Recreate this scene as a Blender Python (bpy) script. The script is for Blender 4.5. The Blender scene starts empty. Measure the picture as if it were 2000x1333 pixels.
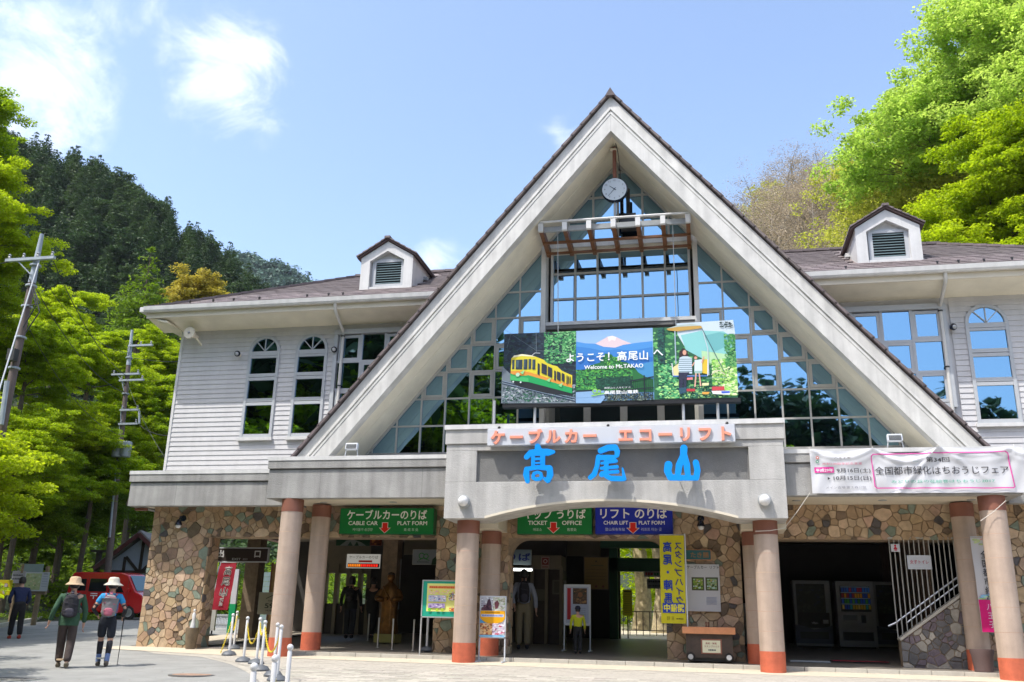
import bpy, math, random
import numpy as np
from mathutils import Vector, Matrix, Quaternion

scene = bpy.context.scene
COL = scene.collection
random.seed(7)
R_ = math.radians

# ------------------------------------------------------------------ camera
CAM = np.array([0.0, -20.0, 0.72])
FPX = 1789.4
_up = np.array([140.0, -5708.5, FPX]); _up /= np.linalg.norm(_up)
_x = np.array([8700.0, -347.5, -FPX]); _x -= _up * _x.dot(_up); _x /= np.linalg.norm(_x)
_y = np.cross(_up, _x)
if _y[2] < 0: _y = -_y
ROT = np.array([_x, _y, _up])          # rows: world axes seen from the camera (right, down, forward)
cd = bpy.data.cameras.new("camera"); cam = bpy.data.objects.new("camera", cd); COL.objects.link(cam)
cd.sensor_width = 36.0; cd.lens = 36.0 * FPX / 2000.0; cd.clip_end = 3000; cd.clip_start = 0.05
rt = ROT @ np.array([1, 0, 0]); uu = ROT @ np.array([0, -1, 0]); bk = ROT @ np.array([0, 0, -1])
cam.matrix_world = Matrix(((rt[0], uu[0], bk[0], CAM[0]), (rt[1], uu[1], bk[1], CAM[1]), (rt[2], uu[2], bk[2], CAM[2]), (0, 0, 0, 1)))
scene.camera = cam

def ray(px, py):
    return ROT @ np.array([px - 1000.0, py - 666.5, FPX])
def U(px, py, y):
    """the point of the vertical plane Y = y that the photograph shows at pixel px, py"""
    d = ray(px, py); return CAM + (y - CAM[1]) / d[1] * d
def ux(px, py, y): return U(px, py, y)[0]
def gz(x, y):
    """height of the plaza, which climbs gently towards and past the station"""
    return 0.044 * y

# ------------------------------------------------------------------ world, sun, exposure
w = bpy.data.worlds.new("World"); scene.world = w; w.use_nodes = True
nt = w.node_tree; nt.nodes.clear()
N = nt.nodes.new; L = nt.links.new
out = N("ShaderNodeOutputWorld"); bg = N("ShaderNodeBackground"); L(bg.outputs[0], out.inputs[0])
sky = N("ShaderNodeTexSky"); sky.sky_type = 'NISHITA'; sky.sun_disc = False
SUN = Vector((0.38, 0.42, -1.0)).normalized()
sky.sun_elevation = math.asin(-SUN.z); sky.sun_rotation = R_(222)
sky.altitude = 200; sky.air_density = 1.0; sky.dust_density = 3.0; sky.ozone_density = 1.2
geo = N("ShaderNodeTexCoord")
vn = N("ShaderNodeVectorMath"); vn.operation = 'NORMALIZE'; L(geo.outputs["Generated"], vn.inputs[0])
noi = N("ShaderNodeTexNoise"); noi.inputs["Scale"].default_value = 11.0; noi.inputs["Detail"].default_value = 9.0
noi.inputs["Roughness"].default_value = 0.68; noi.inputs["Distortion"].default_value = .6; L(vn.outputs[0], noi.inputs["Vector"])
noi2 = N("ShaderNodeTexNoise"); noi2.inputs["Scale"].default_value = 3.0; noi2.inputs["Detail"].default_value = 4.0
L(vn.outputs[0], noi2.inputs["Vector"])
# soft cumulus: centre direction, angular radius, strength
CLOUDS = [(440, 160, .075, .98), (380, 130, .05, .8), (510, 130, .05, .85), (400, 235, .035, .55), (335, 250, .03, .4), (80, 170, .06, .75), (40, 150, .055, .8), (110, 110, .045, .6), (110, 50, .04, .55), (210, 40, .035, .65), (265, 95, .035, .5),
          (25, 60, .05, .6), (70, 225, .04, .75), (1085, 250, .026, .62), (855, 492, .032, .8), (910, 498, .026, .6), (1325, 265, .013, .45), (-140, 200, .12, .75), (-300, -100, .2, .6)]
dirs = [(ray(a, b), r, s) for a, b, r, s in CLOUDS]
dirs += [(np.array(v), r, s) for v, r, s in (((1.1, -2.6, 1.6), .14, .7), ((.2, -2.4, 1.9), .1, .6), ((2.0, -2.0, .8), .22, .7), ((-2.0, -1.2, 2.2), .25, .7), ((2.4, 1.5, 1.5), .2, .6), ((-.5, -.1, 1), .50, .95), ((.6, .3, 1.2), .42, .9), ((-1.1, -.35, .8), .40, .9), ((.15, -.45, 1.4), .42, .9), ((1.2, -.6, .9), .3, .85))]  # clouds out of view; the widest are added to lift the shadow fill
wn = N("ShaderNodeTexNoise"); wn.inputs["Scale"].default_value = 7.0; wn.inputs["Detail"].default_value = 7.0; L(vn.outputs[0], wn.inputs["Vector"])
ws = N("ShaderNodeVectorMath"); ws.operation = 'MULTIPLY_ADD'; ws.inputs[1].default_value = (.15, .15, .15); ws.inputs[2].default_value = (-.075, -.075, -.075); L(wn.outputs["Color"], ws.inputs[0])
wv = N("ShaderNodeVectorMath"); wv.operation = 'ADD'; L(vn.outputs[0], wv.inputs[0]); L(ws.outputs[0], wv.inputs[1])
acc = None
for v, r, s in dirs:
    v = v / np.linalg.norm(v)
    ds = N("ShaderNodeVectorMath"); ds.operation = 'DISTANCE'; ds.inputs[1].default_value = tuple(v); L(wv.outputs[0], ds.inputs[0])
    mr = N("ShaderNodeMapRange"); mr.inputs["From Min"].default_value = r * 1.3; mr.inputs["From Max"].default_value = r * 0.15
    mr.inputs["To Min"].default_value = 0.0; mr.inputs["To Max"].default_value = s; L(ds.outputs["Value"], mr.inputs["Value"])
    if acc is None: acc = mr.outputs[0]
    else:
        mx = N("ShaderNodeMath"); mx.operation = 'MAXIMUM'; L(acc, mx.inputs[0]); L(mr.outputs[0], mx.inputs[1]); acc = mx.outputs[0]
m1 = N("ShaderNodeMath"); m1.operation = 'MULTIPLY_ADD'; m1.inputs[1].default_value = 2.3; m1.inputs[2].default_value = -1.15; L(noi.outputs["Fac"], m1.inputs[0])
m2 = N("ShaderNodeMath"); m2.operation = 'ADD'; L(acc, m2.inputs[0]); L(m1.outputs[0], m2.inputs[1])
m3 = N("ShaderNodeMath"); m3.operation = 'MULTIPLY_ADD'; m3.inputs[1].default_value = 0.5; m3.inputs[2].default_value = -0.25; L(noi2.outputs["Fac"], m3.inputs[0])
m4 = N("ShaderNodeMath"); m4.operation = 'ADD'; L(m2.outputs[0], m4.inputs[0]); L(m3.outputs[0], m4.inputs[1])
mr = N("ShaderNodeMapRange"); mr.interpolation_type = 'SMOOTHSTEP'; mr.inputs["From Min"].default_value = .10; mr.inputs["From Max"].default_value = 1.3
mr.inputs["To Min"].default_value = 0.0; mr.inputs["To Max"].default_value = 0.80; L(m4.outputs[0], mr.inputs["Value"])
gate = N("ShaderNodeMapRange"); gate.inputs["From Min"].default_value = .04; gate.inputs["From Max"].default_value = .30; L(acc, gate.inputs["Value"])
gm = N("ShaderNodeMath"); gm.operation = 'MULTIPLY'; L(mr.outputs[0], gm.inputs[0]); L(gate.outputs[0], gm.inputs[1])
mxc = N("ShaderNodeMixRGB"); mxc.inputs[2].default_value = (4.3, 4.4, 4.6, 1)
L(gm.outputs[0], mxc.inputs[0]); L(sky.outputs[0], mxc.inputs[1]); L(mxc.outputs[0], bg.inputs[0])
bg.inputs[1].default_value = 0.134
sl = bpy.data.lights.new("sun", 'SUN'); sl.energy = 2.02; sl.angle = R_(0.53); sl.color = (1.0, 0.955, 0.89)
so = bpy.data.objects.new("sun", sl); COL.objects.link(so); so.rotation_euler = SUN.to_track_quat('-Z', 'Y').to_euler(); so.location = (-20, -20, 50)
vs = scene.view_settings; vs.view_transform = 'Standard'; vs.look = 'None'; vs.gamma = 1; vs.use_curve_mapping = False
vs.exposure = 1.43
scene.cycles.max_bounces = 8; scene.cycles.diffuse_bounces = 4; scene.cycles.transparent_max_bounces = 8
try: scene.cycles.use_denoising = True
except Exception: pass

# ------------------------------------------------------------------ materials
MATS = {}
def M(name, col, rough=.6, var=.12, scale=3.0, bump=0.0, bscale=40.0, objvar=0.0, huevar=0.0, metal=0.0, spec=.5, detail=5, streak=0.0, emit=None, estr=1.0, trans=0.0, coat=0.0):
    if name in MATS: return MATS[name]
    m = bpy.data.materials.new(name); m.use_nodes = True; t = m.node_tree; n = t.nodes; l = t.links
    b = n["Principled BSDF"]; b.inputs["Roughness"].default_value = rough; b.inputs["Metallic"].default_value = metal
    b.inputs["Specular IOR Level"].default_value = spec
    if coat: b.inputs["Coat Weight"].default_value = coat; b.inputs["Coat Roughness"].default_value = .08
    g = n.new("ShaderNodeNewGeometry"); pos = g.outputs["Position"]
    rgb = n.new("ShaderNodeRGB"); rgb.outputs[0].default_value = (*col, 1); cur = rgb.outputs[0]
    def mulrange(sig, lo, hi, fmin=.3, fmax=.7):
        nonlocal cur
        r = n.new("ShaderNodeMapRange"); r.inputs["From Min"].default_value = fmin; r.inputs["From Max"].default_value = fmax
        r.inputs["To Min"].default_value = lo; r.inputs["To Max"].default_value = hi; l.new(sig, r.inputs["Value"])
        v = n.new("ShaderNodeVectorMath"); v.operation = 'SCALE'; l.new(cur, v.inputs[0]); l.new(r.outputs[0], v.inputs["Scale"]); cur = v.outputs[0]
    if var:
        t1 = n.new("ShaderNodeTexNoise"); t1.inputs["Scale"].default_value = scale; t1.inputs["Detail"].default_value = detail; l.new(pos, t1.inputs["Vector"])
        t1.inputs["Roughness"].default_value = .65
        mulrange(t1.outputs["Fac"], 1 - var, 1 + var)
    if streak:
        mp = n.new("ShaderNodeMapping"); mp.inputs["Scale"].default_value = (5, 5, .35); l.new(pos, mp.inputs["Vector"])
        t2 = n.new("ShaderNodeTexNoise"); t2.inputs["Scale"].default_value = 1.0; t2.inputs["Detail"].default_value = 6; l.new(mp.outputs[0], t2.inputs["Vector"])
        mulrange(t2.outputs["Fac"], 1 - streak, 1.0, .35, .6)
    if objvar or huevar:
        oi = n.new("ShaderNodeObjectInfo")
        if objvar: mulrange(oi.outputs["Random"], 1 - objvar, 1 + objvar, 0, 1)
        if huevar:
            hs = n.new("ShaderNodeHueSaturation"); r = n.new("ShaderNodeMapRange"); mm = n.new("ShaderNodeMath"); mm.operation = 'MULTIPLY'; mm.inputs[1].default_value = 7.31
            fr = n.new("ShaderNodeMath"); fr.operation = 'FRACT'; l.new(oi.outputs["Random"], mm.inputs[0]); l.new(mm.outputs[0], fr.inputs[0])
            r.inputs["To Min"].default_value = .5 - huevar; r.inputs["To Max"].default_value = .5 + huevar; l.new(fr.outputs[0], r.inputs["Value"]); l.new(r.outputs[0], hs.inputs["Hue"])
            l.new(cur, hs.inputs["Color"]); cur = hs.outputs[0]
    l.new(cur, b.inputs["Base Color"])
    if bump:
        t3 = n.new("ShaderNodeTexNoise"); t3.inputs["Scale"].default_value = bscale; t3.inputs["Detail"].default_value = 4; l.new(pos, t3.inputs["Vector"])
        bm = n.new("ShaderNodeBump"); bm.inputs["Strength"].default_value = bump; bm.inputs["Distance"].default_value = .02
        l.new(t3.outputs["Fac"], bm.inputs["Height"]); l.new(bm.outputs[0], b.inputs["Normal"])
    if emit: b.inputs["Emission Color"].default_value = (*emit, 1); b.inputs["Emission Strength"].default_value = estr
    if trans:
        tb = n.new("ShaderNodeBsdfTranslucent"); l.new(cur, tb.inputs["Color"]); mx = n.new("ShaderNodeMixShader"); mx.inputs[0].default_value = trans
        l.new(b.outputs[0], mx.inputs[1]); l.new(tb.outputs[0], mx.inputs[2]); l.new(mx.outputs[0], n["Material Output"].inputs[0])
    MATS[name] = m; return m

def leafmat(name, a, bcol, trans=.45):
    """foliage: colour varies from leaf spray to leaf spray and from tree to tree"""
    m = bpy.data.materials.new(name); m.use_nodes = True; t = m.node_tree; n = t.nodes; l = t.links
    b = n["Principled BSDF"]; b.inputs["Roughness"].default_value = .55; b.inputs["Specular IOR Level"].default_value = .25
    g = n.new("ShaderNodeNewGeometry")
    t1 = n.new("ShaderNodeTexNoise"); t1.inputs["Scale"].default_value = .9; t1.inputs["Detail"].default_value = 6; t1.inputs["Roughness"].default_value = .7; l.new(g.outputs["Position"], t1.inputs["Vector"])
    oi = n.new("ShaderNodeObjectInfo")
    ad = n.new("ShaderNodeMath"); ad.operation = 'MULTIPLY_ADD'; ad.inputs[1].default_value = .5; l.new(oi.outputs["Random"], ad.inputs[0]); l.new(t1.outputs["Fac"], ad.inputs[2])
    r = n.new("ShaderNodeMapRange"); r.inputs["From Min"].default_value = .35; r.inputs["From Max"].default_value = 1.1; l.new(ad.outputs[0], r.inputs["Value"])
    mx = n.new("ShaderNodeMixRGB"); mx.inputs[1].default_value = (*a, 1); mx.inputs[2].default_value = (*bcol, 1); l.new(r.outputs[0], mx.inputs[0])
    ri = n.new("ShaderNodeMapRange"); ri.inputs["To Min"].default_value = .7; ri.inputs["To Max"].default_value = 1.3; l.new(g.outputs["Random Per Island"], ri.inputs["Value"])
    v = n.new("ShaderNodeVectorMath"); v.operation = 'SCALE'; l.new(mx.outputs[0], v.inputs[0]); l.new(ri.outputs[0], v.inputs["Scale"])
    l.new(v.outputs[0], b.inputs["Base Color"])
    v2 = n.new("ShaderNodeVectorMath"); v2.operation = 'SCALE'; v2.inputs["Scale"].default_value = 1.45; l.new(v.outputs[0], v2.inputs[0])
    tb = n.new("ShaderNodeBsdfTranslucent"); l.new(v2.outputs[0], tb.inputs["Color"]); ms = n.new("ShaderNodeMixShader"); ms.inputs[0].default_value = trans
    l.new(b.outputs[0], ms.inputs[1]); l.new(tb.outputs[0], ms.inputs[2]); l.new(ms.outputs[0], n["Material Output"].inputs[0])
    MATS[name] = m; return m

def printmat(name, rough=.45, spec=.4, estr=0):
    m = bpy.data.materials.new(name); m.use_nodes = True; n = m.node_tree.nodes; l = m.node_tree.links
    a = n.new("ShaderNodeVertexColor"); a.layer_name = "Col"; b = n["Principled BSDF"]; l.new(a.outputs[0], b.inputs["Base Color"])
    b.inputs["Roughness"].default_value = rough; b.inputs["Specular IOR Level"].default_value = spec
    if estr: l.new(a.outputs[0], b.inputs["Emission Color"]); b.inputs["Emission Strength"].default_value = estr
    MATS[name] = m; return m
PRINT = printmat("printed_colours"); PRINTLIT = printmat("backlit_print", estr=.5)

def glassmat(name, tint=(.21, .36, .49), wave=.07):
    """solar-control glazing: a tinted mirror by day"""
    m = bpy.data.materials.new(name); m.use_nodes = True; n = m.node_tree.nodes; l = m.node_tree.links
    b = n["Principled BSDF"]; b.inputs["Base Color"].default_value = (*tint, 1); b.inputs["Metallic"].default_value = 1; b.inputs["Roughness"].default_value = .015
    g = n.new("ShaderNodeNewGeometry"); t1 = n.new("ShaderNodeTexNoise"); t1.inputs["Scale"].default_value = 1.6; t1.inputs["Detail"].default_value = 1; l.new(g.outputs["Position"], t1.inputs["Vector"])
    bm = n.new("ShaderNodeBump"); bm.inputs["Strength"].default_value = wave; bm.inputs["Distance"].default_value = .02; l.new(t1.outputs["Fac"], bm.inputs["Height"]); l.new(bm.outputs[0], b.inputs["Normal"])
    MATS[name] = m; return m

def srgb(h):
    if isinstance(h, str):
        h = h.lstrip('#'); c = [int(h[i:i + 2], 16) / 255 for i in (0, 2, 4)]
    else: c = h
    return tuple(((x / 12.92) if x <= .04045 else ((x + .055) / 1.055) ** 2.4) * .82 for x in c)

# ------------------------------------------------------------------ object helpers
def wloc(o):
    v = Vector((0, 0, 0))
    while o is not None: v = v + o.location; o = o.parent
    return v
def tag(o, label=None, cat=None, group=None, kind=None):
    if label: o["label"] = label
    if cat: o["category"] = cat
    if group: o["group"] = group
    if kind: o["kind"] = kind
    return o
def thing(name, label, cat, loc=(0, 0, 0), group=None):
    o = bpy.data.objects.new(name, None); COL.objects.link(o); o.location = loc; o.empty_display_size = .2
    return tag(o, label, cat, group)
def copy_tree(o, parent=None):
    c = o.copy(); COL.objects.link(c); c.parent = parent
    for ch in list(o.children): copy_tree(ch, c)
    return c
def relabel(o, label, cat=None):
    o["label"] = label
    if cat: o["category"] = cat

class MB:
    def __init__(s): s.v = []; s.f = []; s.m = []; s.c = []; s.cur = 0; s.col = None
    def add(s, vs, fs):
        b = len(s.v); s.v += [tuple(p) for p in vs]; s.f += [tuple(b + i for i in f) for f in fs]; s.m += [s.cur] * len(fs); s.c += [s.col] * len(fs); return s
    def box(s, x0, x1, y0, y1, z0, z1):
        return s.add([(x0, y0, z0), (x1, y0, z0), (x1, y1, z0), (x0, y1, z0), (x0, y0, z1), (x1, y0, z1), (x1, y1, z1), (x0, y1, z1)],
                     [(0, 3, 2, 1), (4, 5, 6, 7), (0, 1, 5, 4), (1, 2, 6, 5), (2, 3, 7, 6), (3, 0, 4, 7)])
    def obox(s, c, size, rot=None):
        x, y, z = (k / 2 for k in size); r = rot or Matrix.Identity(3)
        pts = [Vector(c) + r @ Vector(p) for p in ((-x, -y, -z), (x, -y, -z), (x, y, -z), (-x, y, -z), (-x, -y, z), (x, -y, z), (x, y, z), (-x, y, z))]
        return s.add(pts, [(0, 3, 2, 1), (4, 5, 6, 7), (0, 1, 5, 4), (1, 2, 6, 5), (2, 3, 7, 6), (3, 0, 4, 7)])
    def bar(s, a, b, wd, h):
        """square bar from a to b"""
        a = Vector(a); b = Vector(b); d = b - a; ln = d.length; q = d.to_track_quat('X', 'Z').to_matrix()
        return s.obox((a + b) / 2, (ln, wd, h), q)
    def path(s, pts, rad, n=8, cap=True):
        pts = [Vector(p) for p in pts]; k = len(pts)
        if not hasattr(rad, '__len__'): rad = [rad] * k
        vs = []; ref = None
        for i, p in enumerate(pts):
            d = (pts[min(i + 1, k - 1)] - pts[max(i - 1, 0)]).normalized()
            if ref is None: ref = Vector((0, 0, 1)) if abs(d.z) < .9 else Vector((1, 0, 0))
            u = d.cross(ref).normalized(); ref = u.cross(d).normalized(); w2 = ref
            for j in range(n):
                a = 2 * math.pi * j / n; vs.append(p + (u * math.cos(a) + w2 * math.sin(a)) * rad[i])
        fs = [(i * n + j, i * n + (j + 1) % n, (i + 1) * n + (j + 1) % n, (i + 1) * n + j) for i in range(k - 1) for j in range(n)]
        if cap: fs += [tuple(range(n))[::-1], tuple((k - 1) * n + j for j in range(n))]
        return s.add(vs, fs)
    def cyl(s, a, b, r, r2=None, n=12): return s.path([a, b], [r, r if r2 is None else r2], n)
    def lathe(s, prof, c=(0, 0, 0), n=16, axis='z'):
        vs = []
        for r, z in prof:
            for j in range(n):
                a = 2 * math.pi * j / n; x, y = r * math.cos(a), r * math.sin(a)
                p = (x, y, z) if axis == 'z' else ((x, z, y) if axis == 'y' else (z, x, y))
                vs.append((c[0] + p[0], c[1] + p[1], c[2] + p[2]))
        k = len(prof); fs = [(i * n + j, i * n + (j + 1) % n, (i + 1) * n + (j + 1) % n, (i + 1) * n + j) for i in range(k - 1) for j in range(n)]
        if prof[0][0] > 1e-4: fs.append(tuple(range(n))[::-1])
        if prof[-1][0] > 1e-4: fs.append(tuple((k - 1) * n + j for j in range(n)))
        return s.add(vs, fs)
    def ball(s, c, r, n=12, sz=1.0):
        k = max(4, n // 2); return s.lathe([(r * math.sin(math.pi * i / k), -r * sz * math.cos(math.pi * i / k)) for i in range(k + 1)], c, n)
    def prism(s, poly, y0, y1, plane='xz'):
        """extrude a polygon; plane xz runs along y, xy along z, yz along x"""
        n = len(poly)
        def p3(p, t): return (p[0], t, p[1]) if plane == 'xz' else ((p[0], p[1], t) if plane == 'xy' else (t, p[0], p[1]))
        vs = [p3(p, y0) for p in poly] + [p3(p, y1) for p in poly]
        area = sum(poly[i][0] * poly[(i + 1) % n][1] - poly[(i + 1) % n][0] * poly[i][1] for i in range(n))
        fs = [tuple(range(n)), tuple(range(2 * n - 1, n - 1, -1))] + [(i, n + i, n + (i + 1) % n, (i + 1) % n) for i in range(n)]
        if (area < 0) != (plane == 'xy'): fs = [f[::-1] for f in fs]
        return s.add(vs, fs)
    def mesh(s, name, origin=(0, 0, 0), smooth=False, mats=None):
        me = bpy.data.meshes.new(name); o = Vector(origin)
        me.from_pydata([(p[0] - o.x, p[1] - o.y, p[2] - o.z) for p in s.v], [], s.f)
        for m in (mats or []): me.materials.append(m)
        if any(s.m): me.polygons.foreach_set("material_index", s.m)
        if any(c is not None for c in s.c):
            ca = me.color_attributes.new("Col", 'FLOAT_COLOR', 'CORNER'); buf = []
            for f, c in zip(s.f, s.c): buf += [*(c or (.5, .5, .5)), 1.0] * len(f)
            ca.data.foreach_set("color", buf)
        if smooth:
            me.polygons.foreach_set("use_smooth", [True] * len(me.polygons))
            if smooth != 'all':
                try: me.set_sharp_from_angle(angle=R_(38))
                except Exception: pass
        me.update(); return me
    def build(s, name, mat, parent=None, smooth=False, bevel=0.0, **kw):
        mats = mat if isinstance(mat, (list, tuple)) else [mat]
        o = bpy.data.objects.new(name, None if False else s.mesh(name, wloc(parent) if parent else (0, 0, 0), smooth, mats)); COL.objects.link(o)
        if parent: o.parent = parent
        if bevel:
            b = o.modifiers.new("edge", 'BEVEL'); b.width = bevel; b.segments = 2; b.limit_method = 'ANGLE'; b.angle_limit = R_(40)
        return tag(o, **kw)
def boxpart(name, mat, parent, *b, **kw): return MB().box(*b).build(name, mat, parent, **kw)
def piece(name, me, parent, loc, rot=None, scale=None):
    o = bpy.data.objects.new(name, me); COL.objects.link(o)
    if parent: o.parent = parent; loc = Vector(loc) - wloc(parent)
    o.location = loc
    if rot is not None: o.rotation_euler = rot
    if scale is not None: o.scale = scale
    return o

# ------------------------------------------------------------------ flat print (signs, posters, lettering)
_tc = {}
def text_geo(body, bold=0.0):
    k = (body, bold)
    if k in _tc: return _tc[k]
    if bold and not isinstance(bold, str):
        vs, fs = text_geo(body, 0.0); b = bold * .62; V, F = [], []
        for dx, dy in ((-b, 0), (b, 0), (0, b), (0, -b), (b * .7, b * .7)):
            n = len(V); V += [(x + dx, y + dy) for x, y in vs]; F += [tuple(n + i for i in f) for f in fs]
        _tc[k] = (V, F); return _tc[k]
    real = .035 if isinstance(bold, str) else 0.0
    c = bpy.data.curves.new("lettering", 'FONT'); c.body = body; c.resolution_u = 3; c.offset = real; c.fill_mode = 'FRONT'
    o = bpy.data.objects.new("lettering", c); COL.objects.link(o); bpy.context.view_layer.update()
    me = bpy.data.meshes.new_from_object(o.evaluated_get(bpy.context.evaluated_depsgraph_get()))
    vs = [(v.co.x, v.co.y) for v in me.vertices]; fs = [tuple(p.vertices) for p in me.polygons]
    COL.objects.unlink(o); bpy.data.objects.remove(o); bpy.data.curves.remove(c); bpy.data.meshes.remove(me)
    _tc[k] = (vs, fs); return _tc[k]
class Flat:
    """a printed surface: coloured shapes laid in thin layers on a plane given by origin, right and up"""
    def __init__(s, o, r=(1, 0, 0), u=(0, 0, 1), n=(0, -1, 0), step=.0009):
        s.o, s.r, s.u, s.n = Vector(o), Vector(r), Vector(u), Vector(n); s.mb = MB(); s.k = 1; s.step = step; s.warp = None; s.mirror = None
    def p(s, x, y, k=None):
        if s.mirror is not None: x = s.mirror - x
        d = (s.k if k is None else k) * s.step
        if s.warp: d += s.warp(x, y)
        return s.o + s.r * x + s.u * y + s.n * d
    def poly(s, pts, col, same=False):
        s.mb.col = srgb(col); s.mb.add([s.p(x, y) for x, y in pts], [tuple(range(len(pts)))])
        if not same: s.k += 1
        return s
    def rect(s, x0, y0, x1, y1, col, nx=1, ny=1, same=False):
        s.mb.col = srgb(col); xs = [x0 + (x1 - x0) * i / nx for i in range(nx + 1)]; ys = [y0 + (y1 - y0) * i / ny for i in range(ny + 1)]
        s.mb.add([s.p(x, y) for y in ys for x in xs], [(j * (nx + 1) + i, j * (nx + 1) + i + 1, (j + 1) * (nx + 1) + i + 1, (j + 1) * (nx + 1) + i) for j in range(ny) for i in range(nx)])
        if not same: s.k += 1
        return s
    def disc(s, x, y, r, col, n=14, ry=None, same=False, a0=0, a1=2 * math.pi):
        return s.poly([(x + r * math.cos(a0 + (a1 - a0) * i / n), y + (ry or r) * math.sin(a0 + (a1 - a0) * i / n)) for i in range(n + (a1 < 6.2))], col, same)
    def line(s, pts, wd, col, same=False):
        for (x0, y0), (x1, y1) in zip(pts[:-1], pts[1:]):
            dx, dy = x1 - x0, y1 - y0; ln = math.hypot(dx, dy) or 1; a, b = -dy / ln * wd / 2, dx / ln * wd / 2; c, d = dx / ln * wd * .25, dy / ln * wd * .25
            s.poly([(x0 + a - c, y0 + b - d), (x0 - a - c, y0 - b - d), (x1 - a + c, y1 - b + d), (x1 + a + c, y1 + b + d)], col, True); s.k += .12
        if not same: s.k += 1
        return s
    def text(s, body, x, y, h, col, bold=.0, align='c', width=None, same=False, sx=1.0):
        """text with cap height about h; x is the centre (c), left (l) or right (r); width squeezes or stretches it"""
        vs, fs = text_geo(body, bold)
        if not vs: return s
        x0 = min(v[0] for v in vs); x1 = max(v[0] for v in vs); y0 = min(v[1] for v in vs); y1 = max(v[1] for v in vs)
        ky = h / max(y1 - y0, 1e-3) if any(ord(ch) > 0x2000 for ch in body) or len(body) > 1 else h / .8
        kx = (width / (x1 - x0)) if width else ky * sx
        ox = x - (kx * (x1 - x0) / 2 if align == 'c' else (kx * (x1 - x0) if align == 'r' else 0))
        s.mb.col = srgb(col)
        q = len(vs) // (5 if bold else 1); s.mb.add([s.p(ox + (a - x0) * kx, y + (b - y0) * ky, s.k + .12 * (i // q)) for i, (a, b) in enumerate(vs)], [f if s.mirror is None else f[::-1] for f in fs])
        if not same: s.k += 1
        return s
    def vtext(s, body, x, ytop, h, col, bold=0.0, pitch=None, sx=1.0):
        """vertical lettering, one full-width character under another, centred on x"""
        pitch = pitch or h * 1.12
        for i, ch in enumerate(body):
            vs, fs = text_geo(ch, bold)
            if not vs: continue
            cx = .5; k = h; yb = ytop - i * pitch - h
            q = len(vs) // (5 if bold else 1); s.mb.col = srgb(col); s.mb.add([s.p(x + (a - cx) * k * sx, yb + (b + .12) * k, s.k + .12 * (i_ // q)) for i_, (a, b) in enumerate(vs)], [f if s.mirror is None else f[::-1] for f in fs])
        s.k += 1; return s
    def mottle(s, x0, y0, x1, y1, cols, n, r, seed=0, flat=.6):
        if n > 80: n = int(n * 2.6); r = r * .62
        rnd = random.Random(seed); cr = [srgb(c) for c in cols]
        for _ in range(n):
            x = rnd.uniform(x0, x1); y = rnd.uniform(y0, y1); rr = r * rnd.uniform(.4, 1.2); a0 = rnd.uniform(0, 6)
            c = rnd.choice(cr); k = rnd.uniform(.8, 1.2); s.mb.col = tuple(q * k for q in c)
            pts = [(min(x1, max(x0, x + rr * rnd.uniform(.6, 1.2) * math.cos(a0 + i * 1.047))), min(y1, max(y0, y + flat * rr * rnd.uniform(.6, 1.2) * math.sin(a0 + i * 1.047)))) for i in range(6)]
            s.mb.add([s.p(*q) for q in pts], [tuple(range(6))]); s.k += 1.0 / max(n, 1) * 3
        s.k += 1; return s
    def build(s, name, parent=None, mat=None, **kw): return s.mb.build(name, mat or PRINT, parent, **kw)

def clip_poly(poly, nx, ny, c):
    """keep the side nx*x + ny*y <= c"""
    outp = []
    for i in range(len(poly)):
        a, b = poly[i], poly[(i + 1) % len(poly)]; da = nx * a[0] + ny * a[1] - c; db = nx * b[0] + ny * b[1] - c
        if da <= 0: outp.append(a)
        if (da < 0 < db) or (db < 0 < da): t = da / (da - db); outp.append((a[0] + (b[0] - a[0]) * t, a[1] + (b[1] - a[1]) * t))
    return outp
def clip_rect(poly, r):
    for nx, ny, c in ((-1, 0, -r[0]), (1, 0, r[1]), (0, -1, -r[2]), (0, 1, r[3])):
        poly = clip_poly(poly, nx, ny, c)
        if len(poly) < 3: return []
    return poly
def parea(p): return abs(sum(p[i][0] * p[(i + 1) % len(p)][1] - p[(i + 1) % len(p)][0] * p[i][1] for i in range(len(p)))) / 2
# ------------------------------------------------------------------ materials used by the station
M('siding', (.52, .515, .52), .55, .05, 6, .05, 60, objvar=.035, streak=.06)
M('white_paint', (.60, .60, .59), .45, .07, 3, .04, 40, streak=.12)
M('barge_paint', (.57, .565, .54), .5, .11, 2.5, .1, 50, streak=.2)
M('soffit', (.70, .655, .53), .65, .10, 1.5, .05, 30)
M('cream', (.62, .565, .455), .65, .08, 1.2, .04, 30)
M('render', (.32, .317, .305), .85, .14, 2.0, .5, 45, streak=.24)
M('render_light', (.44, .435, .42), .85, .11, 2.0, .45, 45, streak=.2)
M('render_dark', (.17,.17,.165), .9, .10, 2.5, .5, 60)
M('frame', (.42, .44, .46), .4, .05, 4, metal=.0)
M('frame_warm', (.36, .36, .335), .45, .08, 4)
M('pipe', (.55, .54, .51), .4, .1, 3)
M('tile', (.165, .135, .135), .75, .18, 5, .25, 60, objvar=.22, huevar=.02)
M('ridge_tile', (.125, .10, .10), .7, .2, 5, .2, 60, objvar=.2, huevar=.02)
M('tile_edge', (.105, .07, .068), .7, .1, 5)
M('timber', (.15, .062, .022), .5, .25, 6, .1, 30)
M('grey_steel', (.30, .32, .33), .45, .1, 5)
M('shaft', (.44, .34, .272), .75, .11, 2.4, .25, 60, streak=.2)
M('terracotta', (.50, .115, .055), .7, .16, 7, .2, 50, streak=.15)
M('cap_brown', (.21, .08, .05), .6, .08, 3)
M('mortar', (.29, .22, .15), .95, .2, 8, .4, 50)
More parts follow.
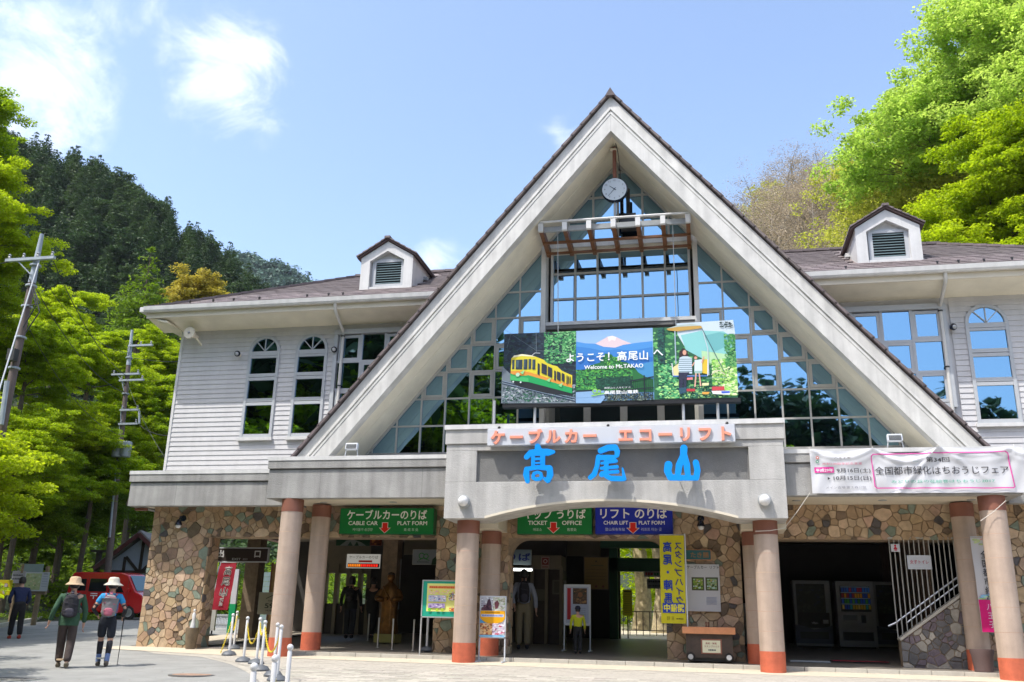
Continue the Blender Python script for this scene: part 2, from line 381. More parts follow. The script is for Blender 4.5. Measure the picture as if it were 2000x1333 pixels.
M('dark_room', (.05, .045, .04), .9, .1, 2)
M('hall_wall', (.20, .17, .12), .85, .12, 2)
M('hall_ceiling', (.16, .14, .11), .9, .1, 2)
M('black', (.012, .012, .013), .4, 0)
M('steel', (.55, .55, .54), .28, .05, 6, metal=.9)
M('cable', (.03, .03, .03), .6, 0)
M('louver', (.20, .28, .30), .4, .05, 5)
glassmat('glass')
glassmat('glass_dark', (.16, .2, .2), .2)
STONES = [M('stone_ochre', (.40, .28, .17), .85, .22, 7, .5, 35, objvar=.13, huevar=.012), M('stone_sand', (.50, .375, .25), .85, .2, 7, .5, 35, objvar=.13, huevar=.012),
          M('stone_pink', (.44, .30, .215), .85, .2, 7, .5, 35, objvar=.13, huevar=.012), M('stone_green', (.205, .245, .19), .8, .22, 7, .5, 35, objvar=.13, huevar=.02),
          M('stone_brown', (.19, .135, .09), .85, .25, 7, .5, 35, objvar=.25, huevar=.015), M('stone_slate', (.10, .09, .09), .8, .2, 7, .5, 35, objvar=.2)]
GREYS = [M('stone_grey', (.13, .125, .125), .85, .22, 7, .5, 35, objvar=.3, huevar=.02), M('stone_mauve', (.15, .12, .135), .85, .2, 7, .5, 35, objvar=.2),
         M('stone_pale', (.36, .33, .28), .85, .2, 7, .5, 35, objvar=.2)]

XC = -1.98
ZT, ZF = 13.62, 4.42          # gable tip and foot of the roof line
SL = 1.193                    # gable slope
st = thing('station_building', 'grey and white station hall with a huge triangular glazed gable and stone base', 'station building', (XC, 1.5, 0.066))

# ---- crazy-paved stone facing -------------------------------------------------
def crazy(rects, spacing, seed, gap=.018, big=.12):
    """irregular stones over a union of rectangles: a list of polygon lists"""
    rnd = random.Random(seed)
    x0 = min(r[0] for r in rects); x1 = max(r[1] for r in rects); y0 = min(r[2] for r in rects); y1 = max(r[3] for r in rects)
    pts = []; tries = 0; area = (x1 - x0) * (y1 - y0); want = int(area / (spacing * spacing) * 1.1)
    rads = []
    while tries < want * 30 and len(pts) < want:
        tries += 1; x = rnd.uniform(x0, x1); y = rnd.uniform(y0, y1)
        if not any(r[0] - .15 <= x <= r[1] + .15 and r[2] - .15 <= y <= r[3] + .15 for r in rects): continue
        rr = spacing * (rnd.uniform(1.3, 1.9) if rnd.random() < big else rnd.uniform(.5, 1.0))
        if all((x - a) ** 2 + (y - b) ** 2 > (.27 * (rr + q)) ** 2 for (a, b), q in zip(pts, rads)): pts.append((x, y)); rads.append(rr)
    outp = []
    P = np.array(pts); Q = np.array(rads)
    for i, (x, y) in enumerate(pts):
        d = ((P - P[i]) ** 2).sum(1); near = np.argsort(d)[1:22]
        poly = [(x - 1.2, y - 1.2), (x + 1.2, y - 1.2), (x + 1.2, y + 1.2), (x - 1.2, y + 1.2)]
        for j in near:
            nx, ny = P[j] - P[i]; ln = math.hypot(nx, ny); nx /= ln; ny /= ln
            h = ln / 2 + (Q[i] ** 2 - Q[j] ** 2) / (2 * ln) * .1     # larger stones push their edge out
            poly = clip_poly(poly, nx, ny, nx * x + ny * y + h - gap / 2)
            if len(poly) < 3: break
        if len(poly) < 3: continue
        ps = [clip_rect(poly, r) for r in rects]; ps = [p for p in ps if len(p) >= 3 and parea(p) > .0012]
        if ps: outp.append(ps)
    return outp
def lay_stones(polys, parent, place, seed, mats, wts, depth=(.012, .04), maxn=290):
    """place(u, v, d) gives the world point d proud of the wall"""
    rnd = random.Random(seed); polys = sorted(polys, key=lambda ps: -sum(parea(p) for p in ps)); extra = MB()
    for i, ps in enumerate(polys):
        d = rnd.uniform(*depth); tx, ty = rnd.uniform(-.05, .05), rnd.uniform(-.05, .05)
        mb = MB() if i < maxn else extra
        mi = rnd.choices(range(len(mats)), wts)[0]; extra.cur = mi
        for p in ps:
            cx = sum(q[0] for q in p) / len(p); cy = sum(q[1] for q in p) / len(p); n = len(p); e = .9 if parea(p) < .02 else .94
            def dd(q, s=1): return d * s + tx * (q[0] - cx) * s + ty * (q[1] - cy) * s
            a = [place(q[0], q[1], -.01) for q in p]
            b = [place(cx + (q[0] - cx) * .985, cy + (q[1] - cy) * .985, dd(q) * .72) for q in p]
            c = [place(cx + (q[0] - cx) * e, cy + (q[1] - cy) * e, dd(q)) for q in p]
            mb.add(a + b + c, [(k, (k + 1) % n, n + (k + 1) % n, n + k) for k in range(n)] + [(n + k, n + (k + 1) % n, 2 * n + (k + 1) % n, 2 * n + k) for k in range(n)] + [tuple(2 * n + k for k in range(n))])
        if i < maxn: mb.build('stone', mats[mi], parent)
    if extra.f: extra.build('small_stones', mats, parent, kind='stuff')

YS = 1.5
openings = [(-12.33, -6.35), (-4.6, -0.98), (0.69, 5.5)]
zl = 2.74; zt = 3.5; z0 = .0
walls = [('stone_wall', (-13.96, -12.33, z0, zt)), ('stone_wall', (-6.35, -4.6, z0, zt)), ('stone_wall', (-0.98, 0.69, z0, zt)), ('stone_wall', (5.5, 10.0, z0, zt))]
rects = [w_[1] for w_ in walls] + [(a, b, zl, zt) for a, b in openings]
sw = MB()
for r in rects: sw.box(r[0], r[1], YS, YS + .55, r[2], r[3])
# rounded upper corners of the middle opening
for sx, xx in ((1, -4.6), (-1, -.98)):
    rr = .42; poly = [(xx, zl), (xx, zl - rr)] + [(xx + sx * (rr - rr * math.cos(a)), zl - rr + rr * math.sin(a)) for a in [math.pi / 2 * k / 7 for k in range(1, 8)]]
    sw.prism(poly if sx > 0 else poly[::-1], YS - .02, YS + .54)
swall = sw.build('stone_wall', MATS['mortar'], st)
front = lambda u, v, d: (u, YS - d, v)
polys = crazy(rects, .235, 11, gap=.011, big=.2)
lay_stones(polys, swall, front, 5, STONES, [42, 24, 12, 10, 9, 3])
# the returns of the piers that face the openings
rs = MB(); rs.box(-12.332, -12.328, YS, YS + .5, 0, zl); ret = rs.build('pier_return', MATS['mortar'], st)
lay_stones(crazy([(YS - .01, YS + .5, 0, zl)], .2, 3), ret, lambda u, v, d: (-12.33 + d, u, v), 6, STONES, [40, 22, 14, 8, 14, 2])
rs = MB(); rs.box(-4.602, -4.598, YS, YS + .5, 0, zl); ret = rs.build('pier_return', MATS['mortar'], st)
lay_stones(crazy([(YS - .01, YS + .5, 0, 2.35)], .2, 4), ret, lambda u, v, d: (-4.6 + d, u, v), 7, STONES, [40, 22, 14, 8, 14, 2])
# left flank of the stone base and of the upper floor
fl = MB(); fl.box(-13.955, -13.6, YS + .55, YS + 1.0, 0, zt); fl.build('flank_wall', MATS['stone_ochre'], st)

# ---- columns -------------------------------------------------------------------
def column(x, y, zb, ztp, r, label=None):
    sh = MB().lathe([(r, zb + .42), (r, ztp - .29)], (x, y, 0), 28).build('column', MATS['shaft'], st, smooth=True)
    MB().lathe([(r + .006, zb), (r + .006, zb + .42)], (x, y, 0), 28).build('base_band', MATS['terracotta'], sh, smooth=True)
    MB().lathe([(r + .006, ztp - .29), (r + .006, ztp)], (x, y, 0), 28).build('cap_band', MATS['cap_brown'], sh, smooth=True)
    for k in range(1, 6): zz = zb + .42 + k * (ztp - zb - .71) / 6; MB().lathe([(r + .0015, zz - .004), (r + .0015, zz + .004)], (x, y, 0), 28).build('joint_line', MATS['stone_pink'], sh, smooth=True)
    if label: sh["label"] = label
for x, zt_ in ((-9.44, 3.46), (-5.2, 2.975), (1.165, 2.975), (5.57, 3.46)): column(x, 0, -.02, zt_, .245)
for x, zt_ in ((-9.2, 3.47), (-4.93, 2.85), (.95, 2.85), (5.28, 3.47)): column(x, 1.13, .1, zt_, .225)

# ---- lower canopies ---------------------------------------------------------------
def canopy(x0, x1, y0, y1, zb, ztop, name):
    c = MB(); c.box(x0, x1, y0, y0 + .22, zb, ztop - .30); f = c.build(name, MATS['render'], st, bevel=.01)
    MB().box(x0 - .02, x1 + .02, y0 - .045, y0 + .2, ztop - .27, ztop - .09).build('fascia_band', MATS['render'], f)
    MB().box(x0, x1, y0 + .02, y0 + .2, ztop - .30, ztop - .27).build('shadow_groove', MATS['render_dark'], f)
    MB().box(x0 - .03, x1 + .03, y0 - .06, y0 + .26, ztop - .09, ztop).build('cap_flashing', MATS['white_paint'], f)
    x = x0 + 1.3
    while x < x1 - .4: MB().box(x - .004, x + .004, y0 - .0015, y0 + .01, zb + .004, ztop - .302).build('panel_joint', MATS['render_dark'], f); x += 2.45
    return f
mc = canopy(-10.0, 6.1, -.25, 1.9, 3.46, 4.42, 'main_canopy')
MB().box(-9.98, -9.78, -.03, 1.9, 3.46, 4.33).build('canopy_end', MATS['render'], mc)
MB().box(5.88, 6.08, -.03, 1.9, 3.46, 4.33).build('canopy_end', MATS['render'], mc)
MB().box(-9.78, 5.88, -.03, 1.9, 4.2, 4.34).build('canopy_deck', MATS['white_paint'], mc)
MB().box(-9.78, 5.88, -.03, 1.5, 3.5, 3.56).build('canopy_soffit', MATS['cream'], mc)
for x0, x1 in ((-14.3, -10.03), (6.13, 10.4)):
    wc = canopy(x0, x1, .8, 1.9, 3.43, 4.31, 'wing_canopy')
    MB().box(x0 + .2, x1 - .2, 1.02, 1.9, 4.1, 4.22).build('canopy_deck', MATS['render'], wc)
    MB().box(x0 + .05, x1 - .05, 1.02, 1.6, 3.52, 3.58).build('canopy_soffit', MATS['cream'], wc)
side = MB().box(-14.3, -14.1, 1.02, 9.5, 3.43, 4.2).build('canopy_side', MATS['render'], st)
MB().box(-14.1, -13.96, 1.02, 9.5, 3.47, 3.53).build('side_soffit', MATS['cream'], side)
MB().box(-14.28, -13.97, 1.1, 1.2, 3.36, 3.42).build('brown_trim', MATS['cap_brown'], side)
MB().box(-14.28, -13.97, 2.2, 9.4, 3.30, 3.42).build('brown_trim', MATS['cap_brown'], side)
for i in range(9):   # recessed downlights in the porch ceiling
    MB().lathe([(.09, 3.488), (.09, 3.499)], (-9.0 + i * 1.75 + (.4 if i > 2 else 0), .75, 0), 14).build('downlight', MATS['grey_steel'], mc)

# ---- portal with the station name --------------------------------------------------
xa, xb = -5.64, 1.60; ya = -.5
arc = []
ax0, ax1, zs, rise = -4.72, .62, 2.97, .36
hw = (ax1 - ax0) / 2; Rr = (hw * hw + rise * rise) / (2 * rise); cxx = (ax0 + ax1) / 2; czz = zs + rise - Rr; th = math.asin(hw / Rr)
for k in range(25): a = -th + 2 * th * k / 24; arc.append((cxx + Rr * math.sin(a), czz + Rr * math.cos(a)))
def archband(z1, poly_top): return [(xa, zs)] + arc + [(xb, zs)] + poly_top
gx0, gx1, g0, g1 = -4.94, .89, 3.76, 4.455
pb = MB()
pb.prism([(xa, zs)] + arc + [(xb, zs), (xb, g0), (xa, g0)], ya, .5)
pb.box(xa, gx0, ya, .5, g0, g1); pb.box(gx1, xb, ya, .5, g0, g1); pb.box(gx0, gx1, ya + .09, .5, g0, g1)
pb.box(xa, xb, ya, .5, g1, 4.60)
portal = pb.build('portal_beam', MATS['render_light'], st, bevel=.008)
MB().box(gx0 + .002, gx1 - .002, ya + .075, ya + .095, g0 + .002, g1 - .002).build('recessed_panel', MATS['render_dark'], portal)
MB().box(xa - .03, xb + .03, ya - .035, .5, 4.605, 4.93).build('parapet', MATS['render_light'], portal, bevel=.008)
MB().box(xa - .05, xb + .05, ya - .07, .55, 4.93, 5.03).build('coping', MATS['white_paint'], portal)
MB().box(xa + .02, xb - .02, .5, 1.85, 4.34, 4.9).build('portal_deck', MATS['render'], portal)
MB().prism([(p[0], p[1] + .001) for p in arc] + [(p[0], p[1] + .05) for p in arc[::-1]], ya - .012, ya + .01).build('arch_trim', MATS['cream'], portal)
for xx in (-5.62, .65):
    MB().box(xx + .05, xx + .98, .5, 1.5, 2.86, 3.2).build('cross_beam', MATS['cream'], portal)

# ---- upper storey ---------------------------------------------------------------------
YW = 1.7
XC0, ZT0, SL0 = -1.98, 13.62, 1.193
def outside(poly, sgn, off=.62):
    # keep what lies outside the gable roof line (sgn -1: left of it)
    c = ZT0 - off; return clip_poly(poly, SL0, -1, SL0 * XC0 - c) if sgn < 0 else clip_poly(poly, -SL0, -1, -SL0 * XC0 - c)
def wallrect(x0, x1, y0, y1, z0_, z1, name, mat, par=None, sgn=None):
    p = outside([(x0, z0_), (x1, z0_), (x1, z1), (x0, z1)], sgn or (-1 if x0 < XC0 else 1))
    if len(p) >= 3 and parea(p) > .0005: return MB().prism(p, y0, y1).build(name, mat, par or st)
wallrect(-13.97, -6.0, YW + .015, YW + .22, 4.2, 8.35, 'wall_core', MATS['siding'])
wallrect(2.2, 10.0, YW + .015, YW + .22, 4.2, 8.35, 'wall_core', MATS['siding'])
MB().box(-13.97, -13.77, YW + .22, 9.4, 4.2, 8.35).build('wall_core', MATS['siding'], st)
MB().box(9.8, 10.0, YW + .22, 9.4, 0, 8.35).build('wall_core', MATS['siding'], st)
MB().box(-13.97, 10.0, 9.2, 9.4, 3.3, 8.35).build('back_wall', MATS['siding'], st)
BH = .1285
um = MB().add([(0, 0, 0), (1, 0, 0), (1, -.020, 0), (0, -.020, 0), (0, 0, 1), (1, 0, 1), (1, -.004, 1), (0, -.004, 1)],
              [(3, 2, 6, 7), (0, 1, 2, 3), (7, 6, 5, 4), (0, 3, 7, 4), (1, 5, 6, 2)]).mesh('siding_board', mats=[MATS['siding']])
ARW = [(-11.88, -11.04), (-10.52, -9.68), (6.0, 6.86), (7.32, 8.16)]     # arched windows
def arch_gap(xc, z):
    """half width of an arched window at height z, or None"""
    if 5.27 <= z <= 7.66: return .45
    if 7.66 < z < 8.10: return math.sqrt(max(0, .45 ** 2 - (z - 7.66) ** 2 * .98))
    return None
def siding(x0, x1, name):
    par = MB().box(x0, x1, YW + .012, YW + .03, 4.22, 8.33).build(name, MATS['siding'], st)
    k = 0; z = 4.22
    while z < 8.30:
        zc = z + BH * .5; cuts = []
        for a, b in ARW:
            g = arch_gap((a + b) / 2, zc)
            if g: cuts.append(((a + b) / 2 - g, (a + b) / 2 + g))
        xs = [x0]
        for a, b in sorted(cuts):
            if a > x0 and b < x1: xs += [a, b]
        xs.append(x1)
        for a, b in zip(xs[::2], xs[1::2]):
            if b - a > .02: piece('board', um, par, (a, YW, z), None, (b - a, 1, min(BH, 8.33 - z)))
        z += BH; k += 1
    return par
siding(-13.98, -9.42, 'left_siding'); siding(5.68, 9.98, 'right_siding')
MB().box(-14.0, -13.93, YW - .035, YW + .02, 4.22, 8.33).build('corner_trim', MATS['white_paint'], st)

def arched_window(x0, x1):
    xc = (x0 + x1) / 2; hw = (x1 - x0) / 2 - .02; y = YW - .03
    fr = MB()
    n = 20; ring = [(xc + (hw + .045) * math.cos(math.pi * i / n), 7.655 + (hw + .045) * math.sin(math.pi * i / n) * .98) for i in range(n + 1)]
    inn = [(xc + (hw - .03) * math.cos(math.pi * i / n), 7.655 + (hw - .03) * math.sin(math.pi * i / n) * .98) for i in range(n + 1)]
    for i in range(n): fr.prism([ring[i], ring[i + 1], inn[i + 1], inn[i]], y - .02, YW + .02)
    fr.box(x0 - .03, x0 + .045, y - .02, YW + .02, 5.3, 7.655); fr.box(x1 - .045, x1 + .03, y - .02, YW + .02, 5.3, 7.655)
    w_ = fr.build('arched_window', MATS['frame'], st)
    for a, b in [(5.3, 5.4), (6.17, 6.25), (6.265, 6.355), (6.85, 6.93), (6.945, 7.035), (7.47, 7.53), (7.54, 7.655)]:
        MB().box(x0 + .045, x1 - .045, y - .008, YW + .018, a, b).build('rail', MATS['frame'], w_)
    for a, b in ((5.4, 6.17), (6.355, 6.85), (7.035, 7.47)):
        MB().box(x0 + .045, x1 - .045, YW - .006, YW + .01, a, b).build('pane', MATS['glass'], w_)
    inn2 = [(xc + (hw - .03) * math.cos(math.pi * i / n), 7.655 + (hw - .03) * math.sin(math.pi * i / n) * .98) for i in range(n + 1)]
    MB().prism(inn2, YW - .006, YW + .01).build('fan_pane', MATS['glass'], w_)
    for a in (90, 48, 132):
        MB().bar((xc, YW - .02, 7.66), (xc + (hw - .02) * math.cos(R_(a)), YW - .02, 7.66 + (hw - .03) * math.sin(R_(a))), .02, .022).build('muntin', MATS['frame'], w_)
    MB().box(x0 - .07, x1 + .07, YW - .11, YW + .02, 5.22, 5.30).build('sill', MATS['white_paint'], w_)
for a, b in ARW: arched_window(a, b)

def grid_window(x0, x1, cols, rows, ope, y, frame='frame'):
    top, bot = rows[0], rows[-1]; F = MATS[frame]
    w_ = wallrect(x0 - .1, x1 + .1, y - .09, y + .1, top, top + .13, 'grid_window', F)
    for r in ((x0 - .1, x0, bot, top), (x1, x1 + .1, bot, top), (x0 - .1, x1 + .1, bot - .1, bot)): wallrect(r[0], r[1], y - .07, y + .1, r[2], r[3], 'window_frame', F, w_)
    xs = [x0 + (x1 - x0) * i / cols for i in range(cols + 1)]
    for x in xs[1:-1]: wallrect(x - .03, x + .03, y - .035, y + .05, bot, top, 'mullion', F, w_)
    for z in rows[1:-1]: wallrect(x0, x1, y - .03, y + .05, z - .03, z + .03, 'transom', F, w_)
    for j in range(len(rows) - 1):
        for i in range(cols):
            a, b, c, d = xs[i] + .03, xs[i + 1] - .03, rows[j + 1] + .03, rows[j] - .03
            wallrect(a, b, y, y + .02, c, d, 'pane', MATS['glass'], w_)
            if (i, j) in ope:
                t = .07
                for r in ((a, b, d - t, d), (a, b, c, c + t), (a, a + t, c + t, d - t), (b - t, b, c + t, d - t)): wallrect(r[0], r[1], y - .025, y - .002, r[2], r[3], 'casement_rail', F, w_)
R4 = [8.02, 7.27, 6.52, 5.78]
grid_window(2.84, 5.48, 4, R4, {(1, 0), (3, 0), (2, 1), (3, 2)}, 1.66)
grid_window(-9.36, -6.72, 4, R4, {(0, 0), (2, 0), (1, 1), (0, 2)}, 1.66)
for a, b in ((2.2, 5.68), (-9.42, -6.2)):
    wallrect(a, b, YW - .0, YW + .02, 8.15, 8.33, 'head_panel', MATS['siding'])
    wallrect(a, b, YW - .0, YW + .02, 4.22, 5.67, 'apron_panel', MATS['siding'])

# ---- wing roofs --------------------------------------------------------------------------
ZE, ER, YR, ZR = 8.7, .8, 5.0, 11.0          # eave height, eave line, ridge line and height
PS = (ZR - ZE) / (YR - ER)
def rz(y): return ZE + PS * (y - ER)
XL, XR = -14.6, 10.64
deck = MB()
hx, hr = (ZT - ZE) / SL, (ZT - ZR) / SL
deck.add([(XL, ER, ZE), (XR, ER, ZE), (XR - 4.2, YR, ZR), (XL + 4.2, YR, ZR), (XL, 9.2, ZE), (XR, 9.2, ZE), (XC - hx + .1, ER, ZE), (XC - hr + .1, YR, ZR), (XC + hx - .1, ER, ZE), (XC + hr - .1, YR, ZR)],
         [(0, 6, 7, 3), (8, 1, 2, 9), (4, 3, 2, 5), (0, 3, 4), (1, 5, 2)])
roof = deck.build('roof', MATS['tile'], st)
TW, TE = .305, .275           # tile width and exposure along the slope
an = math.atan(PS); ca, sa = math.cos(an), math.sin(an)
tm = MB().add([(0, 0, 0), (1, 0, 0), (1, 1, 0), (0, 1, 0), (0, 0, .028), (.96, 0, .028), (.96, 1, .008), (0, 1, .008)], [(4, 5, 6, 7), (0, 1, 5, 4), (1, 2, 6, 5), (3, 0, 4, 7)]).mesh('roof_tile', mats=[MATS['tile']])
DORM = [(-9.12, -7.62), (3.87, 5.38)]
def gable_z(x): return ZT - abs(x - XC) * SL
def roof_side(name, xa_, xb_, vis):
    par = bpy.data.objects.new(name, None); COL.objects.link(par); par.parent = roof
    cand = []; j = 0
    while True:
        s0 = j * TE; y = ER + s0 * ca - .02
        if y > YR - .1: break
        zz = rz(y); off = (j % 2) * TW / 2; xs0 = XL + (y - ER); xs1 = XR - (y - ER); x = math.floor(xa_ / TW) * TW + off
        while x < xb_:
            a, b = max(x, xs0), min(x + TW, xs1)
            if b - a > .05 and not any(b > d0 + .02 and a < d1 - .02 and y > 2.0 and y < 4.8 for d0, d1 in DORM):
                cand.append((a, b, y, zz))
            x += TW
        j += 1
    return par, cand
rnd = random.Random(3); left_over = MB()
for xa_, xb_, lo, hi in ((XL, -5.2, -14.7, -5.2), (1.8, XR, 1.8, 8.6)):
    par, cand = roof_side('tiles', xa_, xb_, None)
    COL.objects.unlink(par); bpy.data.objects.remove(par)
    cand = [c for c in cand if gable_z((c[0] + c[1]) / 2) < c[3] + .2]
    vis = [c for c in cand if lo < c[0] < hi]
    vis.sort(key=lambda c: c[2])
    for i, (a, b, y, zz) in enumerate(vis):
        dz = rnd.uniform(0, .006)
        if i < 148: piece('roof_tile', tm, roof, (a, y, zz + .004 + dz), (an + .015, 0, 0), (b - a, TE * 1.08, 1))
        else:
            lx = (b - a) * .985; t = .028; o = Vector((a, y, zz + .004 + dz)); v = Vector((0, ca, sa)) * TE * 1.08; nn = Vector((0, -sa, ca)); u = Vector((lx, 0, 0))
            p = [o, o + u, o + u + v, o + v, o + nn * t, o + u + nn * t, o + u + v + nn * .008, o + v + nn * .008]
            left_over.add(p, [(4, 5, 6, 7), (0, 1, 5, 4), (1, 2, 6, 5), (3, 0, 4, 7)])
    rest = [c for c in cand if not (lo < c[0] < hi)]
    for a, b, y, zz in rest:
        o = Vector((a, y, zz + .004)); v = Vector((0, ca, sa)) * TE; nn = Vector((0, -sa, ca)); u = Vector((b - a, 0, 0))
        left_over.add([o, o + u, o + u + v, o + v, o + nn * .028, o + u + nn * .028, o + u + v + nn * .008, o + v + nn * .008], [(4, 5, 6, 7), (0, 1, 5, 4)])
left_over.build('upper_tiles', MATS['tile'], roof, kind='stuff')
for xs_, xe_, s_ in ((XL, XL + 4.2, 1), (XR, XR - 4.2, -1)):
    for k in range(17):
        t0, t1 = k / 17, (k + 1) / 17
        MB().bar((xs_ + (xe_ - xs_) * t0, ER + 4.2 * t0, ZE + 2.3 * t0 + .05), (xs_ + (xe_ - xs_) * t1, ER + 4.2 * t1, ZE + 2.3 * t1 + .035), .17, .06).build('hip_tile', MATS['ridge_tile'], roof)
for x in np.arange(XL + 4.2, XR - 4.2, .36):
    if gable_z(x) < 11.1: MB().bar((x, YR, ZR + .05), (x + .35, YR, ZR + .04), .2, .07).build('ridge_tile', MATS['ridge_tile'], roof)
for px_, py_ in ((345, 588), (372, 585), (418, 576), (457, 581), (507, 580), (600, 577), (642, 573), (670, 573), (1652, 524), (1831, 516), (1872, 511), (1922, 510), (1977, 508)):
    yy = 1.35; p = U(px_, py_, yy); MB().bar((p[0], yy, rz(yy) + .02), (p[0], yy, rz(yy) + .09), .05, .03).bar((p[0] - .03, yy, rz(yy) + .09), (p[0] + .03, yy, rz(yy) + .09), .03, .02).build('snow_guard', MATS['black'], roof)
for a, b in ((XL, XC - hx + .08), (XC + hx - .08, XR)):
    g = MB().prism([(ER - .13, ZE - .07), (ER - .10, ZE - .115), (ER - .01, ZE - .115), (ER, ZE + .03), (ER - .012, ZE + .03), (ER - .03, ZE - .0), (ER - .115, ZE - .0), (ER - .13, ZE + .035), (ER - .145, ZE + .035)], a, b, 'yz').build('gutter', MATS['white_paint'], st)
    MB().box(a + .03, b - .03, ER + .005, ER + .05, ZE - .26, ZE - .02).build('eave_board', MATS['cream'], g)
    MB().prism([(ER + .05, ZE - .24), (YW + .0, 8.31), (YW + .0, 8.36), (ER + .05, ZE - .2)], a + .04, b - .04, 'yz').build('eave_soffit', MATS['soffit'], g)
g = MB().box(XL - .13, XL - .0, ER - .1, 9.4, ZE - .1, ZE + .03).build('gutter', MATS['white_paint'], st)
MB().prism([(XL + .02, ZE - .24), (-13.96, 8.31), (-13.96, 8.36), (XL + .02, ZE - .2)], ER + .06, 9.3).build('eave_soffit', MATS['soffit'], g)

def downpipe(x, xw, s_):
    p = MB().path([(x, ER - .04, ZE - .1), (x, ER - .02, ZE - .22), (x + .0 * s_, ER + .02, ZE - .3), (xw, YW - .09, 8.08), (xw, YW - .09, 7.9), (xw, YW - .09, 4.4)], .042, 10).build('downpipe', MATS['pipe'], st, smooth=True)
    for z in (7.95, 6.6, 5.3): MB().lathe([(.055, z), (.055, z + .03)], (xw, YW - .09, 0), 10).build('pipe_bracket', MATS['black'], p)
downpipe(ux(655, 600, .8), ux(670, 655, 1.6), 1); downpipe(ux(1846, 540, .8), ux(1836, 600, 1.6), -1)

# ---- dormers --------------------------------------------------------------------------------
def dormer(x0, x1):
    xc = (x0 + x1) / 2; yf = 2.2; zb = 9.40; ze = 10.42; za = 10.88; f = .26
    body = MB(); o_ = [(x0, zb), (x1, zb), (x1, ze), (xc, za), (x0, ze)]
    ix0, ix1, ib, ie, ia = x0 + f, x1 - f, zb + .16, ze - .10, za - .28
    body.prism([(x0, zb), (ix0, zb), (ix0, ie), (x0, ze)], yf, yf + .25); body.prism([(ix1, zb), (x1, zb), (x1, ze), (ix1, ie)], yf, yf + .25)
    body.prism([(x0, ze), (ix0, ie), (xc, ia), (xc, za)], yf, yf + .25); body.prism([(xc, za), (xc, ia), (ix1, ie), (x1, ze)], yf, yf + .25)
    body.box(ix0, ix1, yf + .02, yf + .25, zb, zb + .16)
    body.box(x0 + .003, x0 + .08, yf + .25, 4.4, zb, ze); body.box(x1 - .08, x1 - .003, yf + .25, 4.4, zb, ze)
    body.prism([(ix0, zb + .16), (ix1, zb + .16), (ix1, ie), (xc, ia), (ix0, ie)], yf + .16, yf + .2)
    d = body.build('dormer', MATS['white_paint'], st)
    lx0, lx1, l0, l1 = x0 + .41, x1 - .36, zb + .26, zb + .90
    fr = MB(); fr.box(lx0 - .1, lx1 + .1, yf + .1, yf + .17, l1, l1 + .09); fr.box(lx0 - .1, lx1 + .1, yf + .1, yf + .17, l0 - .09, l0); fr.box(lx0 - .1, lx0, yf + .1, yf + .17, l0, l1); fr.box(lx1, lx1 + .1, yf + .1, yf + .17, l0, l1)
    fr.build('louver_frame', MATS['frame'], d)
    MB().box(lx0, lx1, yf + .155, yf + .17, l0, l1).build('louver_back', MATS['black'], d)
    for k in range(9):
        z = l0 + .035 + k * (l1 - l0) / 9; MB().obox(((lx0 + lx1) / 2, yf + .125, z), (lx1 - lx0, .07, .008), Matrix.Rotation(R_(38), 3, 'X')).build('louver_blade', MATS['louver'], d)
    for sgn, xe, in ((-1, x0), (1, x1)):
        s_ = (za - ze) / (xc - x0); a = Vector((xc, 0, za + .03)); b = Vector((xe + sgn * .1, 0, ze - .1 * s_ + .03)); n = 5
        MB().prism([(a.x, a.z), (b.x, b.z), (b.x, b.z + .035), (a.x, a.z + .035)] if sgn < 0 else [(b.x, b.z), (a.x, a.z), (a.x, a.z + .035), (b.x, b.z + .035)], yf - .06, 5.4).build('dormer_roof', MATS['tile_edge'], d)
        for i in range(n):
            p = a.lerp(b, i / n); q = a.lerp(b, (i + 1.12) / n); p.z += .055; q.z += .085
            for jj, (y0, y1) in enumerate(((yf - .1, yf + .5), (yf + .5, yf + 1.1), (yf + 1.1, yf + 1.7), (yf + 1.7, yf + 2.4))):
                m_ = MB(); pts = [(p.x, p.z), (q.x, q.z - .03), (q.x, q.z + .015), (p.x, p.z + .02)]
                m_.prism(pts if sgn < 0 else pts[::-1], y0, y1 - .006).build('roof_tile', MATS['tile'], d)
    MB().bar((xc, yf - .12, za + .10), (xc, 5.3, za + .10), .16, .06).build('ridge_cap', MATS['ridge_tile'], d)
    sd = x1 + .05 if x0 < XC else x0 - .05
    for k, (yy, zz) in enumerate(((yf + 1.0, zb + .68), (yf + 1.35, zb + .60))):
        MB().box(sd - .06, sd + .06, yy, yy + .16, zz, zz + .1).cyl((sd, yy + .08, zz - .12), (sd, yy + .08, zz), .04).build('vent_hood', MATS['white_paint'] if x0 > XC else MATS['grey_steel'], d)
for a, b in DORM: dormer(a, b)

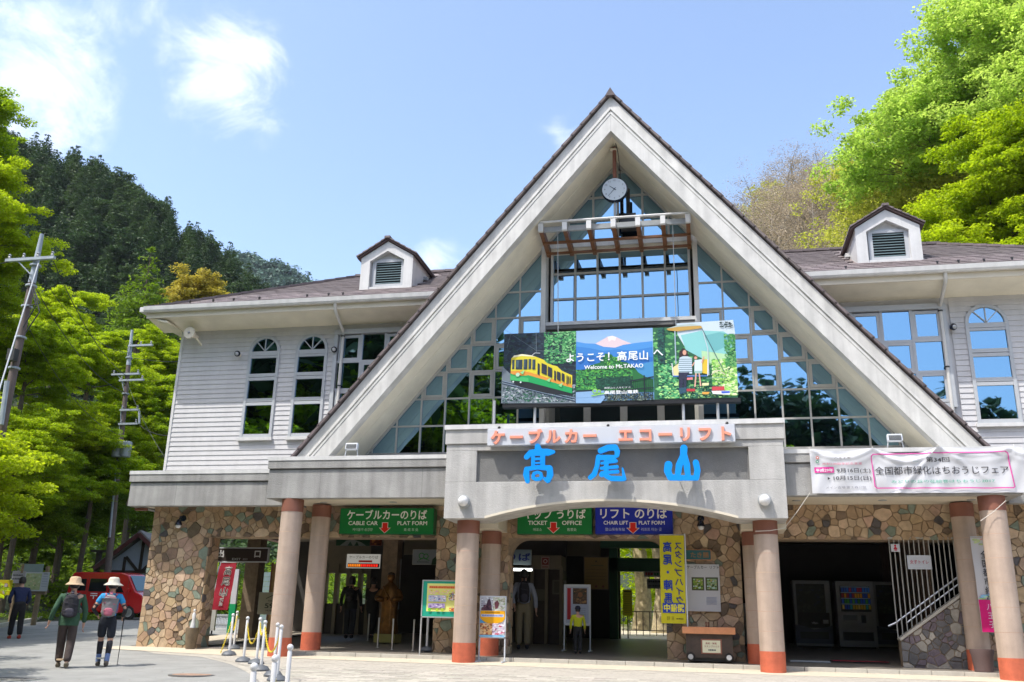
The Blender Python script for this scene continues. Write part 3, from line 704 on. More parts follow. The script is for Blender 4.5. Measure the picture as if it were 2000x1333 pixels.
# ---- the great gable ---------------------------------------------------------------------------
YG, YGL = .2, 1.9
def gl(off, z): return XC - (ZT - off - z) / SL          # left edge x of a line lying `off` below the roof line
gb = MB()
for sgn in (-1, 1):
    def band(o0, o1, y0, y1, m_, name, zf=4.43):
        zc0, zc1 = ZT - o0, ZT - o1
        poly = [(XC, zc0), (XC + sgn * (zc0 - zf) / SL, zf), (XC + sgn * (zc1 - zf) / SL, zf), (XC, zc1)]
        if sgn > 0: poly = poly[::-1]
        return MB().prism(poly, y0, y1).build(name, MATS[m_], st, bevel=.006)
    band(.02, .36, YG + .055, YG + .30, 'barge_paint', 'upper_bargeboard')
    band(.36, .43, YG + .0, YG + .30, 'barge_paint', 'barge_moulding')
    band(.43, .50, YG + .035, YG + .30, 'barge_paint', 'barge_groove')
    band(.50, .57, YG - .012, YG + .30, 'barge_paint', 'barge_moulding')
    band(.57, 1.04, YG, YG + .30, 'barge_paint', 'lower_bargeboard')
    band(.06, .22, YG + .30, 9.4, 'tile', 'gable_roof')
    band(.93, 1.03, YG + .30, 1.0, 'soffit', 'gable_soffit'); band(.945, 1.03, 1.012, YGL + .1, 'soffit', 'gable_soffit')
    band(1.03, 1.12, YGL - .06, YGL + .08, 'frame_warm', 'gable_trim', 4.43)
    # verge tiles stepping down the slope
    n = 33; ln = (ZT + .05 - 4.43)
    ang = math.atan(SL)
    for k in range(n):
        z1 = ZT + .03 - k * ln / n; z0_ = z1 - ln / n * 1.1
        x1_, x0_ = XC + sgn * (ZT + .03 - z1) / SL, XC + sgn * (ZT + .03 - z0_) / SL
        nx_, nz_ = sgn * math.sin(ang), math.cos(ang)
        p = [(x1_ + nx_ * .0, z1 + nz_ * .0), (x0_, z0_), (x0_ + nx_ * .065, z0_ + nz_ * .065), (x1_ + nx_ * .04, z1 + nz_ * .04)]
        if sgn > 0: p = p[::-1]
        m_ = MB(); m_.prism(p, YG - .035, YG + .5); m_.build('verge_tile', MATS['ridge_tile'], st)
        q = [(x1_ + nx_ * -.05, z1 - nz_ * .05), (x0_ - nx_ * .05, z0_ - nz_ * .05), (x0_, z0_), (x1_, z1)]
    for k in range(n):      # field tiles of the steep slope, behind the verge
        z1 = ZT + .0 - k * ln / n; z0_ = z1 - ln / n * 1.08; x1_, x0_ = XC + sgn * (ZT - z1) / SL, XC + sgn * (ZT - z0_) / SL
        p = [(x1_, z1 - .04), (x0_, z0_ - .02), (x0_ + nx_ * .05, z0_ + nz_ * .05), (x1_ + nx_ * .01, z1 + nz_ * .01)]
        if sgn > 0: p = p[::-1]
        MB().prism(p, YG + .51, 9.3).build('tile_course', MATS['tile'], st)
MB().prism([(XC - .13, ZT - .06), (XC + .13, ZT - .06), (XC, ZT + .17)], YG - .06, 9.3).build('ridge_cap', MATS['ridge_tile'], st)

gz0 = 4.88
gw = MB().box(XC - 6.9, XC + 6.9, YGL - .05, YGL + .08, 4.42, gz0).build('gable_window', MATS['render'], st)
vx = [XC + s_ * (1.93 + .627 * k) for s_ in (-1, 1) for k in range(9)]
colsx = [-(1.93 + .627 * k) for k in range(8, -1, -1)] + [1.93 + .627 * k for k in range(9)]
rowz = [gz0, 5.56, 6.26, 6.96, 7.66, 8.36, 9.06, 9.76, 10.3, 10.95, 11.6, 12.3]
lim = ZT - 1.08                     # the glass ends under the soffit line
def under(poly): return clip_poly(clip_poly(poly, SL, 1, lim + SL * XC), -SL, 1, lim - SL * XC)
ope = {(2, 2), (4, 2), (1, 3), (3, 3), (0, 4), (2, 4)}
top_x = [-1.93, -1.29, -.64, 0, .64, 1.29, 1.93]
def cell(x0, x1, z0_, z1, op=False):
    p = under([(x0, z0_), (x1, z0_), (x1, z1), (x0, z1)])
    if len(p) < 3 or parea(p) < .01: return
    MB().prism(p, YGL, YGL + .02).build('pane', MATS['glass'], gw)
    if op:
        t = .07; a, b, c, d = x0 + .03, x1 - .03, z0_ + .03, z1 - .03; f = MB(); y0, y1 = YGL - .035, YGL - .004
        f.box(a, b, y0, y1, d - t, d); f.box(a, b, y0, y1, c, c + t); f.box(a, a + t, y0, y1, c + t, d - t); f.box(b - t, b, y0, y1, c + t, d - t); f.build('casement', MATS['frame_warm'], gw)
for side_ in (-1, 1):
    for k in range(8):
        x0 = XC + side_ * (1.93 + .627 * k); x1 = XC + side_ * (1.93 + .627 * (k + 1)); x0, x1 = min(x0, x1), max(x0, x1)
        for j in range(len(rowz) - 1): cell(x0, x1, rowz[j], rowz[j + 1], (k, j) in ope)
    for k in range(9):
        x = XC + side_ * (1.93 + .627 * k); zt_ = lim - SL * abs(x - XC)
        if k and zt_ > gz0: MB().box(x - .021, x + .021, YGL - .035, YGL + .03, gz0, zt_).build('mullion', MATS['frame_warm'], gw)
    for z in rowz[1:7]:
        xo = (lim - z) / SL
        if xo > 1.93:
            a, b = sorted((XC + side_ * 1.93, XC + side_ * xo)); MB().box(a, b, YGL - .03, YGL + .03, z - .021, z + .021).build('transom', MATS['frame_warm'], gw)
for i in range(6):
    for j in range(8, 11): cell(XC + top_x[i], XC + top_x[i + 1], rowz[j], rowz[j + 1])
for x in top_x[1:-1]:
    zt_ = lim - SL * abs(x); MB().box(XC + x - .028, XC + x + .028, YGL - .04, YGL + .03, 10.42, zt_).build('mullion', MATS['frame_warm'], gw)
for z in rowz[9:]:
    xo = min(1.93, (lim - z) / SL)
    if xo > .1: MB().box(XC - xo, XC + xo, YGL - .034, YGL + .03, z - .028, z + .028).build('transom', MATS['frame_warm'], gw)
# recessed middle bay
YB = 2.25
bay = MB().box(XC - 1.99, XC - 1.87, YGL - .12, YB + .05, gz0, 10.45).build('recessed_bay', MATS['white_paint'], st)
MB().box(XC + 1.87, XC + 1.99, YGL - .12, YB + .05, gz0, 10.45).build('bay_jamb', MATS['white_paint'], bay)
for s_ in (-1, 1):
    a, b = sorted((XC + s_ * 1.74, XC + s_ * 1.80)); MB().box(a, b, YB - .1, YB + .05, 8.19, 10.18).build('bay_stile', MATS['white_paint'], bay)
MB().box(XC - 1.87, XC + 1.87, YGL - .05, YB + .1, 10.18, 10.42).build('head_beam', MATS['cream'], bay)
MB().box(XC - 1.87, XC + 1.87, YGL - .10, YGL - .05, 10.20, 10.34).build('head_flashing', MATS['white_paint'], bay)
MB().box(XC - 1.87, XC + 1.87, YGL - .03, YB + .9, 8.0, 8.10).build('bay_sill', MATS['render_dark'], bay)
MB().box(XC - 1.87, XC + 1.87, YGL - .05, YB, 8.10, 8.19).build('bay_sill', MATS['white_paint'], bay)
bx = [XC - 1.74 + 3.48 * i / 6 for i in range(7)]; bz = [8.19, 8.93, 9.63, 10.18]
for i in range(6):
    for j in range(3): MB().box(bx[i], bx[i + 1], YB, YB + .02, bz[j], bz[j + 1]).build('pane', MATS['glass'], bay)
for x in bx[1:-1]: MB().box(x - .026, x + .026, YB - .05, YB + .01, 8.19, 10.18).build('mullion', MATS['frame_warm'], bay)
for z in bz[1:-1]: MB().box(bx[0], bx[-1], YB - .045, YB + .01, z - .026, z + .026).build('transom', MATS['frame_warm'], bay)
YD = 2.9
for i in range(4):
    x0, x1 = XC - 1.87 + i * .935, XC - 1.87 + (i + 1) * .935
    MB().box(x0 + .06, x1 - .06, YD, YD + .02, 4.5, 7.98).build('door_pane', MATS['glass_dark'], bay)
    MB().box(x1 - .09 if i < 3 else x1 - .02, x1 + (.09 if i < 3 else 0), YD - .08, YD + .03, 4.4, 8.0).build('door_post', MATS['frame_warm'], bay)
MB().box(XC - 1.87, XC - 1.78, YGL + .1, YD, 4.4, 8.0).build('bay_cheek', MATS['frame_warm'], bay); MB().box(XC + 1.78, XC + 1.87, YGL + .1, YD, 4.4, 8.0).build('bay_cheek', MATS['frame_warm'], bay)
MB().box(XC - 1.9, XC + 1.9, 1.9, 3.2, 4.3, 4.42).build('bay_floor', MATS['render'], bay)
# pergola over the bay
pg = MB().box(XC - 1.86, XC + 1.86, .74, .82, 10.2, 10.33).build('pergola', MATS['grey_steel'], st)
for i in range(7):
    x = XC - 1.80 + .6 * i
    r_ = MB().prism([(.60, 10.14), (1.88, 9.98), (1.88, 10.20), (.60, 10.32)], x - .05, x + .05, 'yz').build('rafter', MATS['timber'], pg)
    MB().box(x - .06, x + .06, .53, .63, 10.13, 10.34).build('rafter_cap', MATS['white_paint'], r_)
MB().path([(XC - 1.9, .6, 10.40), (XC + 1.9, .6, 10.40)], .03, 8).build('top_rail', MATS['white_paint'], pg)
MB().box(XC - 1.84, XC + 1.84, 1.1, 1.16, 10.03, 10.09).build('purlin', MATS['timber'], pg)
MB().box(XC - 1.84, XC + 1.84, 1.62, 1.68, 9.96, 10.02).build('purlin', MATS['timber'], pg)
for px_ in (1091, 1318): x = ux(px_, 560, 1.0); MB().path([(x, .8, 10.2), (x, 1.0, 7.6)], .011, 6).build('hanger_rod', MATS['grey_steel'], pg)

# ---- hall behind the columns ------------------------------------------------------------------
hall = MB()
hall.box(-13.6, 9.8, 2.05, 9.2, 3.3, 3.42)
hall = hall.build('hall_ceiling', MATS['hall_ceiling'], st)
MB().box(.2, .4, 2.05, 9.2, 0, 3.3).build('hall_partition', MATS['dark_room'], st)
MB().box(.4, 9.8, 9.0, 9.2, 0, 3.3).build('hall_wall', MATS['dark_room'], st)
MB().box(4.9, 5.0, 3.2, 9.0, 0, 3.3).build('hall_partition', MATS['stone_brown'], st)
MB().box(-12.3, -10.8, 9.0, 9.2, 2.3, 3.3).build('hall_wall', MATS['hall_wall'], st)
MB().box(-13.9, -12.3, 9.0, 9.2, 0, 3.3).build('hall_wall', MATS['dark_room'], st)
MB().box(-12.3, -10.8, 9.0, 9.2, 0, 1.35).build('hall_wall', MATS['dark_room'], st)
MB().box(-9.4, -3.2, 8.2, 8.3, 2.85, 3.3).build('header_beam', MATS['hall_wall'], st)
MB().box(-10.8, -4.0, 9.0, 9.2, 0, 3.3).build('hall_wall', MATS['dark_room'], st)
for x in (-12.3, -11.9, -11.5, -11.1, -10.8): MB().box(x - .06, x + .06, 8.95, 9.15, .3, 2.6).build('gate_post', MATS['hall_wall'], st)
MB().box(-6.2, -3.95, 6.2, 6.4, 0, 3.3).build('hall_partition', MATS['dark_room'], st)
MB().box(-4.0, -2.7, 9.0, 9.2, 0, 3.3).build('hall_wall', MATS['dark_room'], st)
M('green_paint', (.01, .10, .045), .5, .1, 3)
MB().box(-3.0, -2.75, 8.8, 9.2, .4, 3.3).build('green_post', MATS['green_paint'], st)
MB().box(-3.0, .2, 8.8, 9.0, 2.45, 2.85).build('green_beam', MATS['green_paint'], st)
MB().box(-3.0, .2, 6.4, 6.6, 2.95, 3.25).build('green_beam', MATS['green_paint'], st)
for x, y in ((ux(487, 1150, 5.0), 5.0), (ux(762, 1080, 4.6), 4.6)): MB().box(x - .21, x + .21, y, y + .4, .1, 3.3).build('inner_pier', MATS['stone_brown'], st)
# ------------------------------------------------------------------ ground
M('asphalt', (.25, .25, .235), .9, .2, 1.3, .35, 90, detail=9)
M('pave', (.37, .345, .295), .85, .16, 9, .3, 60, detail=9)
M('strip', (.50, .44, .34), .8, .08, 2.5, .15, 60)
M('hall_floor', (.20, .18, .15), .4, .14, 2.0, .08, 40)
M('earth', (.022, .034, .012), .95, .35, .4, .3, 8)
M('kerb', (.42, .40, .35), .85, .12, 4, .2, 50)
def smooth01(t): t = max(0.0, min(1.0, t)); return t * t * (3 - 2 * t)
LR = [(-400, 140), (-170, 106), (-140, 88), (-128, 84), (-112, 76), (-99, 67), (-88, 58), (-82, 51), (-70, 40), (-50, 18), (-30, 4), (0, 0), (400, 0)]
RRG = [(-400, 0), (-30, 0), (0, 20), (6, 41), (11, 45), (18, 44), (29, 48), (42, 56), (70, 70), (400, 120)]
def lerp_tab(t, x):
    for (a, b), (c, d) in zip(t[:-1], t[1:]):
        if a <= x <= c: return b + (d - b) * (x - a) / (c - a)
    return t[-1][1] if x > t[-1][0] else t[0][1]
def terrain(x, y):
    """plaza plane, with wooded valley sides left and right behind the station and across the street"""
    z = gz(x, max(min(y, 60), -60)) - .03
    z += lerp_tab(LR, x) * smooth01((y - 38) / 92) * (1 if y < 200 else max(0, 1 - (y - 200) / 300))
    z += lerp_tab(RRG, x) * smooth01((y - 24) / 66) * (1 if y < 150 else max(0, 1 - (y - 150) / 300))
    if y > -20: z += 14 * smooth01((-x - 27) / 30) * smooth01((y + 5) / 20) * smooth01((45 - y) / 20)
    z += 30 * smooth01((-y - 45) / 40) * smooth01((-x + 12) / 30) + 3 * smooth01((-y - 42) / 22) * smooth01((x + 14) / 8)
    return z
def sheet(name, xs, ys, zf, mat, **kw):
    mb = MB(); nx, ny = len(xs), len(ys)
    mb.add([(x, y, zf(x, y)) for y in ys for x in xs], [(j * nx + i, j * nx + i + 1, (j + 1) * nx + i + 1, (j + 1) * nx + i) for j in range(ny - 1) for i in range(nx - 1)])
    return mb.build(name, mat, None, smooth='all', **kw)
xs = [-1500, -1000, -600, -400, -300] + list(np.arange(-240, 121, 6.0)) + [160, 220, 300, 500, 900, 1500]
ys = [-1500, -800, -400, -250] + list(np.arange(-160, 261, 6.0)) + [320, 400, 500, 700, 1000, 1500]
sheet('ground', xs, ys, lambda x, y: terrain(x, y) - .02, MATS['earth'], kind='structure')
def flatsheet(name, pts, dz, mat):
    mb = MB(); mb.add([(x, y, gz(x, y) + dz) for x, y in pts], [tuple(range(len(pts)))]); return mb.build(name, mat, kind='structure')
flatsheet('plaza_asphalt', [(-60, -40), (60, -40), (60, 1.0), (-14.2, 1.0), (-14.2, 12), (-17, 24), (-60, 24)], .0, MATS['asphalt'])
# block-paved apron right of a curved edge
edge = [U(px, py, 0) for px, py in ()]
def gp(px, py, a=0.0):
    d = ray(px, py); n = np.array([0, -.044, 1.0]); t = (a - n @ CAM) / (n @ d); return CAM + t * d
eb = [(-40 + 26, 1.35)] + [tuple(gp(px, py)[:2]) for px, py in ((300, 1277), (395, 1284), (450, 1298), (480, 1312), (505, 1330), (520, 1350))] + [(-2.9, -14), (-2.0, -30)]
flatsheet('block_paving', eb + [(40, -30), (40, 1.0), (-14, 1.4)], .004, MATS['pave'])
flatsheet('footway_strip', [(-14.4, 1.5), (-14.4, .55), (-10.2, -.35), (-6, -.6), (12, -.6), (12, 1.5)], .010, MATS['strip'])
# the blocks of the paving near the camera, set one by one
pb_ = MB().box(0, 1, 0, 1, 0, 1).mesh('paver', mats=[M('paver', (.36, .335, .285), .85, .16, 14, .3, 70, objvar=.2, huevar=.015)])
pav = thing('paving_blocks', 'small beige paving blocks laid over the forecourt in front of the station columns', 'paving', (0, -6, gz(0, -6)))
rnd = random.Random(5); cnt = 0; joined = MB(); sl_ = math.atan(.044)
bw, bl = .40, .20
blocks = []
j = 0
def inside_pave(x, y):
    # right of the curved asphalt edge
    xe = None
    for (a, b), (c, d) in zip(eb[:-1], eb[1:]):
        if min(b, d) <= y <= max(b, d) and b != d: xe = a + (c - a) * (y - b) / (d - b)
    return y < -.62 and (xe is None or x > xe + .05) if xe is not None else (y < -.62 and x > -3)
for j in range(46):
    y = -.82 - j * bl
    for i in range(60):
        x = -11.5 + i * bw + (j % 2) * bw / 2
        if inside_pave(x, y) and x < 11: blocks.append((x, y))
blocks.sort(key=lambda b: b[1])
for k, (x, y) in enumerate(blocks):
    dz = .006 + rnd.uniform(0, .004)
    p = J = None
    d_ = ROT.T @ (np.array([x, y, gz(x, y)]) - CAM); u_, v_ = 1000 + FPX * d_[0] / d_[2], 666.5 + FPX * d_[1] / d_[2]
    vis = -60 < u_ < 2060 and v_ < 1350
    if vis and cnt < 290: piece('paver', pb_, pav, (x + .004, y + .004, gz(x, y) - .02), (sl_, 0, 0), (bw - .008, bl - .008, .02 + dz)); cnt += 1
    elif v_ < 1500 and -400 < u_ < 2400:
        z = gz(x, y) + dz; z2 = gz(x, y + bl) + dz
        joined.add([(x + .004, y + .004, z), (x + bw - .004, y + .004, z), (x + bw - .004, y + bl - .004, z2), (x + .004, y + bl - .004, z2)], [(0, 1, 2, 3)])
if joined.f: joined.build('far_pavers', MATS['paver'], pav, kind='stuff')
# kerb stones along the hall floor
kb = thing('floor_kerb', 'row of pale kerb stones edging the shaded hall floor', 'kerb', (-2, .3, .0))
x = -9.6
while x < 9.5:
    MB().box(x, x + .592, .42, .54, gz(0, .4) - .05, .112).build('kerb_stone', MATS['kerb'], kb, bevel=.006); x += .6
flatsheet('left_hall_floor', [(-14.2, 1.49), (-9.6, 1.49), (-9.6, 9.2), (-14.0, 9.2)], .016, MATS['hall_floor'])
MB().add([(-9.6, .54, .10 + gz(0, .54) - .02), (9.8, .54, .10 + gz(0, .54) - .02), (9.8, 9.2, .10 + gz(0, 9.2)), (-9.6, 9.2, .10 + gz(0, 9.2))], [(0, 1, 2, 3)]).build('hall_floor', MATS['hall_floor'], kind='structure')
flatsheet('passage_ground', [(-14.0, 9.2), (9.8, 9.2), (9.8, 24), (-14.0, 24)], .05, MATS['strip'])
flatsheet('side_court', [(-14.2, 2.0), (-12.2, 2.0), (-12.2, 9.2), (-14.0, 9.2), (-14.0, 24), (-17.0, 24), (-14.2, 12)], .06, MATS['strip'])
mh = gp(375, 1319)
m_ = thing('manhole_cover', 'rusty round manhole cover set in the sunlit asphalt near the white posts', 'manhole cover', (mh[0], mh[1], gz(0, mh[1])))
M('rust', (.30, .19, .13), .8, .35, 9, .4, 60); M('iron', (.13, .125, .12), .6, .2, 20)
MB().lathe([(.0, .0125), (.30, .0125), (.33, .0125), (.33, -.02)], (mh[0], mh[1], gz(0, mh[1])), 26).build('cover_plate', MATS['rust'], m_)
MB().lathe([(.335, .010), (.40, .008), (.40, -.02)], (mh[0], mh[1], gz(0, mh[1])), 26).build('cover_ring', MATS['iron'], m_)
dg = gp(32, 1327)
d_ = thing('drain_grate', 'dark rectangular drain grate in the shaded asphalt at the lower left', 'drain', (dg[0], dg[1], gz(0, dg[1])))
MB().box(dg[0] - .35, dg[0] + .35, dg[1] - .2, dg[1] + .2, gz(0, dg[1]) - .02, gz(0, dg[1]) + .014).build('grate_frame', MATS['kerb'], d_)
for k in range(9): MB().box(dg[0] - .28 + k * .065, dg[0] - .245 + k * .065, dg[1] - .14, dg[1] + .14, gz(0, dg[1]) + .012, gz(0, dg[1]) + .02).build('grate_bar', MATS['iron'], d_)

# small litter of fallen leaves and grit on the paving
rg_ = random.Random(77); lm = MB()
for k in range(420):
    px, py = rg_.uniform(0, 2000), rg_.uniform(1262, 1340); p = gp(px, py); 
    if p[1] > .3: continue
    z = gz(p[0], p[1]) + .013; s_ = rg_.uniform(.008, .028); a = rg_.uniform(0, 6)
    lm.add([(p[0] + s_ * math.cos(a + q * 1.57) * (1 if q % 2 else .5), p[1] + s_ * math.sin(a + q * 1.57) * (1 if q % 2 else .5), z + rg_.uniform(0, .006)) for q in range(4)], [(0, 1, 2, 3)])
lm.build('fallen_leaves', M('dry_leaf', (.12, .075, .04), .9, .3, 9), kind='stuff')["label"] = 'scattered dry leaves and grit on the paving'
# ------------------------------------------------------------------ trees
leafmat('leaf_maple', (.19, .30, .006), (.38, .46, .010), .55)
leafmat('leaf_lime', (.26, .40, .05), (.40, .52, .09), .55)
leafmat('leaf_spring', (.33, .36, .045), (.44, .43, .07), .55)
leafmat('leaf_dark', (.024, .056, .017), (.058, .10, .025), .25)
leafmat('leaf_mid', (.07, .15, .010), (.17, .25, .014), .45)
leafmat('leaf_gold', (.32, .27, .03), (.42, .34, .05), .4)
leafmat('twig_haze', (.30, .25, .18), (.42, .34, .23), .3)
M('bark', (.11, .085, .06), .9, .25, 9, .6, 40); M('bark_pale', (.27, .235, .19), .9, .2, 9, .4, 40)
def leaf_mesh(name, centres, radii, per, size, mat, seed=0, flat=.45, droop=.18, thin=.62, shell=.1):
    """many small leaf blades in clumps; centres (n,3), radii (n,)"""
    rg = np.random.default_rng(seed); C = np.asarray(centres, float); Rr_ = np.asarray(radii, float); n = len(C)
    cnt = np.maximum(4, (per * (Rr_ / Rr_.mean()) ** 2).astype(int)); idx = np.repeat(np.arange(n), cnt); T = len(idx)
    d = rg.normal(size=(T, 3)); d /= np.linalg.norm(d, axis=1)[:, None]; rad = rg.uniform(shell, 1, T) ** .6
    P = C[idx] + d * (rad * Rr_[idx])[:, None] * np.array([1, 1, flat]); P[:, 2] -= droop * (rad ** 2) * Rr_[idx] * .5
    nrm = rg.normal(size=(T, 3)) * .55 + np.array([0, 0, 1.0]) + d * .35; nrm /= np.linalg.norm(nrm, axis=1)[:, None]
    a = np.cross(nrm, rg.normal(size=(T, 3))); a /= np.linalg.norm(a, axis=1)[:, None]; b = np.cross(nrm, a)
    s = size * rg.uniform(.6, 1.35, T)[:, None]
    V = np.stack([P - a * s, P - b * s * thin, P + a * s, P + b * s * thin], 1).reshape(-1, 3)
    me = bpy.data.meshes.new(name); me.vertices.add(len(V)); me.vertices.foreach_set("co", V.astype(np.float32).ravel())
    me.loops.add(T * 4); me.loops.foreach_set("vertex_index", np.arange(T * 4, dtype=np.int32)); me.polygons.add(T)
    me.polygons.foreach_set("loop_start", np.arange(0, T * 4, 4, dtype=np.int32)); me.polygons.foreach_set("loop_total", np.full(T, 4, dtype=np.int32))
    me.materials.append(MATS[mat]); me.update(calc_edges=True); return me
def limbs(h, spread, n, seed, r0=.22, lean=.0, start=.25, up=.55, mat='bark', sub=3):
    """tapered trunk with forking limbs; returns the builder and the limb tips"""
    rnd = random.Random(seed); mb = MB(); tips = []
    top = Vector((lean * h, 0, h * .82)); tr = [Vector((0, 0, -.4)), Vector((lean * h * .2, .1, h * .25)), Vector((lean * h * .5, -.1, h * .5)), top]
    mb.path(tr, [r0 * 1.25, r0 * .85, r0 * .55, r0 * .12], 8)
    for i in range(n):
        t = start + (1 - start) * (i + rnd.random() * .6) / n; k = min(2, int(t * 3)); f = t * 3 - k; p = tr[k].lerp(tr[k + 1], min(1, f))
        a = i * 2.4 + rnd.uniform(-.4, .4); ln = spread * (1.05 - t * .62) * rnd.uniform(.8, 1.15); dr = Vector((math.cos(a), math.sin(a), up * rnd.uniform(.5, 1.3)))
        q1 = p + dr * ln * .5; q2 = p + Vector((dr.x, dr.y, dr.z * .75)) * ln; r = r0 * (.5 - .3 * t)
        mb.path([p, q1, q2], [r, r * .55, r * .15], 5, False); tips += [(q1, .5), (q2, .8), (p.lerp(q1, .7), .4)]
        for _ in range(sub):
            s0 = p.lerp(q2, rnd.uniform(.35, .9)); e = s0 + Vector((dr.x + rnd.uniform(-.9, .9), dr.y + rnd.uniform(-.9, .9), rnd.uniform(.0, .5))) * ln * .38
            mb.path([s0, e], [r * .3, r * .08], 4, False); tips.append((e, .6))
    tips.append((top, .7)); return mb, tips
TREES = {}
def proto(key, h, spread, n, seed, leaf, per, size, clump, flat=.4, jitter=2, bark='bark', **kw):
    mb, tips = limbs(h, spread, n, seed, **kw); rnd = random.Random(seed + 50); cs, rs_ = [], []
    for p, w_ in tips:
        for _ in range(jitter):
            cs.append((p.x + rnd.gauss(0, .75) * clump, p.y + rnd.gauss(0, .75) * clump, p.z + rnd.gauss(.1, .5) * clump)); rs_.append(clump * rnd.uniform(.4, 1.15))
    TREES[key] = (mb.mesh(key + '_trunk', mats=[MATS[bark]], smooth=True), leaf_mesh(key + '_crown', cs, rs_, per, size, leaf, seed, flat))
def put_tree(key, label, cat, x, y, sc=1.0, rot=0.0, group=None, z=None, sz=None, name=None):
    t = thing(name or key, label, cat, (x, y, terrain(x, y) if z is None else z), group)
    for nm, me in zip(('trunk', 'crown'), TREES[key]):
        o = bpy.data.objects.new(nm, me); COL.objects.link(o); o.parent = t
    t.scale = (sc, sc, sz or sc); t.rotation_euler = (0, 0, rot); return t
proto('maple_tree', 9.5, 5.2, 17, 1, 'leaf_maple', 150, .085, .80, .34, 6, sub=5)
proto('spreading_maple', 8.0, 5.8, 15, 2, 'leaf_maple', 140, .085, .80, .30, 6, sub=5, up=.3)
proto('shaded_maple', 9.0, 5.0, 15, 3, 'leaf_mid', 130, .09, .85, .34, 6, sub=4)  # darker leaves than the sunlit maples: their shade is put into the colour
proto('lime_tree', 13, 6.2, 20, 4, 'leaf_lime', 80, .105, .85, .55, 5, sub=8)
proto('spring_tree', 12, 6.0, 18, 5, 'leaf_spring', 42, .10, .9, .5, 4, sub=9, bark='bark_pale')
proto('gold_tree', 7, 3.6, 12, 6, 'leaf_gold', 120, .13, 1.0, .5, 2, sub=3)
proto('broadleaf_tree', 11, 4.6, 12, 8, 'leaf_dark', 44, .30, 1.5, .6, 2, sub=3)
proto('bare_tree', 10, 3.9, 20, 9, 'twig_haze', 34, .06, 1.1, .6, 1, sub=7, bark='bark_pale', up=1.2)
proto('pale_green_tree', 9, 4.2, 14, 10, 'leaf_spring', 60, .22, 1.6, .55, 1, sub=2, bark='bark_pale')
def conifer(key, h, r, seed, leaf='leaf_dark', whorls=17, per=26, size=.30):
    rnd = random.Random(seed); mb = MB(); mb.path([(0, 0, -.5), (0, 0, h * .9)], [h * .02, .02], 6); cs, rs_ = [], []
    for i in range(whorls):
        t = (i + .5) / whorls; z = h * (.12 + .86 * t); rr = r * (1 - t) ** .75 * rnd.uniform(.8, 1.15); m = max(3, int(8 * (1 - t) + 3))
        for k in range(m):
            a = k * 6.283 / m + rnd.uniform(-.3, .3) + i; e = (rr * math.cos(a), rr * math.sin(a), z - rr * .3)
            if rr > .5: mb.path([(0, 0, z), e], [.04, .01], 3, False)
            for f in (.45, .85): cs.append((e[0] * f, e[1] * f, z - rr * .3 * f)); rs_.append(max(.34, rr * .4))
    TREES[key] = (mb.mesh(key + '_trunk', mats=[MATS['bark']]), leaf_mesh(key + '_crown', cs, rs_, per, size, leaf, seed, .45, .5, .32))
conifer('cedar_tree', 11, 3.3, 1, whorls=13, per=24, size=.34); conifer('cypress_tree', 10, 2.9, 2, whorls=13, per=24, size=.34); conifer('pine_tree', 9, 3.0, 3, 'leaf_mid', 10, 34, .2)
def single(key):
    """trunk and crown in one mesh, for trees far up the hill"""
    tk, cr = TREES[key]; me = cr.copy(); me.name = key
    return me
def at(px, py, y): p = U(px, py, y); return p
# --- near maples on the left, each placed by where its crown stands
MP = [  # key, px, py of the crown centre, distance y, scale, rot, label
 ('maple_tree', -100, 370, 6, .60, .3, 'bright green maple at the left edge, beside the top of the nearer utility pole'),
 ('maple_tree', -105, 240, 8, .58, 2.0, 'tall maple whose leafy top cuts the sky at the far left edge'),
 ('maple_tree', -70, 540, 9, .52, 1.0, 'maple half hidden by the left edge, below the tallest maple'),
 ('maple_tree', 60, 690, 14, .46, 1.1, 'sunlit yellow-green maple directly behind the nearer utility pole'),
 ('spreading_maple', 180, 700, 20, .52, 4.0, 'yellow-green maple between the two utility poles'),
 ('maple_tree', 285, 790, 26, .56, 5.2, 'yellow-green maple pressed against the left corner of the white boarded wall'),
 ('spreading_maple', 110, 830, 16, .48, 2.2, 'sunlit maple below and left of the pole transformer'),
 ('maple_tree', 265, 890, 24, .50, .2, 'maple just left of the wing canopy, behind the pole transformer'),
 ('spreading_maple', 10, 850, 7, .42, .9, 'low spreading maple with visible branches in front of the taller maples'),
 ('spreading_maple', 50, 925, 13, .44, 5.5, 'sunlit maple low at the left, just above the shaded trees'),
 ('maple_tree', 190, 905, 18, .44, 3.5, 'sunlit maple immediately left of the pole transformer'),
 ('maple_tree', 330, 700, 30, .50, 2.5, 'maple showing above the others beside the upper left corner of the boarded wall'),
 ('maple_tree', 120, 620, 24, .5, 4.5, 'maple whose top meets the dark wood between the two poles'),
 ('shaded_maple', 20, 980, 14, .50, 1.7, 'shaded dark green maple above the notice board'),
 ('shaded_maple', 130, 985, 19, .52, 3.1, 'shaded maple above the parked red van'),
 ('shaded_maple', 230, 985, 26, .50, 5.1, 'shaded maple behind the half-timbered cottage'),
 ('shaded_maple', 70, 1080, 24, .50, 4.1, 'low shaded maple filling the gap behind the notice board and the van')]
HC = {'maple_tree': 6.0, 'spreading_maple': 5.0, 'shaded_maple': 5.8, 'lime_tree': 8.5, 'spring_tree': 8, 'gold_tree': 4.6, 'pine_tree': 5.2, 'cedar_tree': 7}
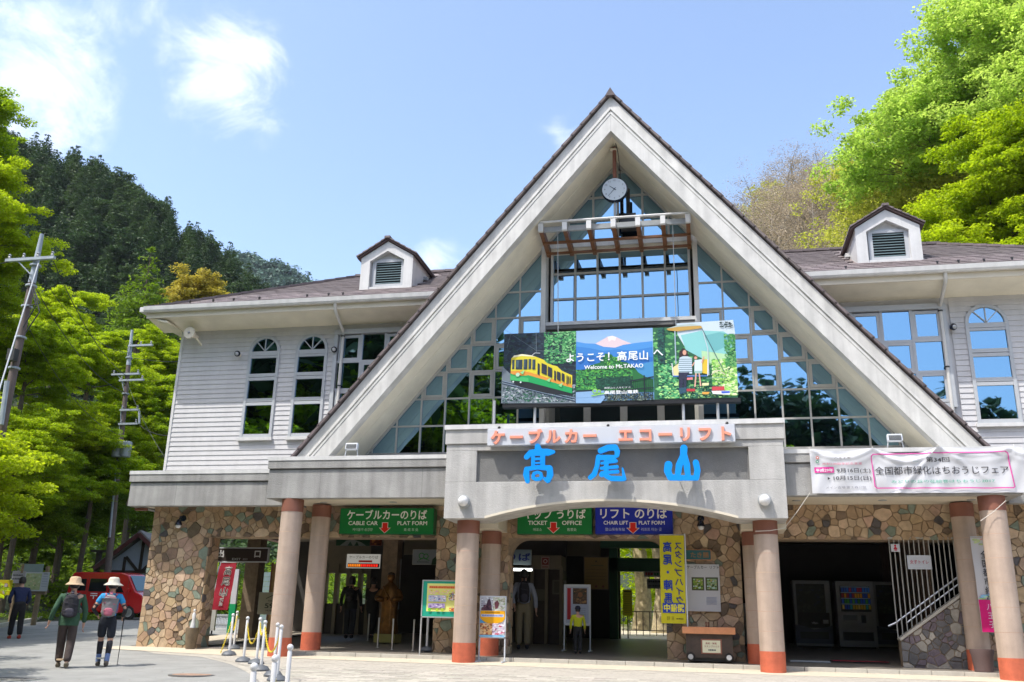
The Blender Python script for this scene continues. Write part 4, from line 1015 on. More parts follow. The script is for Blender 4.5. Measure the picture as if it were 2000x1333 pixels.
def crown_at(key, px, py, y, sc, rot, label, cat='maple tree', group=None, name=None):
    p = at(px, py, y); z = p[2] - HC[key] * sc; g = terrain(p[0], y)
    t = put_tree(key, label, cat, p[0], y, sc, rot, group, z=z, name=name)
    if z > g + .2:
        q = MB().path([(0, 0, (g - z - .5) / sc), (.1, 0, (g - z) * .5 / sc), (0, 0, .1)], [.34, .28, .24], 8).mesh('lower_trunk', mats=[MATS['bark']], smooth=True)
        o = bpy.data.objects.new('lower_trunk', q); COL.objects.link(o); o.parent = t
    return t
for a in MP: crown_at(*a)
# ------------------------------------------------------------------ woods behind
crown_at('pine_tree', 285, 560, 34, .9, .5, 'dark layered pine standing before the steep wooded hillside', 'pine tree')
crown_at('gold_tree', 385, 575, 40, .75, .9, 'golden-leaved tree peeping over the left wing roof', 'tree')
crown_at('gold_tree', 440, 600, 46, .6, 2.9, 'smaller golden tree just above the left eave', 'tree')
# right side behind the roof
crown_at('lime_tree', 1870, 240, 26, .85, 1.0, 'tall lime-green tree reaching furthest into the sky at the right', 'tree')
crown_at('lime_tree', 1990, 60, 24, .85, 3.4, 'lime-green tree filling the upper right corner', 'tree')
crown_at('spring_tree', 1800, 400, 30, .8, 2.2, 'pale yellow-green tree with long bare branches behind the right dormer', 'tree')
crown_at('spring_tree', 1900, 330, 28, .8, 5.0, 'thin-leaved pale tree between the two lime-green crowns', 'tree')
crown_at('spring_tree', 1745, 330, 33, .72, 1.1, 'feathery pale green tree at the left side of the lime-green crowns', 'tree')
crown_at('spring_tree', 1950, 190, 31, .85, 4.2, 'feathery yellow-green tree filling the gap in the upper right corner', 'tree')
crown_at('lime_tree', 2040, 170, 22, .8, 5.1, 'lime-green tree half outside the right edge, high up', 'tree')
crown_at('maple_tree', 1940, 450, 17, .75, 4.4, 'deep green maple rising over the right wing roof', 'maple tree')
crown_at('maple_tree', 2060, 300, 16, .8, .6, 'large maple at the right edge above the roof', 'maple tree')
crown_at('cedar_tree', 1590, 385, 80, .9, 0, 'dark conifer on the skyline of the right-hand hill', 'conifer')
def far_tree(me, name, cat, label, group, x, y, sc, rot):
    o = bpy.data.objects.new(name, me); COL.objects.link(o); o.location = (x, y, terrain(x, y) - .6); o.scale = (sc * random.uniform(.85, 1.15), sc * random.uniform(.85, 1.15), sc); o.rotation_euler = (0, 0, rot)
    return tag(o, label, cat, group)
SM = {k: single(k) for k in ('cedar_tree', 'cypress_tree', 'broadleaf_tree', 'bare_tree', 'pale_green_tree')}
def bare_single():
    tk, cr = TREES['bare_tree']; return tk, cr
random.seed(21); rnd = random.Random(21)
def proj(x, y, z):
    c = ROT.T @ (np.array([x, y, z]) - CAM); return (1000 + FPX * c[0] / c[2], 666.5 + FPX * c[1] / c[2]) if c[2] > 0 else (-9999, 0)
# the steep wood on the left
pts = []; tries = 0
while len(pts) < 290 and tries < 60000:
    tries += 1; y = rnd.uniform(56, 142); x = rnd.uniform(-175, -52); u_, v_ = proj(x, y, terrain(x, y) + 6)
    if not (-60 < u_ < 660 and 150 < v_ < 700): continue
    if all((x - a) ** 2 + (y - b) ** 2 > 4.0 ** 2 for a, b in pts): pts.append((x, y))
for x, y in pts:
    k = rnd.choices(('cedar_tree', 'cypress_tree', 'broadleaf_tree'), (5, 3, 3))[0]
    far_tree(SM[k], 'hillside_' + ('conifer' if k != 'broadleaf_tree' else 'evergreen'), 'conifer' if k != 'broadleaf_tree' else 'tree', 'dark pointed conifer of the dense wood on the steep left hillside' if k != 'broadleaf_tree' else 'round-crowned dark evergreen of the wood on the steep left hillside', 'conifers of the dark wood on the left hillside' if k != 'broadleaf_tree' else 'round evergreens of the dark wood on the left hillside', x, y, rnd.uniform(.72, 1.02) * (1 if k != 'broadleaf_tree' else .8), rnd.uniform(0, 6))
# the right-hand hill: leafless and freshly green trees
pts = []; tries = 0
while len(pts) < 170 and tries < 60000:
    tries += 1; y = rnd.uniform(34, 100); x = rnd.uniform(-6, 75); u_, v_ = proj(x, y, terrain(x, y) + 6)
    if not (1380 < u_ < 2080 and -60 < v_ < 520): continue
    if all((x - a) ** 2 + (y - b) ** 2 > 3.3 ** 2 for a, b in pts): pts.append((x, y))
for i, (x, y) in enumerate(pts):
    green = rnd.random() < .30
    if green: far_tree(SM['pale_green_tree'], 'hillside_pale_tree', 'tree', 'yellow-green tree in first leaf on the right hillside', 'freshly green trees on the right hillside', x, y, rnd.uniform(.6, .9), rnd.uniform(0, 6))
    else: put_tree('bare_tree', 'leafless brownish tree on the right hillside', 'tree', x, y, rnd.uniform(.75, 1.15), rnd.uniform(0, 6), 'leafless trees on the right hillside', z=terrain(x, y) - .4, name='leafless_tree')
cs, rs_ = [], []
for i in range(2600):
    x = rnd.uniform(-130, -14); y = rnd.uniform(36, 130); cs.append((x, y, terrain(x, y) + rnd.uniform(-.3, 1.6))); rs_.append(rnd.uniform(1.2, 3.0))
o = bpy.data.objects.new('hillside_undergrowth', leaf_mesh('hillside_undergrowth', cs, rs_, 34, .42, 'leaf_dark', 23, .6)); COL.objects.link(o); tag(o, 'dark undergrowth between the trees of the left hillside', 'undergrowth', kind='stuff')
cs, rs_ = [], []
for i in range(1300):
    x = rnd.uniform(0, 60); y = rnd.uniform(24, 96); cs.append((x, y, terrain(x, y) + rnd.uniform(0, 3.5))); rs_.append(rnd.uniform(.8, 1.8))
o = bpy.data.objects.new('brushwood', leaf_mesh('brushwood', cs, rs_, 60, .16, 'twig_haze', 19, .7)); COL.objects.link(o); tag(o, 'brownish brushwood between the leafless trees on the right hillside', 'brushwood', kind='stuff')
# the far ridge beyond the left wing, one unbroken wood
leafmat('leaf_far', (.085, .15, .12), (.13, .20, .14), .25)  # lighter and bluer than the near wood: distance haze put into the colour
cs, rs_ = [], []
ridge = [U(px, py, 450) for px, py in ((380, 470), (450, 484), (500, 493), (560, 512), (640, 552), (720, 590), (900, 680))]
mb = MB(); n = len(ridge)
for p in ridge: mb.v += [(p[0], 450, p[2] - 6), (p[0] + 10, 380, p[2] * .5), (p[0] + 20, 330, 10)]
for i in range(n - 1):
    for k in range(2): mb.f.append((i * 3 + k, (i + 1) * 3 + k, (i + 1) * 3 + k + 1, i * 3 + k + 1)); mb.m.append(0); mb.c.append(None)
mb.build('far_hill', MATS['leaf_far'], kind='structure')
for i in range(1500):
    t = rnd.random() * (n - 1.01); k = int(t); f = t - k; p = ridge[k] * (1 - f) + ridge[k + 1] * f; s = rnd.random() ** 1.5
    top = p[2] - 6; y = 450 - 70 * s; z = top + (top * .5 + 3 - top) * s if s > 0 else top
    cs.append((p[0] + 10 * s + rnd.uniform(-3, 3), y, z + rnd.uniform(0, 3.5))); rs_.append(rnd.uniform(2.4, 5.0))
leaf_mesh_o = bpy.data.objects.new('far_wood', leaf_mesh('far_wood', cs, rs_, 46, .95, 'leaf_far', 3, .8, .2, .6)); COL.objects.link(leaf_mesh_o)
tag(leaf_mesh_o, 'distant green wood with bluish haze in its colour on the ridge beyond the left wing roof', 'wood', kind='stuff')
# woods behind the camera, which the glazing mirrors
k = 0
for x, y, key, sc in [(-24, -27, 'broadleaf_tree', 2.1), (-31, -30, 'broadleaf_tree', 2.2), (-38, -32, 'maple_tree', 2.3), (-18, -31, 'maple_tree', 1.9), (-13, -34, 'broadleaf_tree', 1.5),(-26, -44, 'broadleaf_tree', 1.7), (-19, -40, 'maple_tree', 1.9), (-14, -46, 'broadleaf_tree', 1.7), (-33, -38, 'broadleaf_tree', 1.8), (-40, -46, 'maple_tree', 1.9), (-22, -58, 'broadleaf_tree', 1.9), (-31, -56, 'cedar_tree', 1.7),
                      (-11, -60, 'broadleaf_tree', 1.6), (-6, -66, 'cedar_tree', 1.5), (0, -70, 'broadleaf_tree', 1.25), (6, -66, 'maple_tree', 1.3), (11, -72, 'broadleaf_tree', 1.3), (15, -66, 'cedar_tree', 1.35), (20, -70, 'broadleaf_tree', 1.5), (26, -64, 'broadleaf_tree', 1.35),
                      (32, -68, 'maple_tree', 1.5), (39, -70, 'broadleaf_tree', 1.5), (46, -66, 'broadleaf_tree', 1.5), (-48, -40, 'broadleaf_tree', 1.9), (-17, -52, 'maple_tree', 2.1), (9, -60, 'shaded_maple', 1.2), (23, -59, 'shaded_maple', 1.2), (35, -60, 'shaded_maple', 1.3), (-3, -58, 'shaded_maple', 1.2), (52, -62, 'broadleaf_tree', 1.5), (3, -72, 'broadleaf_tree', 1.5), (8, -70, 'cedar_tree', 1.3), (13, -71, 'broadleaf_tree', 1.55), (17, -72, 'broadleaf_tree', 1.6), (22, -67, 'shaded_maple', 1.6), (29, -69, 'broadleaf_tree', 1.6), (36, -66, 'broadleaf_tree', 1.6), (42, -72, 'cedar_tree', 1.5), (-55, -52, 'broadleaf_tree', 2.0)]:
    put_tree(key, 'tall tree across the plaza mirrored in the gable glass', 'tree', x, y, sc * (1.3 if x > -8 else 1.1), k * 1.3, 'trees across the plaza mirrored in the glass', name='plaza_tree'); k += 1
# the maples left of the view that shade the plaza
for i, (x, y, sc) in enumerate(((-22.5, -13.5, 1.15), (-24.5, 3, .85), (-21.8, -.6, .78), (-24, -4.5, .9), (-15.4, -9.6, .68))):
    put_tree('maple_tree', 'maple beside the plaza casting shade over the lower left asphalt', 'maple tree', x, y, sc, i * 1.7, 'maples beside the plaza just outside the view', name='plaza_maple')
# undergrowth bank behind the van and the board
cs, rs_ = [], []
for i in range(420):
    x = rnd.uniform(-48, -18); y = rnd.uniform(18, 34)
    cs.append((x, y, terrain(x, y) + rnd.uniform(0, 1.0) + max(0, (y - 22)) * .12)); rs_.append(rnd.uniform(.5, 1.3))
o = bpy.data.objects.new('undergrowth', leaf_mesh('undergrowth', cs, rs_, 110, .14, 'leaf_mid', 9, .7)); COL.objects.link(o); tag(o, 'dark green undergrowth on the bank behind the red van', 'undergrowth', kind='stuff')
cs, rs_ = [], []
for i in range(160):
    x = rnd.uniform(-9, 6); y = rnd.uniform(17, 26); cs.append((x, y, gz(x, y) + rnd.uniform(.3, 4.5))); rs_.append(rnd.uniform(.6, 1.3))
o = bpy.data.objects.new('shrubbery', leaf_mesh('shrubbery', cs, rs_, 90, .13, 'leaf_maple', 12, .7)); COL.objects.link(o); tag(o, 'sunlit green shrubbery seen through the passage of the hall', 'shrubbery', kind='stuff')
for i, (x, y) in enumerate(((-1.75, 14.5), (-2.6, 16.5))):
    t = thing('gnarled_tree', ['stout mottled tree trunk seen through the passage beside the yellow notice', 'second tree trunk deeper behind the passage'][i], 'tree', (x, y, gz(x, y)))
    MB().path([(x, y, gz(x, y) - .2), (x + .1, y, 2.0), (x - .05, y, 4.0), (x + .1, y, 7)], [.42, .3, .27, .2], 10).build('trunk', M('bark_mottled', (.34, .28, .17), .9, .5, 5, .6, 30), t, smooth=True)
    o = bpy.data.objects.new('crown', leaf_mesh('crown', [(x + rnd.uniform(-2, 2), y + rnd.uniform(-1.5, 1.5), rnd.uniform(4, 7.5)) for _ in range(26)], [.8] * 26, 120, .11, 'leaf_maple', 30 + i)); COL.objects.link(o); o.parent = t; o.location = -t.location
# ------------------------------------------------------------------ lettering and signs
M('salmon', (.80, .30, .20), .45, 0); M('letter_blue', (.0, .26, .80), .35, 0); M('lamp_white', (.62, .62, .62), .15, 0)
M('sign_green', (.0, .13, .045), .3, .03, 3); M('sign_blue', (.004, .025, .30), .3, .03, 3); M('sign_white', (.52, .55, .60), .4, .03, 3)
M('alu', (.45, .46, .47), .35, .05, 5, metal=.3); M('wood_dark', (.045, .03, .022), .6, .3, 8); M('wood_orange', (.52, .22, .10), .55, .12, 9)
def hull(pts):
    pts = sorted(set(pts)); 
    def half(ps):
        h = []
        for p in ps:
            while len(h) > 1 and (h[-1][0] - h[-2][0]) * (p[1] - h[-2][1]) - (h[-1][1] - h[-2][1]) * (p[0] - h[-2][0]) <= 0: h.pop()
            h.append(p)
        return h[:-1]
    return half(pts) + half(pts[::-1])
def stroke(mb, pts, y0, y1, k):
    for (x0, z0_, r0), (x1, z1, r1) in zip(pts[:-1], pts[1:]):
        c = [(x0 + r0 * math.cos(i * .5236), z0_ + r0 * math.sin(i * .5236)) for i in range(12)] + [(x1 + r1 * math.cos(i * .5236), z1 + r1 * math.sin(i * .5236)) for i in range(12)]
        mb.prism(hull([(round(a, 5), round(b, 5)) for a, b in c]), y0 - k * .0006, y1 + k * .0006); k += 1
    return k
def cpt(cx, cy, ox, oy, s, y): p = U(ox + cx / s, oy + cy / s, y); return p[0], p[2]
YL = -.80
ns = thing('station_name_letters', 'three bright blue brush-style characters standing off the grey panel above the arch', 'lettering', (-2, YL, 4.1), None)
pxm = .01085 / 8
def glyph(strokes, ox, oy):
    mb = MB(); k = 0
    for st_ in strokes:
        k = stroke(mb, [(*cpt(a, b, ox, oy, 8, YL), r * pxm) for a, b, r in st_], YL, YL + .05, k)
    return mb.build('character', MATS['letter_blue'], ns)
KO = [[(400, 95, 45), (410, 180, 62)], [(225, 262, 42), (290, 200, 50), (420, 182, 52), (560, 190, 56), (650, 182, 26)], [(328, 240, 30), (328, 430, 30)], [(478, 240, 40), (476, 430, 38)],
      [(330, 225, 20), (470, 225, 20)], [(330, 295, 20), (470, 290, 20)], [(330, 358, 14), (470, 356, 14)], [(330, 412, 20), (470, 410, 20)],
      [(228, 455, 42), (222, 540, 50), (240, 640, 36)], [(235, 450, 34), (400, 428, 32), (585, 436, 44)], [(588, 440, 48), (596, 540, 50), (560, 632, 40), (500, 600, 22)],
      [(330, 560, 28), (345, 520, 24), (400, 500, 22), (450, 520, 24), (460, 570, 28), (440, 605, 28), (370, 612, 28), (330, 590, 28)]]
BI = [[(1385, 165, 46), (1500, 118, 48), (1610, 112, 48), (1645, 170, 42), (1640, 235, 36), (1610, 262, 22)], [(1352, 262, 30), (1480, 252, 22), (1610, 255, 22)],
      [(1352, 262, 40), (1325, 420, 36), (1285, 530, 42), (1222, 585, 36)], [(1400, 300, 16), (1600, 285, 26)], [(1400, 362, 20), (1625, 325, 28)], [(1395, 440, 24), (1640, 418, 28)], [(1400, 512, 24), (1650, 492, 28)],
      [(1475, 290, 34), (1470, 560, 38)], [(1400, 540, 40), (1470, 500, 30)], [(1470, 560, 36), (1545, 598, 40), (1690, 602, 40), (1755, 605, 32), (1728, 440, 12)]]
SA = [[(685, 205, 56), (678, 320, 50), (612, 470, 52), (585, 655, 44)], [(685, 300, 50), (730, 460, 50), (750, 655, 42)], [(470, 662, 48), (640, 668, 42), (870, 672, 38)],
      [(445, 465, 60), (430, 560, 56), (472, 655, 50)], [(872, 432, 48), (898, 550, 46), (880, 665, 46)]]
for g_, ox, oy in ((KO, 1000, 860), (BI, 1000, 860), (SA, 1250, 850)): glyph(g_, ox, oy)
for px, py in ((1045, 885), (1060, 930), (1175, 885), (1195, 930), (1320, 920), (1350, 930), (1335, 885)):
    p = U(px, py, YL); MB().cyl((p[0], YL + .05, p[2]), (p[0], -.4, p[2]), .01, n=6).build('mounting_pin', MATS['steel'], ns)
bs = thing('box_sign', 'long pale box sign with salmon pink raised characters on top of the portal', 'sign', (-2.02, -.62, 4.52))
MB().box(-4.67, .63, -.68, -.54, 4.53, 4.90).build('sign_box', MATS['sign_white'], bs, bevel=.006)
def raised(body, x, z, h, y, d, m, par, wd, bold=.035):
    vs, fs = text_geo(body, bold)
    if not vs: return
    y0 = .12; mb = MB(); n = len(vs); 
    P2 = [(x + (a - .5) * wd, z + (b - .38) * h) for a, b in vs]
    mb.add([(a, y, b) for a, b in P2], fs)
    edges = {}
    for f in fs:
        for i in range(len(f)):
            e = (f[i], f[(i + 1) % len(f)]); edges[e] = 1
    for (a, b) in edges:
        if (b, a) not in edges: mb.add([(P2[a][0], y, P2[a][1]), (P2[b][0], y, P2[b][1]), (P2[b][0], y + d, P2[b][1]), (P2[a][0], y + d, P2[a][1])], [(0, 3, 2, 1)])
    return mb.build('character', m, par)
for body, px0, px1 in (('ケーブルカー', 971, 1151), ('エコーリフト', 1221, 1416)):
    for i, ch in enumerate(body):
        px = px0 + (px1 - px0) * i / 5; p = U(px, 848, -.8)[0]; raised(ch, p, 4.70, .33, -.73, .05, MATS['salmon'], bs, .33, 'b')
for px in (974, 1187, 1420): x = U(px, 828, -.7)[0]; MB().ball((x, -.64, 4.93), .035, 8).build('eyelet', MATS['black'], bs)

def board_sign(name, label, x0, x1, y, z0_, z1, m, draw, th=.07, cat='sign', mat=None):
    t = thing(name, label, cat, ((x0 + x1) / 2, y, z0_)); MB().box(x0, x1, y, y + th, z0_, z1).build('sign_panel', MATS[m], t)
    f = Flat((x0, y - .001, z0_)); draw(f, x1 - x0, z1 - z0_); f.build('print', t, mat); return t
def arrow(f, x, y, s):
    f.poly([(x - .052 * s, y + .085 * s), (x - .052 * s, y), (x - .10 * s, y), (x, y - .09 * s), (x + .10 * s, y), (x + .052 * s, y), (x + .052 * s, y + .085 * s)], '#e8d8cc')
    f.poly([(x - .042 * s, y + .077 * s), (x - .042 * s, y - .006 * s), (x - .082 * s, y - .006 * s), (x, y - .08 * s), (x + .082 * s, y - .006 * s), (x + .042 * s, y - .006 * s), (x + .042 * s, y + .077 * s)], '#d8200c')
W_ = '#f2f0ea'
def dr1(f, w, h):
    f.rect(.012, .012, w - .012, h - .012, '#0a7a35')
    f.text('ケーブルカーのりば', w * .5, h * .56, .235, W_, .035, width=2.02); f.text('CABLE CAR', .60, h * .34, .095, W_, .03, width=.75); f.text('PLAT FORM', 1.84, h * .34, .095, W_, .03, width=.74)
    f.text('케이블카 승강장', .60, h * .11, .07, '#cfe0cf', .0); f.text('乘 缆 车 处', 1.82, h * .11, .07, '#cfe0cf', .0); arrow(f, w * .49, h * .24, 1.5)
board_sign('cable_car_sign', 'green sign reading CABLE CAR PLAT FORM on the stone lintel left of the portal', -8.74, -6.37, 1.2, 2.80, 3.41, 'sign_green', dr1, .26)
def dr2(f, w, h):
    f.rect(.012, .012, w - .012, h - .012, '#0a7a35'); f.text('キップ うりば', w * .5, h * .56, .225, W_, .035, width=1.46)
    f.text('TICKET', .48, h * .34, .095, W_, .03, width=.45); f.text('OFFICE', 1.28, h * .34, .095, W_, .03, width=.46); f.text('매표소', .48, h * .11, .07, '#cfe0cf'); f.text('售票处', 1.28, h * .11, .07, '#cfe0cf'); arrow(f, w * .49, h * .24, 1.5)
board_sign('ticket_office_sign', 'green sign reading TICKET OFFICE partly hidden by the arch', -4.34, -2.6, 1.2, 2.81, 3.42, 'sign_green', dr2, .26)
def dr3(f, w, h):
    f.rect(.012, .012, w - .012, h - .012, '#1228a8'); f.text('リフト のりば', w * .5, h * .56, .235, W_, .035, width=1.52)
    f.text('CHAIR LIFT', .47, h * .34, .085, W_, .03, width=.56); f.text('PLAT FORM', 1.28, h * .34, .085, W_, .03, width=.58); f.text('登山吊车车站', .45, h * .11, .07, '#cfd4ea'); f.text('리프트 타는 곳', 1.27, h * .11, .07, '#cfd4ea'); arrow(f, w * .49, h * .22, 1.5)
board_sign('chair_lift_sign', 'blue sign reading CHAIR LIFT PLAT FORM under the arch', -2.52, -.77, 1.2, 2.82, 3.43, 'sign_blue', dr3, .26)

def dashes(f, x0, y, x1, h, col, seed):
    rn = random.Random(seed); x = x0
    while x < x1 - h * .5:
        ww = h * rn.uniform(.5, 1.0); f.rect(x, y, x + ww, y + h * rn.uniform(.8, 1), col, same=True); x += ww + h * .25
    f.k += 1
# ---- picture banner in front of the glass -------------------------------------------
bn = thing('welcome_banner', 'wide three-part picture banner with a yellow-green cable car, mountain view and chairlift, welcoming visitors', 'banner', (-1.97, 1.0, 4.9))
BX, BZ, BW, BHt = -4.73, 5.88, 5.52, 1.76
MB().box(BX, BX + BW, 1.0, 1.05, BZ, BZ + BHt).build('backing', MATS['alu'], bn)
MB().box(BX, BX + BW + .06, 1.0, 1.2, BZ - .1, BZ - .005).build('lower_box', MATS['black'], bn)
for x in (-4.95, -3.95, -.45, .33): MB().cyl((x, 1.1, 4.85), (x, 1.1, BZ + .1), .035, n=8).build('support_post', MATS['alu'], bn, smooth=True)
def cv(cx, cy):            # from the enlarged photograph of the left and middle panels to banner metres
    px, py = 980 + cx / 6.25, 640 + cy / 6.25; return (px - 982.5) * .01212, (787.5 - .0235 * (px - 981) - py) * .01297
def cq(cx, cy):            # same for the right panel
    px, py = 1290 + cx / 8.33, 630 + cy / 8.33; return (px - 982.5) * .01212, (787.5 - .0235 * (px - 981) - py) * .01297
PW = [0, 1.785, 3.625, BW]
f = Flat((BX, .998, BZ), step=.0007)
f.rect(0, 0, PW[1], BHt, '#1c2c3c'); f.mottle(0, .5, PW[1], BHt, ['#18283a', '#22384a', '#1c3040', '#2c4450', '#14202c', '#20403c'], 420, .10, 1)
f.mottle(1.0, .95, PW[1], BHt, ['#2f8a50', '#57a868', '#1d5a3c', '#16303a', '#7cc07c'], 260, .07, 2); f.mottle(1.45, 1.0, PW[1], BHt, ['#4ca25c', '#2a7048', '#8ccc88'], 90, .06, 22)
f.poly([cv(0, 470), cv(100, 560), cv(930, 800), cv(930, 920), cv(0, 920)], '#74808a'); f.mottle(0, 0, PW[1], .42, ['#8a96a0', '#5c6a74', '#2f6a50', '#b0b8be', '#3c4a54', '#1e4638'], 320, .06, 3)
for y_ in (0, 26): f.line([cv(10, 660 + y_), cv(930, 872 + y_)], .022, '#24344c'); f.line([cv(10, 652 + y_), cv(930, 862 + y_)], .008, '#9ab0c8')
f.poly([cv(120, 640), cv(340, 665), cv(900, 800), cv(900, 835), cv(560, 800), cv(250, 730), cv(130, 670)], '#20262c')
f.poly([cv(112, 560), cv(118, 380), cv(150, 345), cv(250, 328), cv(380, 345), cv(430, 362), cv(530, 400), cv(570, 440), cv(640, 465), cv(700, 480), cv(760, 535), cv(850, 575), cv(890, 590), cv(890, 745), cv(340, 600)], '#e0d234')
f.poly([cv(130, 370), cv(150, 345), cv(250, 328), cv(380, 345), cv(425, 362), cv(250, 350)], '#f0ecc8')
f.poly([cv(112, 535), cv(260, 530), cv(340, 545), cv(890, 705), cv(890, 745), cv(340, 600), cv(112, 570)], '#e2973c')
f.poly([cv(110, 560), cv(200, 600), cv(340, 585), cv(890, 740), cv(890, 806), cv(345, 668), cv(110, 645)], '#1fa45c'); f.poly([cv(110, 585), cv(340, 620), cv(345, 668), cv(110, 645)], '#45b86c')
for a, b, c, d in ((130, 400, 160, 512), (175, 398, 262, 515), (275, 394, 325, 515), (338, 392, 372, 512), (388, 398, 425, 518)): f.poly([cv(a, b), cv(c, b - 3), cv(c, d), cv(a, d)], '#2c3c4c'); f.poly([cv(a + 6, b + 8), cv(a + (c - a) * .5, b + 6), cv(a + (c - a) * .4, d - 20), cv(a + 6, d - 30)], '#46606c')
for a, b, c, d, s_ in ((455, 440, 482, 575, 12), (505, 440, 572, 560, 28), (585, 480, 640, 595, 26), (665, 530, 688, 645, 12), (700, 540, 745, 640, 20), (760, 560, 795, 655, 16), (820, 590, 833, 695, 6), (842, 600, 852, 690, 5), (862, 605, 872, 690, 5)):
    f.poly([cv(a, b), cv(c, b + s_), cv(c, d + s_), cv(a, d)], '#26303e')
for x_, y_ in ((600, 640), (265, 545), (750, 700)): f.poly([cv(x_ - 30, y_ + 10), cv(x_ + 25, y_ - 22), cv(x_ + 8, y_ + 35)], '#8ed890')
f.disc(*cv(205, 580), .05, '#b8e0c0'); f.disc(*cv(150, 665), .022, '#dfe6ea'); f.disc(*cv(245, 672), .022, '#dfe6ea')
f.line([cv(385, 345), cv(420, 318), cv(485, 322)], .014, '#c8d0d6'); f.line([cv(430, 60), cv(438, 320)], .008, '#7a8894'); f.line([cv(30, 30), cv(430, 285), cv(930, 340)], .006, '#6c7a86'); f.line([cv(60, 250), cv(110, 60)], .006, '#6c7a86')
f.build('picture_panel', bn)
f = Flat((BX, .998, BZ), step=.0007)
for k in range(12): f.rect(PW[1], 1.1 + k * .055, PW[2], 1.1 + (k + 1) * .055 + .001, (.56 + .012 * (12 - k) * .6, .72 + .012 * (12 - k) * .5, .90 + .004 * (12 - k)), same=True)
f.k += 1; f.rect(PW[1], 0, PW[2], 1.12, '#6c9cc8')
f.poly([cv(1170, 215), cv(1290, 150), cv(1330, 128), cv(1390, 118), cv(1440, 135), cv(1500, 165), cv(1640, 222), cv(1500, 260), cv(1300, 260)], '#e4cfd6')
f.poly([cv(1330, 128), cv(1390, 118), cv(1440, 135), cv(1420, 180), cv(1380, 165), cv(1345, 190)], '#f4e8ea')
f.poly([cv(936, 182), cv(1060, 205), cv(1180, 212), cv(1280, 250), cv(1420, 262), cv(1520, 230), cv(1680, 208), cv(1880, 190), cv(1880, 470), cv(936, 470)], '#4e96dc')
f.poly([cv(936, 240), cv(1100, 262), cv(1280, 300), cv(1450, 280), cv(1620, 300), cv(1880, 260), cv(1880, 640), cv(936, 640)], '#3c84d0')
f.poly([cv(936, 330), cv(1120, 372), cv(1240, 350), cv(1400, 400), cv(1880, 380), cv(1880, 640), cv(936, 640)], '#2f74c4'); f.poly([cv(1700, 470), cv(1880, 430), cv(1880, 640), cv(1600, 640)], '#4892c8')
x0, y0 = cv(936, 780); x1, y1 = cv(1880, 540)
f.poly([cv(936, 560), cv(1050, 520), cv(1120, 470), cv(1230, 440), cv(1300, 330), cv(1380, 345), cv(1430, 420), cv(1560, 440), cv(1640, 480), cv(1700, 560), cv(1780, 610), cv(1880, 640), cv(1880, 790), cv(936, 790)], '#27703c')
f.mottle(x0, y0, x0 + 1.35, .78, ['#1c5c34', '#34864a', '#4aa04c', '#153c2c', '#2a7a46', '#66b84c'], 520, .06, 5)
a_, b_ = cv(1230, 520), cv(1560, 340); f.mottle(a_[0] + .12, a_[1], b_[0] - .12, b_[1] - .06, ['#4aa04c', '#7ac850', '#34864a', '#1c5c34'], 90, .045, 6)
f.poly([cv(1180, 640), cv(1600, 600), cv(1640, 740), cv(1200, 760)], '#174638'); f.mottle(*cv(1180, 740), *cv(1600, 610), ['#123a30', '#1c5040', '#246048'], 120, .05, 7)
f.poly([cv(936, 780), cv(1280, 760), cv(1290, 860), cv(1240, 920), cv(936, 920)], '#8ab0d8'); f.line([cv(936, 860), cv(1240, 850)], .008, '#6a90bc')
f.poly([cv(936, 770), cv(1280, 755), cv(1280, 772), cv(936, 790)], '#1c3038')
f.mottle(*cv(1285, 900), *cv(1880, 800), ['#2c3c40', '#5c6c60', '#8c9c8c', '#384c3c', '#1e2c30'], 160, .04, 8)
f.line([cv(1600, 665), cv(1880, 615)], .03, '#1c2834'); f.line([cv(1380, 780), cv(1880, 740)], .022, '#1c2834'); f.line([cv(1770, 600), cv(1775, 880)], .03, '#1c2834')
for k in range(22): x_ = 1400 + k * 22; f.line([cv(x_, 700 - k * 3), cv(x_, 870)], .010, '#22303a', True)
f.k += 1
f.disc(*cv(1170, 780), .062, '#8fd04a', 16); f.disc(*cv(1170, 780), .038, '#7a9cc0', 16); f.disc(*cv(1220, 785), .05, '#8fd04a', 16); f.disc(*cv(1220, 785), .03, '#7a9cc0', 16); f.poly([cv(1125, 830), cv(1290, 800), cv(1290, 812), cv(1130, 842)], '#8fd04a')
f.build('picture_panel', bn)
f = Flat((BX, .998, BZ), step=.0007)
f.rect(PW[2], 0, PW[3], BHt, '#2e6a48'); f.mottle(PW[2], .0, PW[3], BHt, ['#3c8a58', '#2a6a48', '#58a860', '#1e4c3c', '#7cc474'], 260, .09, 11)
f.poly([cq(300, 60), cq(1220, 20), cq(1240, 240), cq(900, 470), cq(620, 500), cq(430, 420), cq(330, 240)], '#cfe0ec'); f.poly([cq(380, 250), cq(720, 180), cq(1060, 200), cq(1200, 300), cq(1180, 480), cq(1000, 640), cq(700, 620), cq(450, 480)], '#8cd0d0')
f.poly([cq(760, 260), cq(1000, 210), cq(1200, 260), cq(1130, 420), cq(900, 520)], '#72b8bc'); f.poly([cq(700, 500), cq(1100, 560), cq(1240, 700), cq(700, 700)], '#b8e0b0')
f.mottle(*cq(850, 1200), *cq(1240, 620), ['#a8dc6c', '#88c858', '#c4ec90', '#64ac54', '#ddf0b8'], 260, .07, 12); f.mottle(*cq(5, 1240), *cq(330, 640), ['#2e7c50', '#4aa468', '#7ccc84', '#1c5444', '#b4e48c'], 260, .07, 13)
f.mottle(*cq(1060, 760), *cq(1240, 240), ['#4c9c58', '#3c8450', '#78b86c'], 90, .06, 14); f.mottle(*cq(5, 700), *cq(120, 120), ['#1c4448', '#245a50', '#163438', '#2c6c58'], 110, .07, 15)
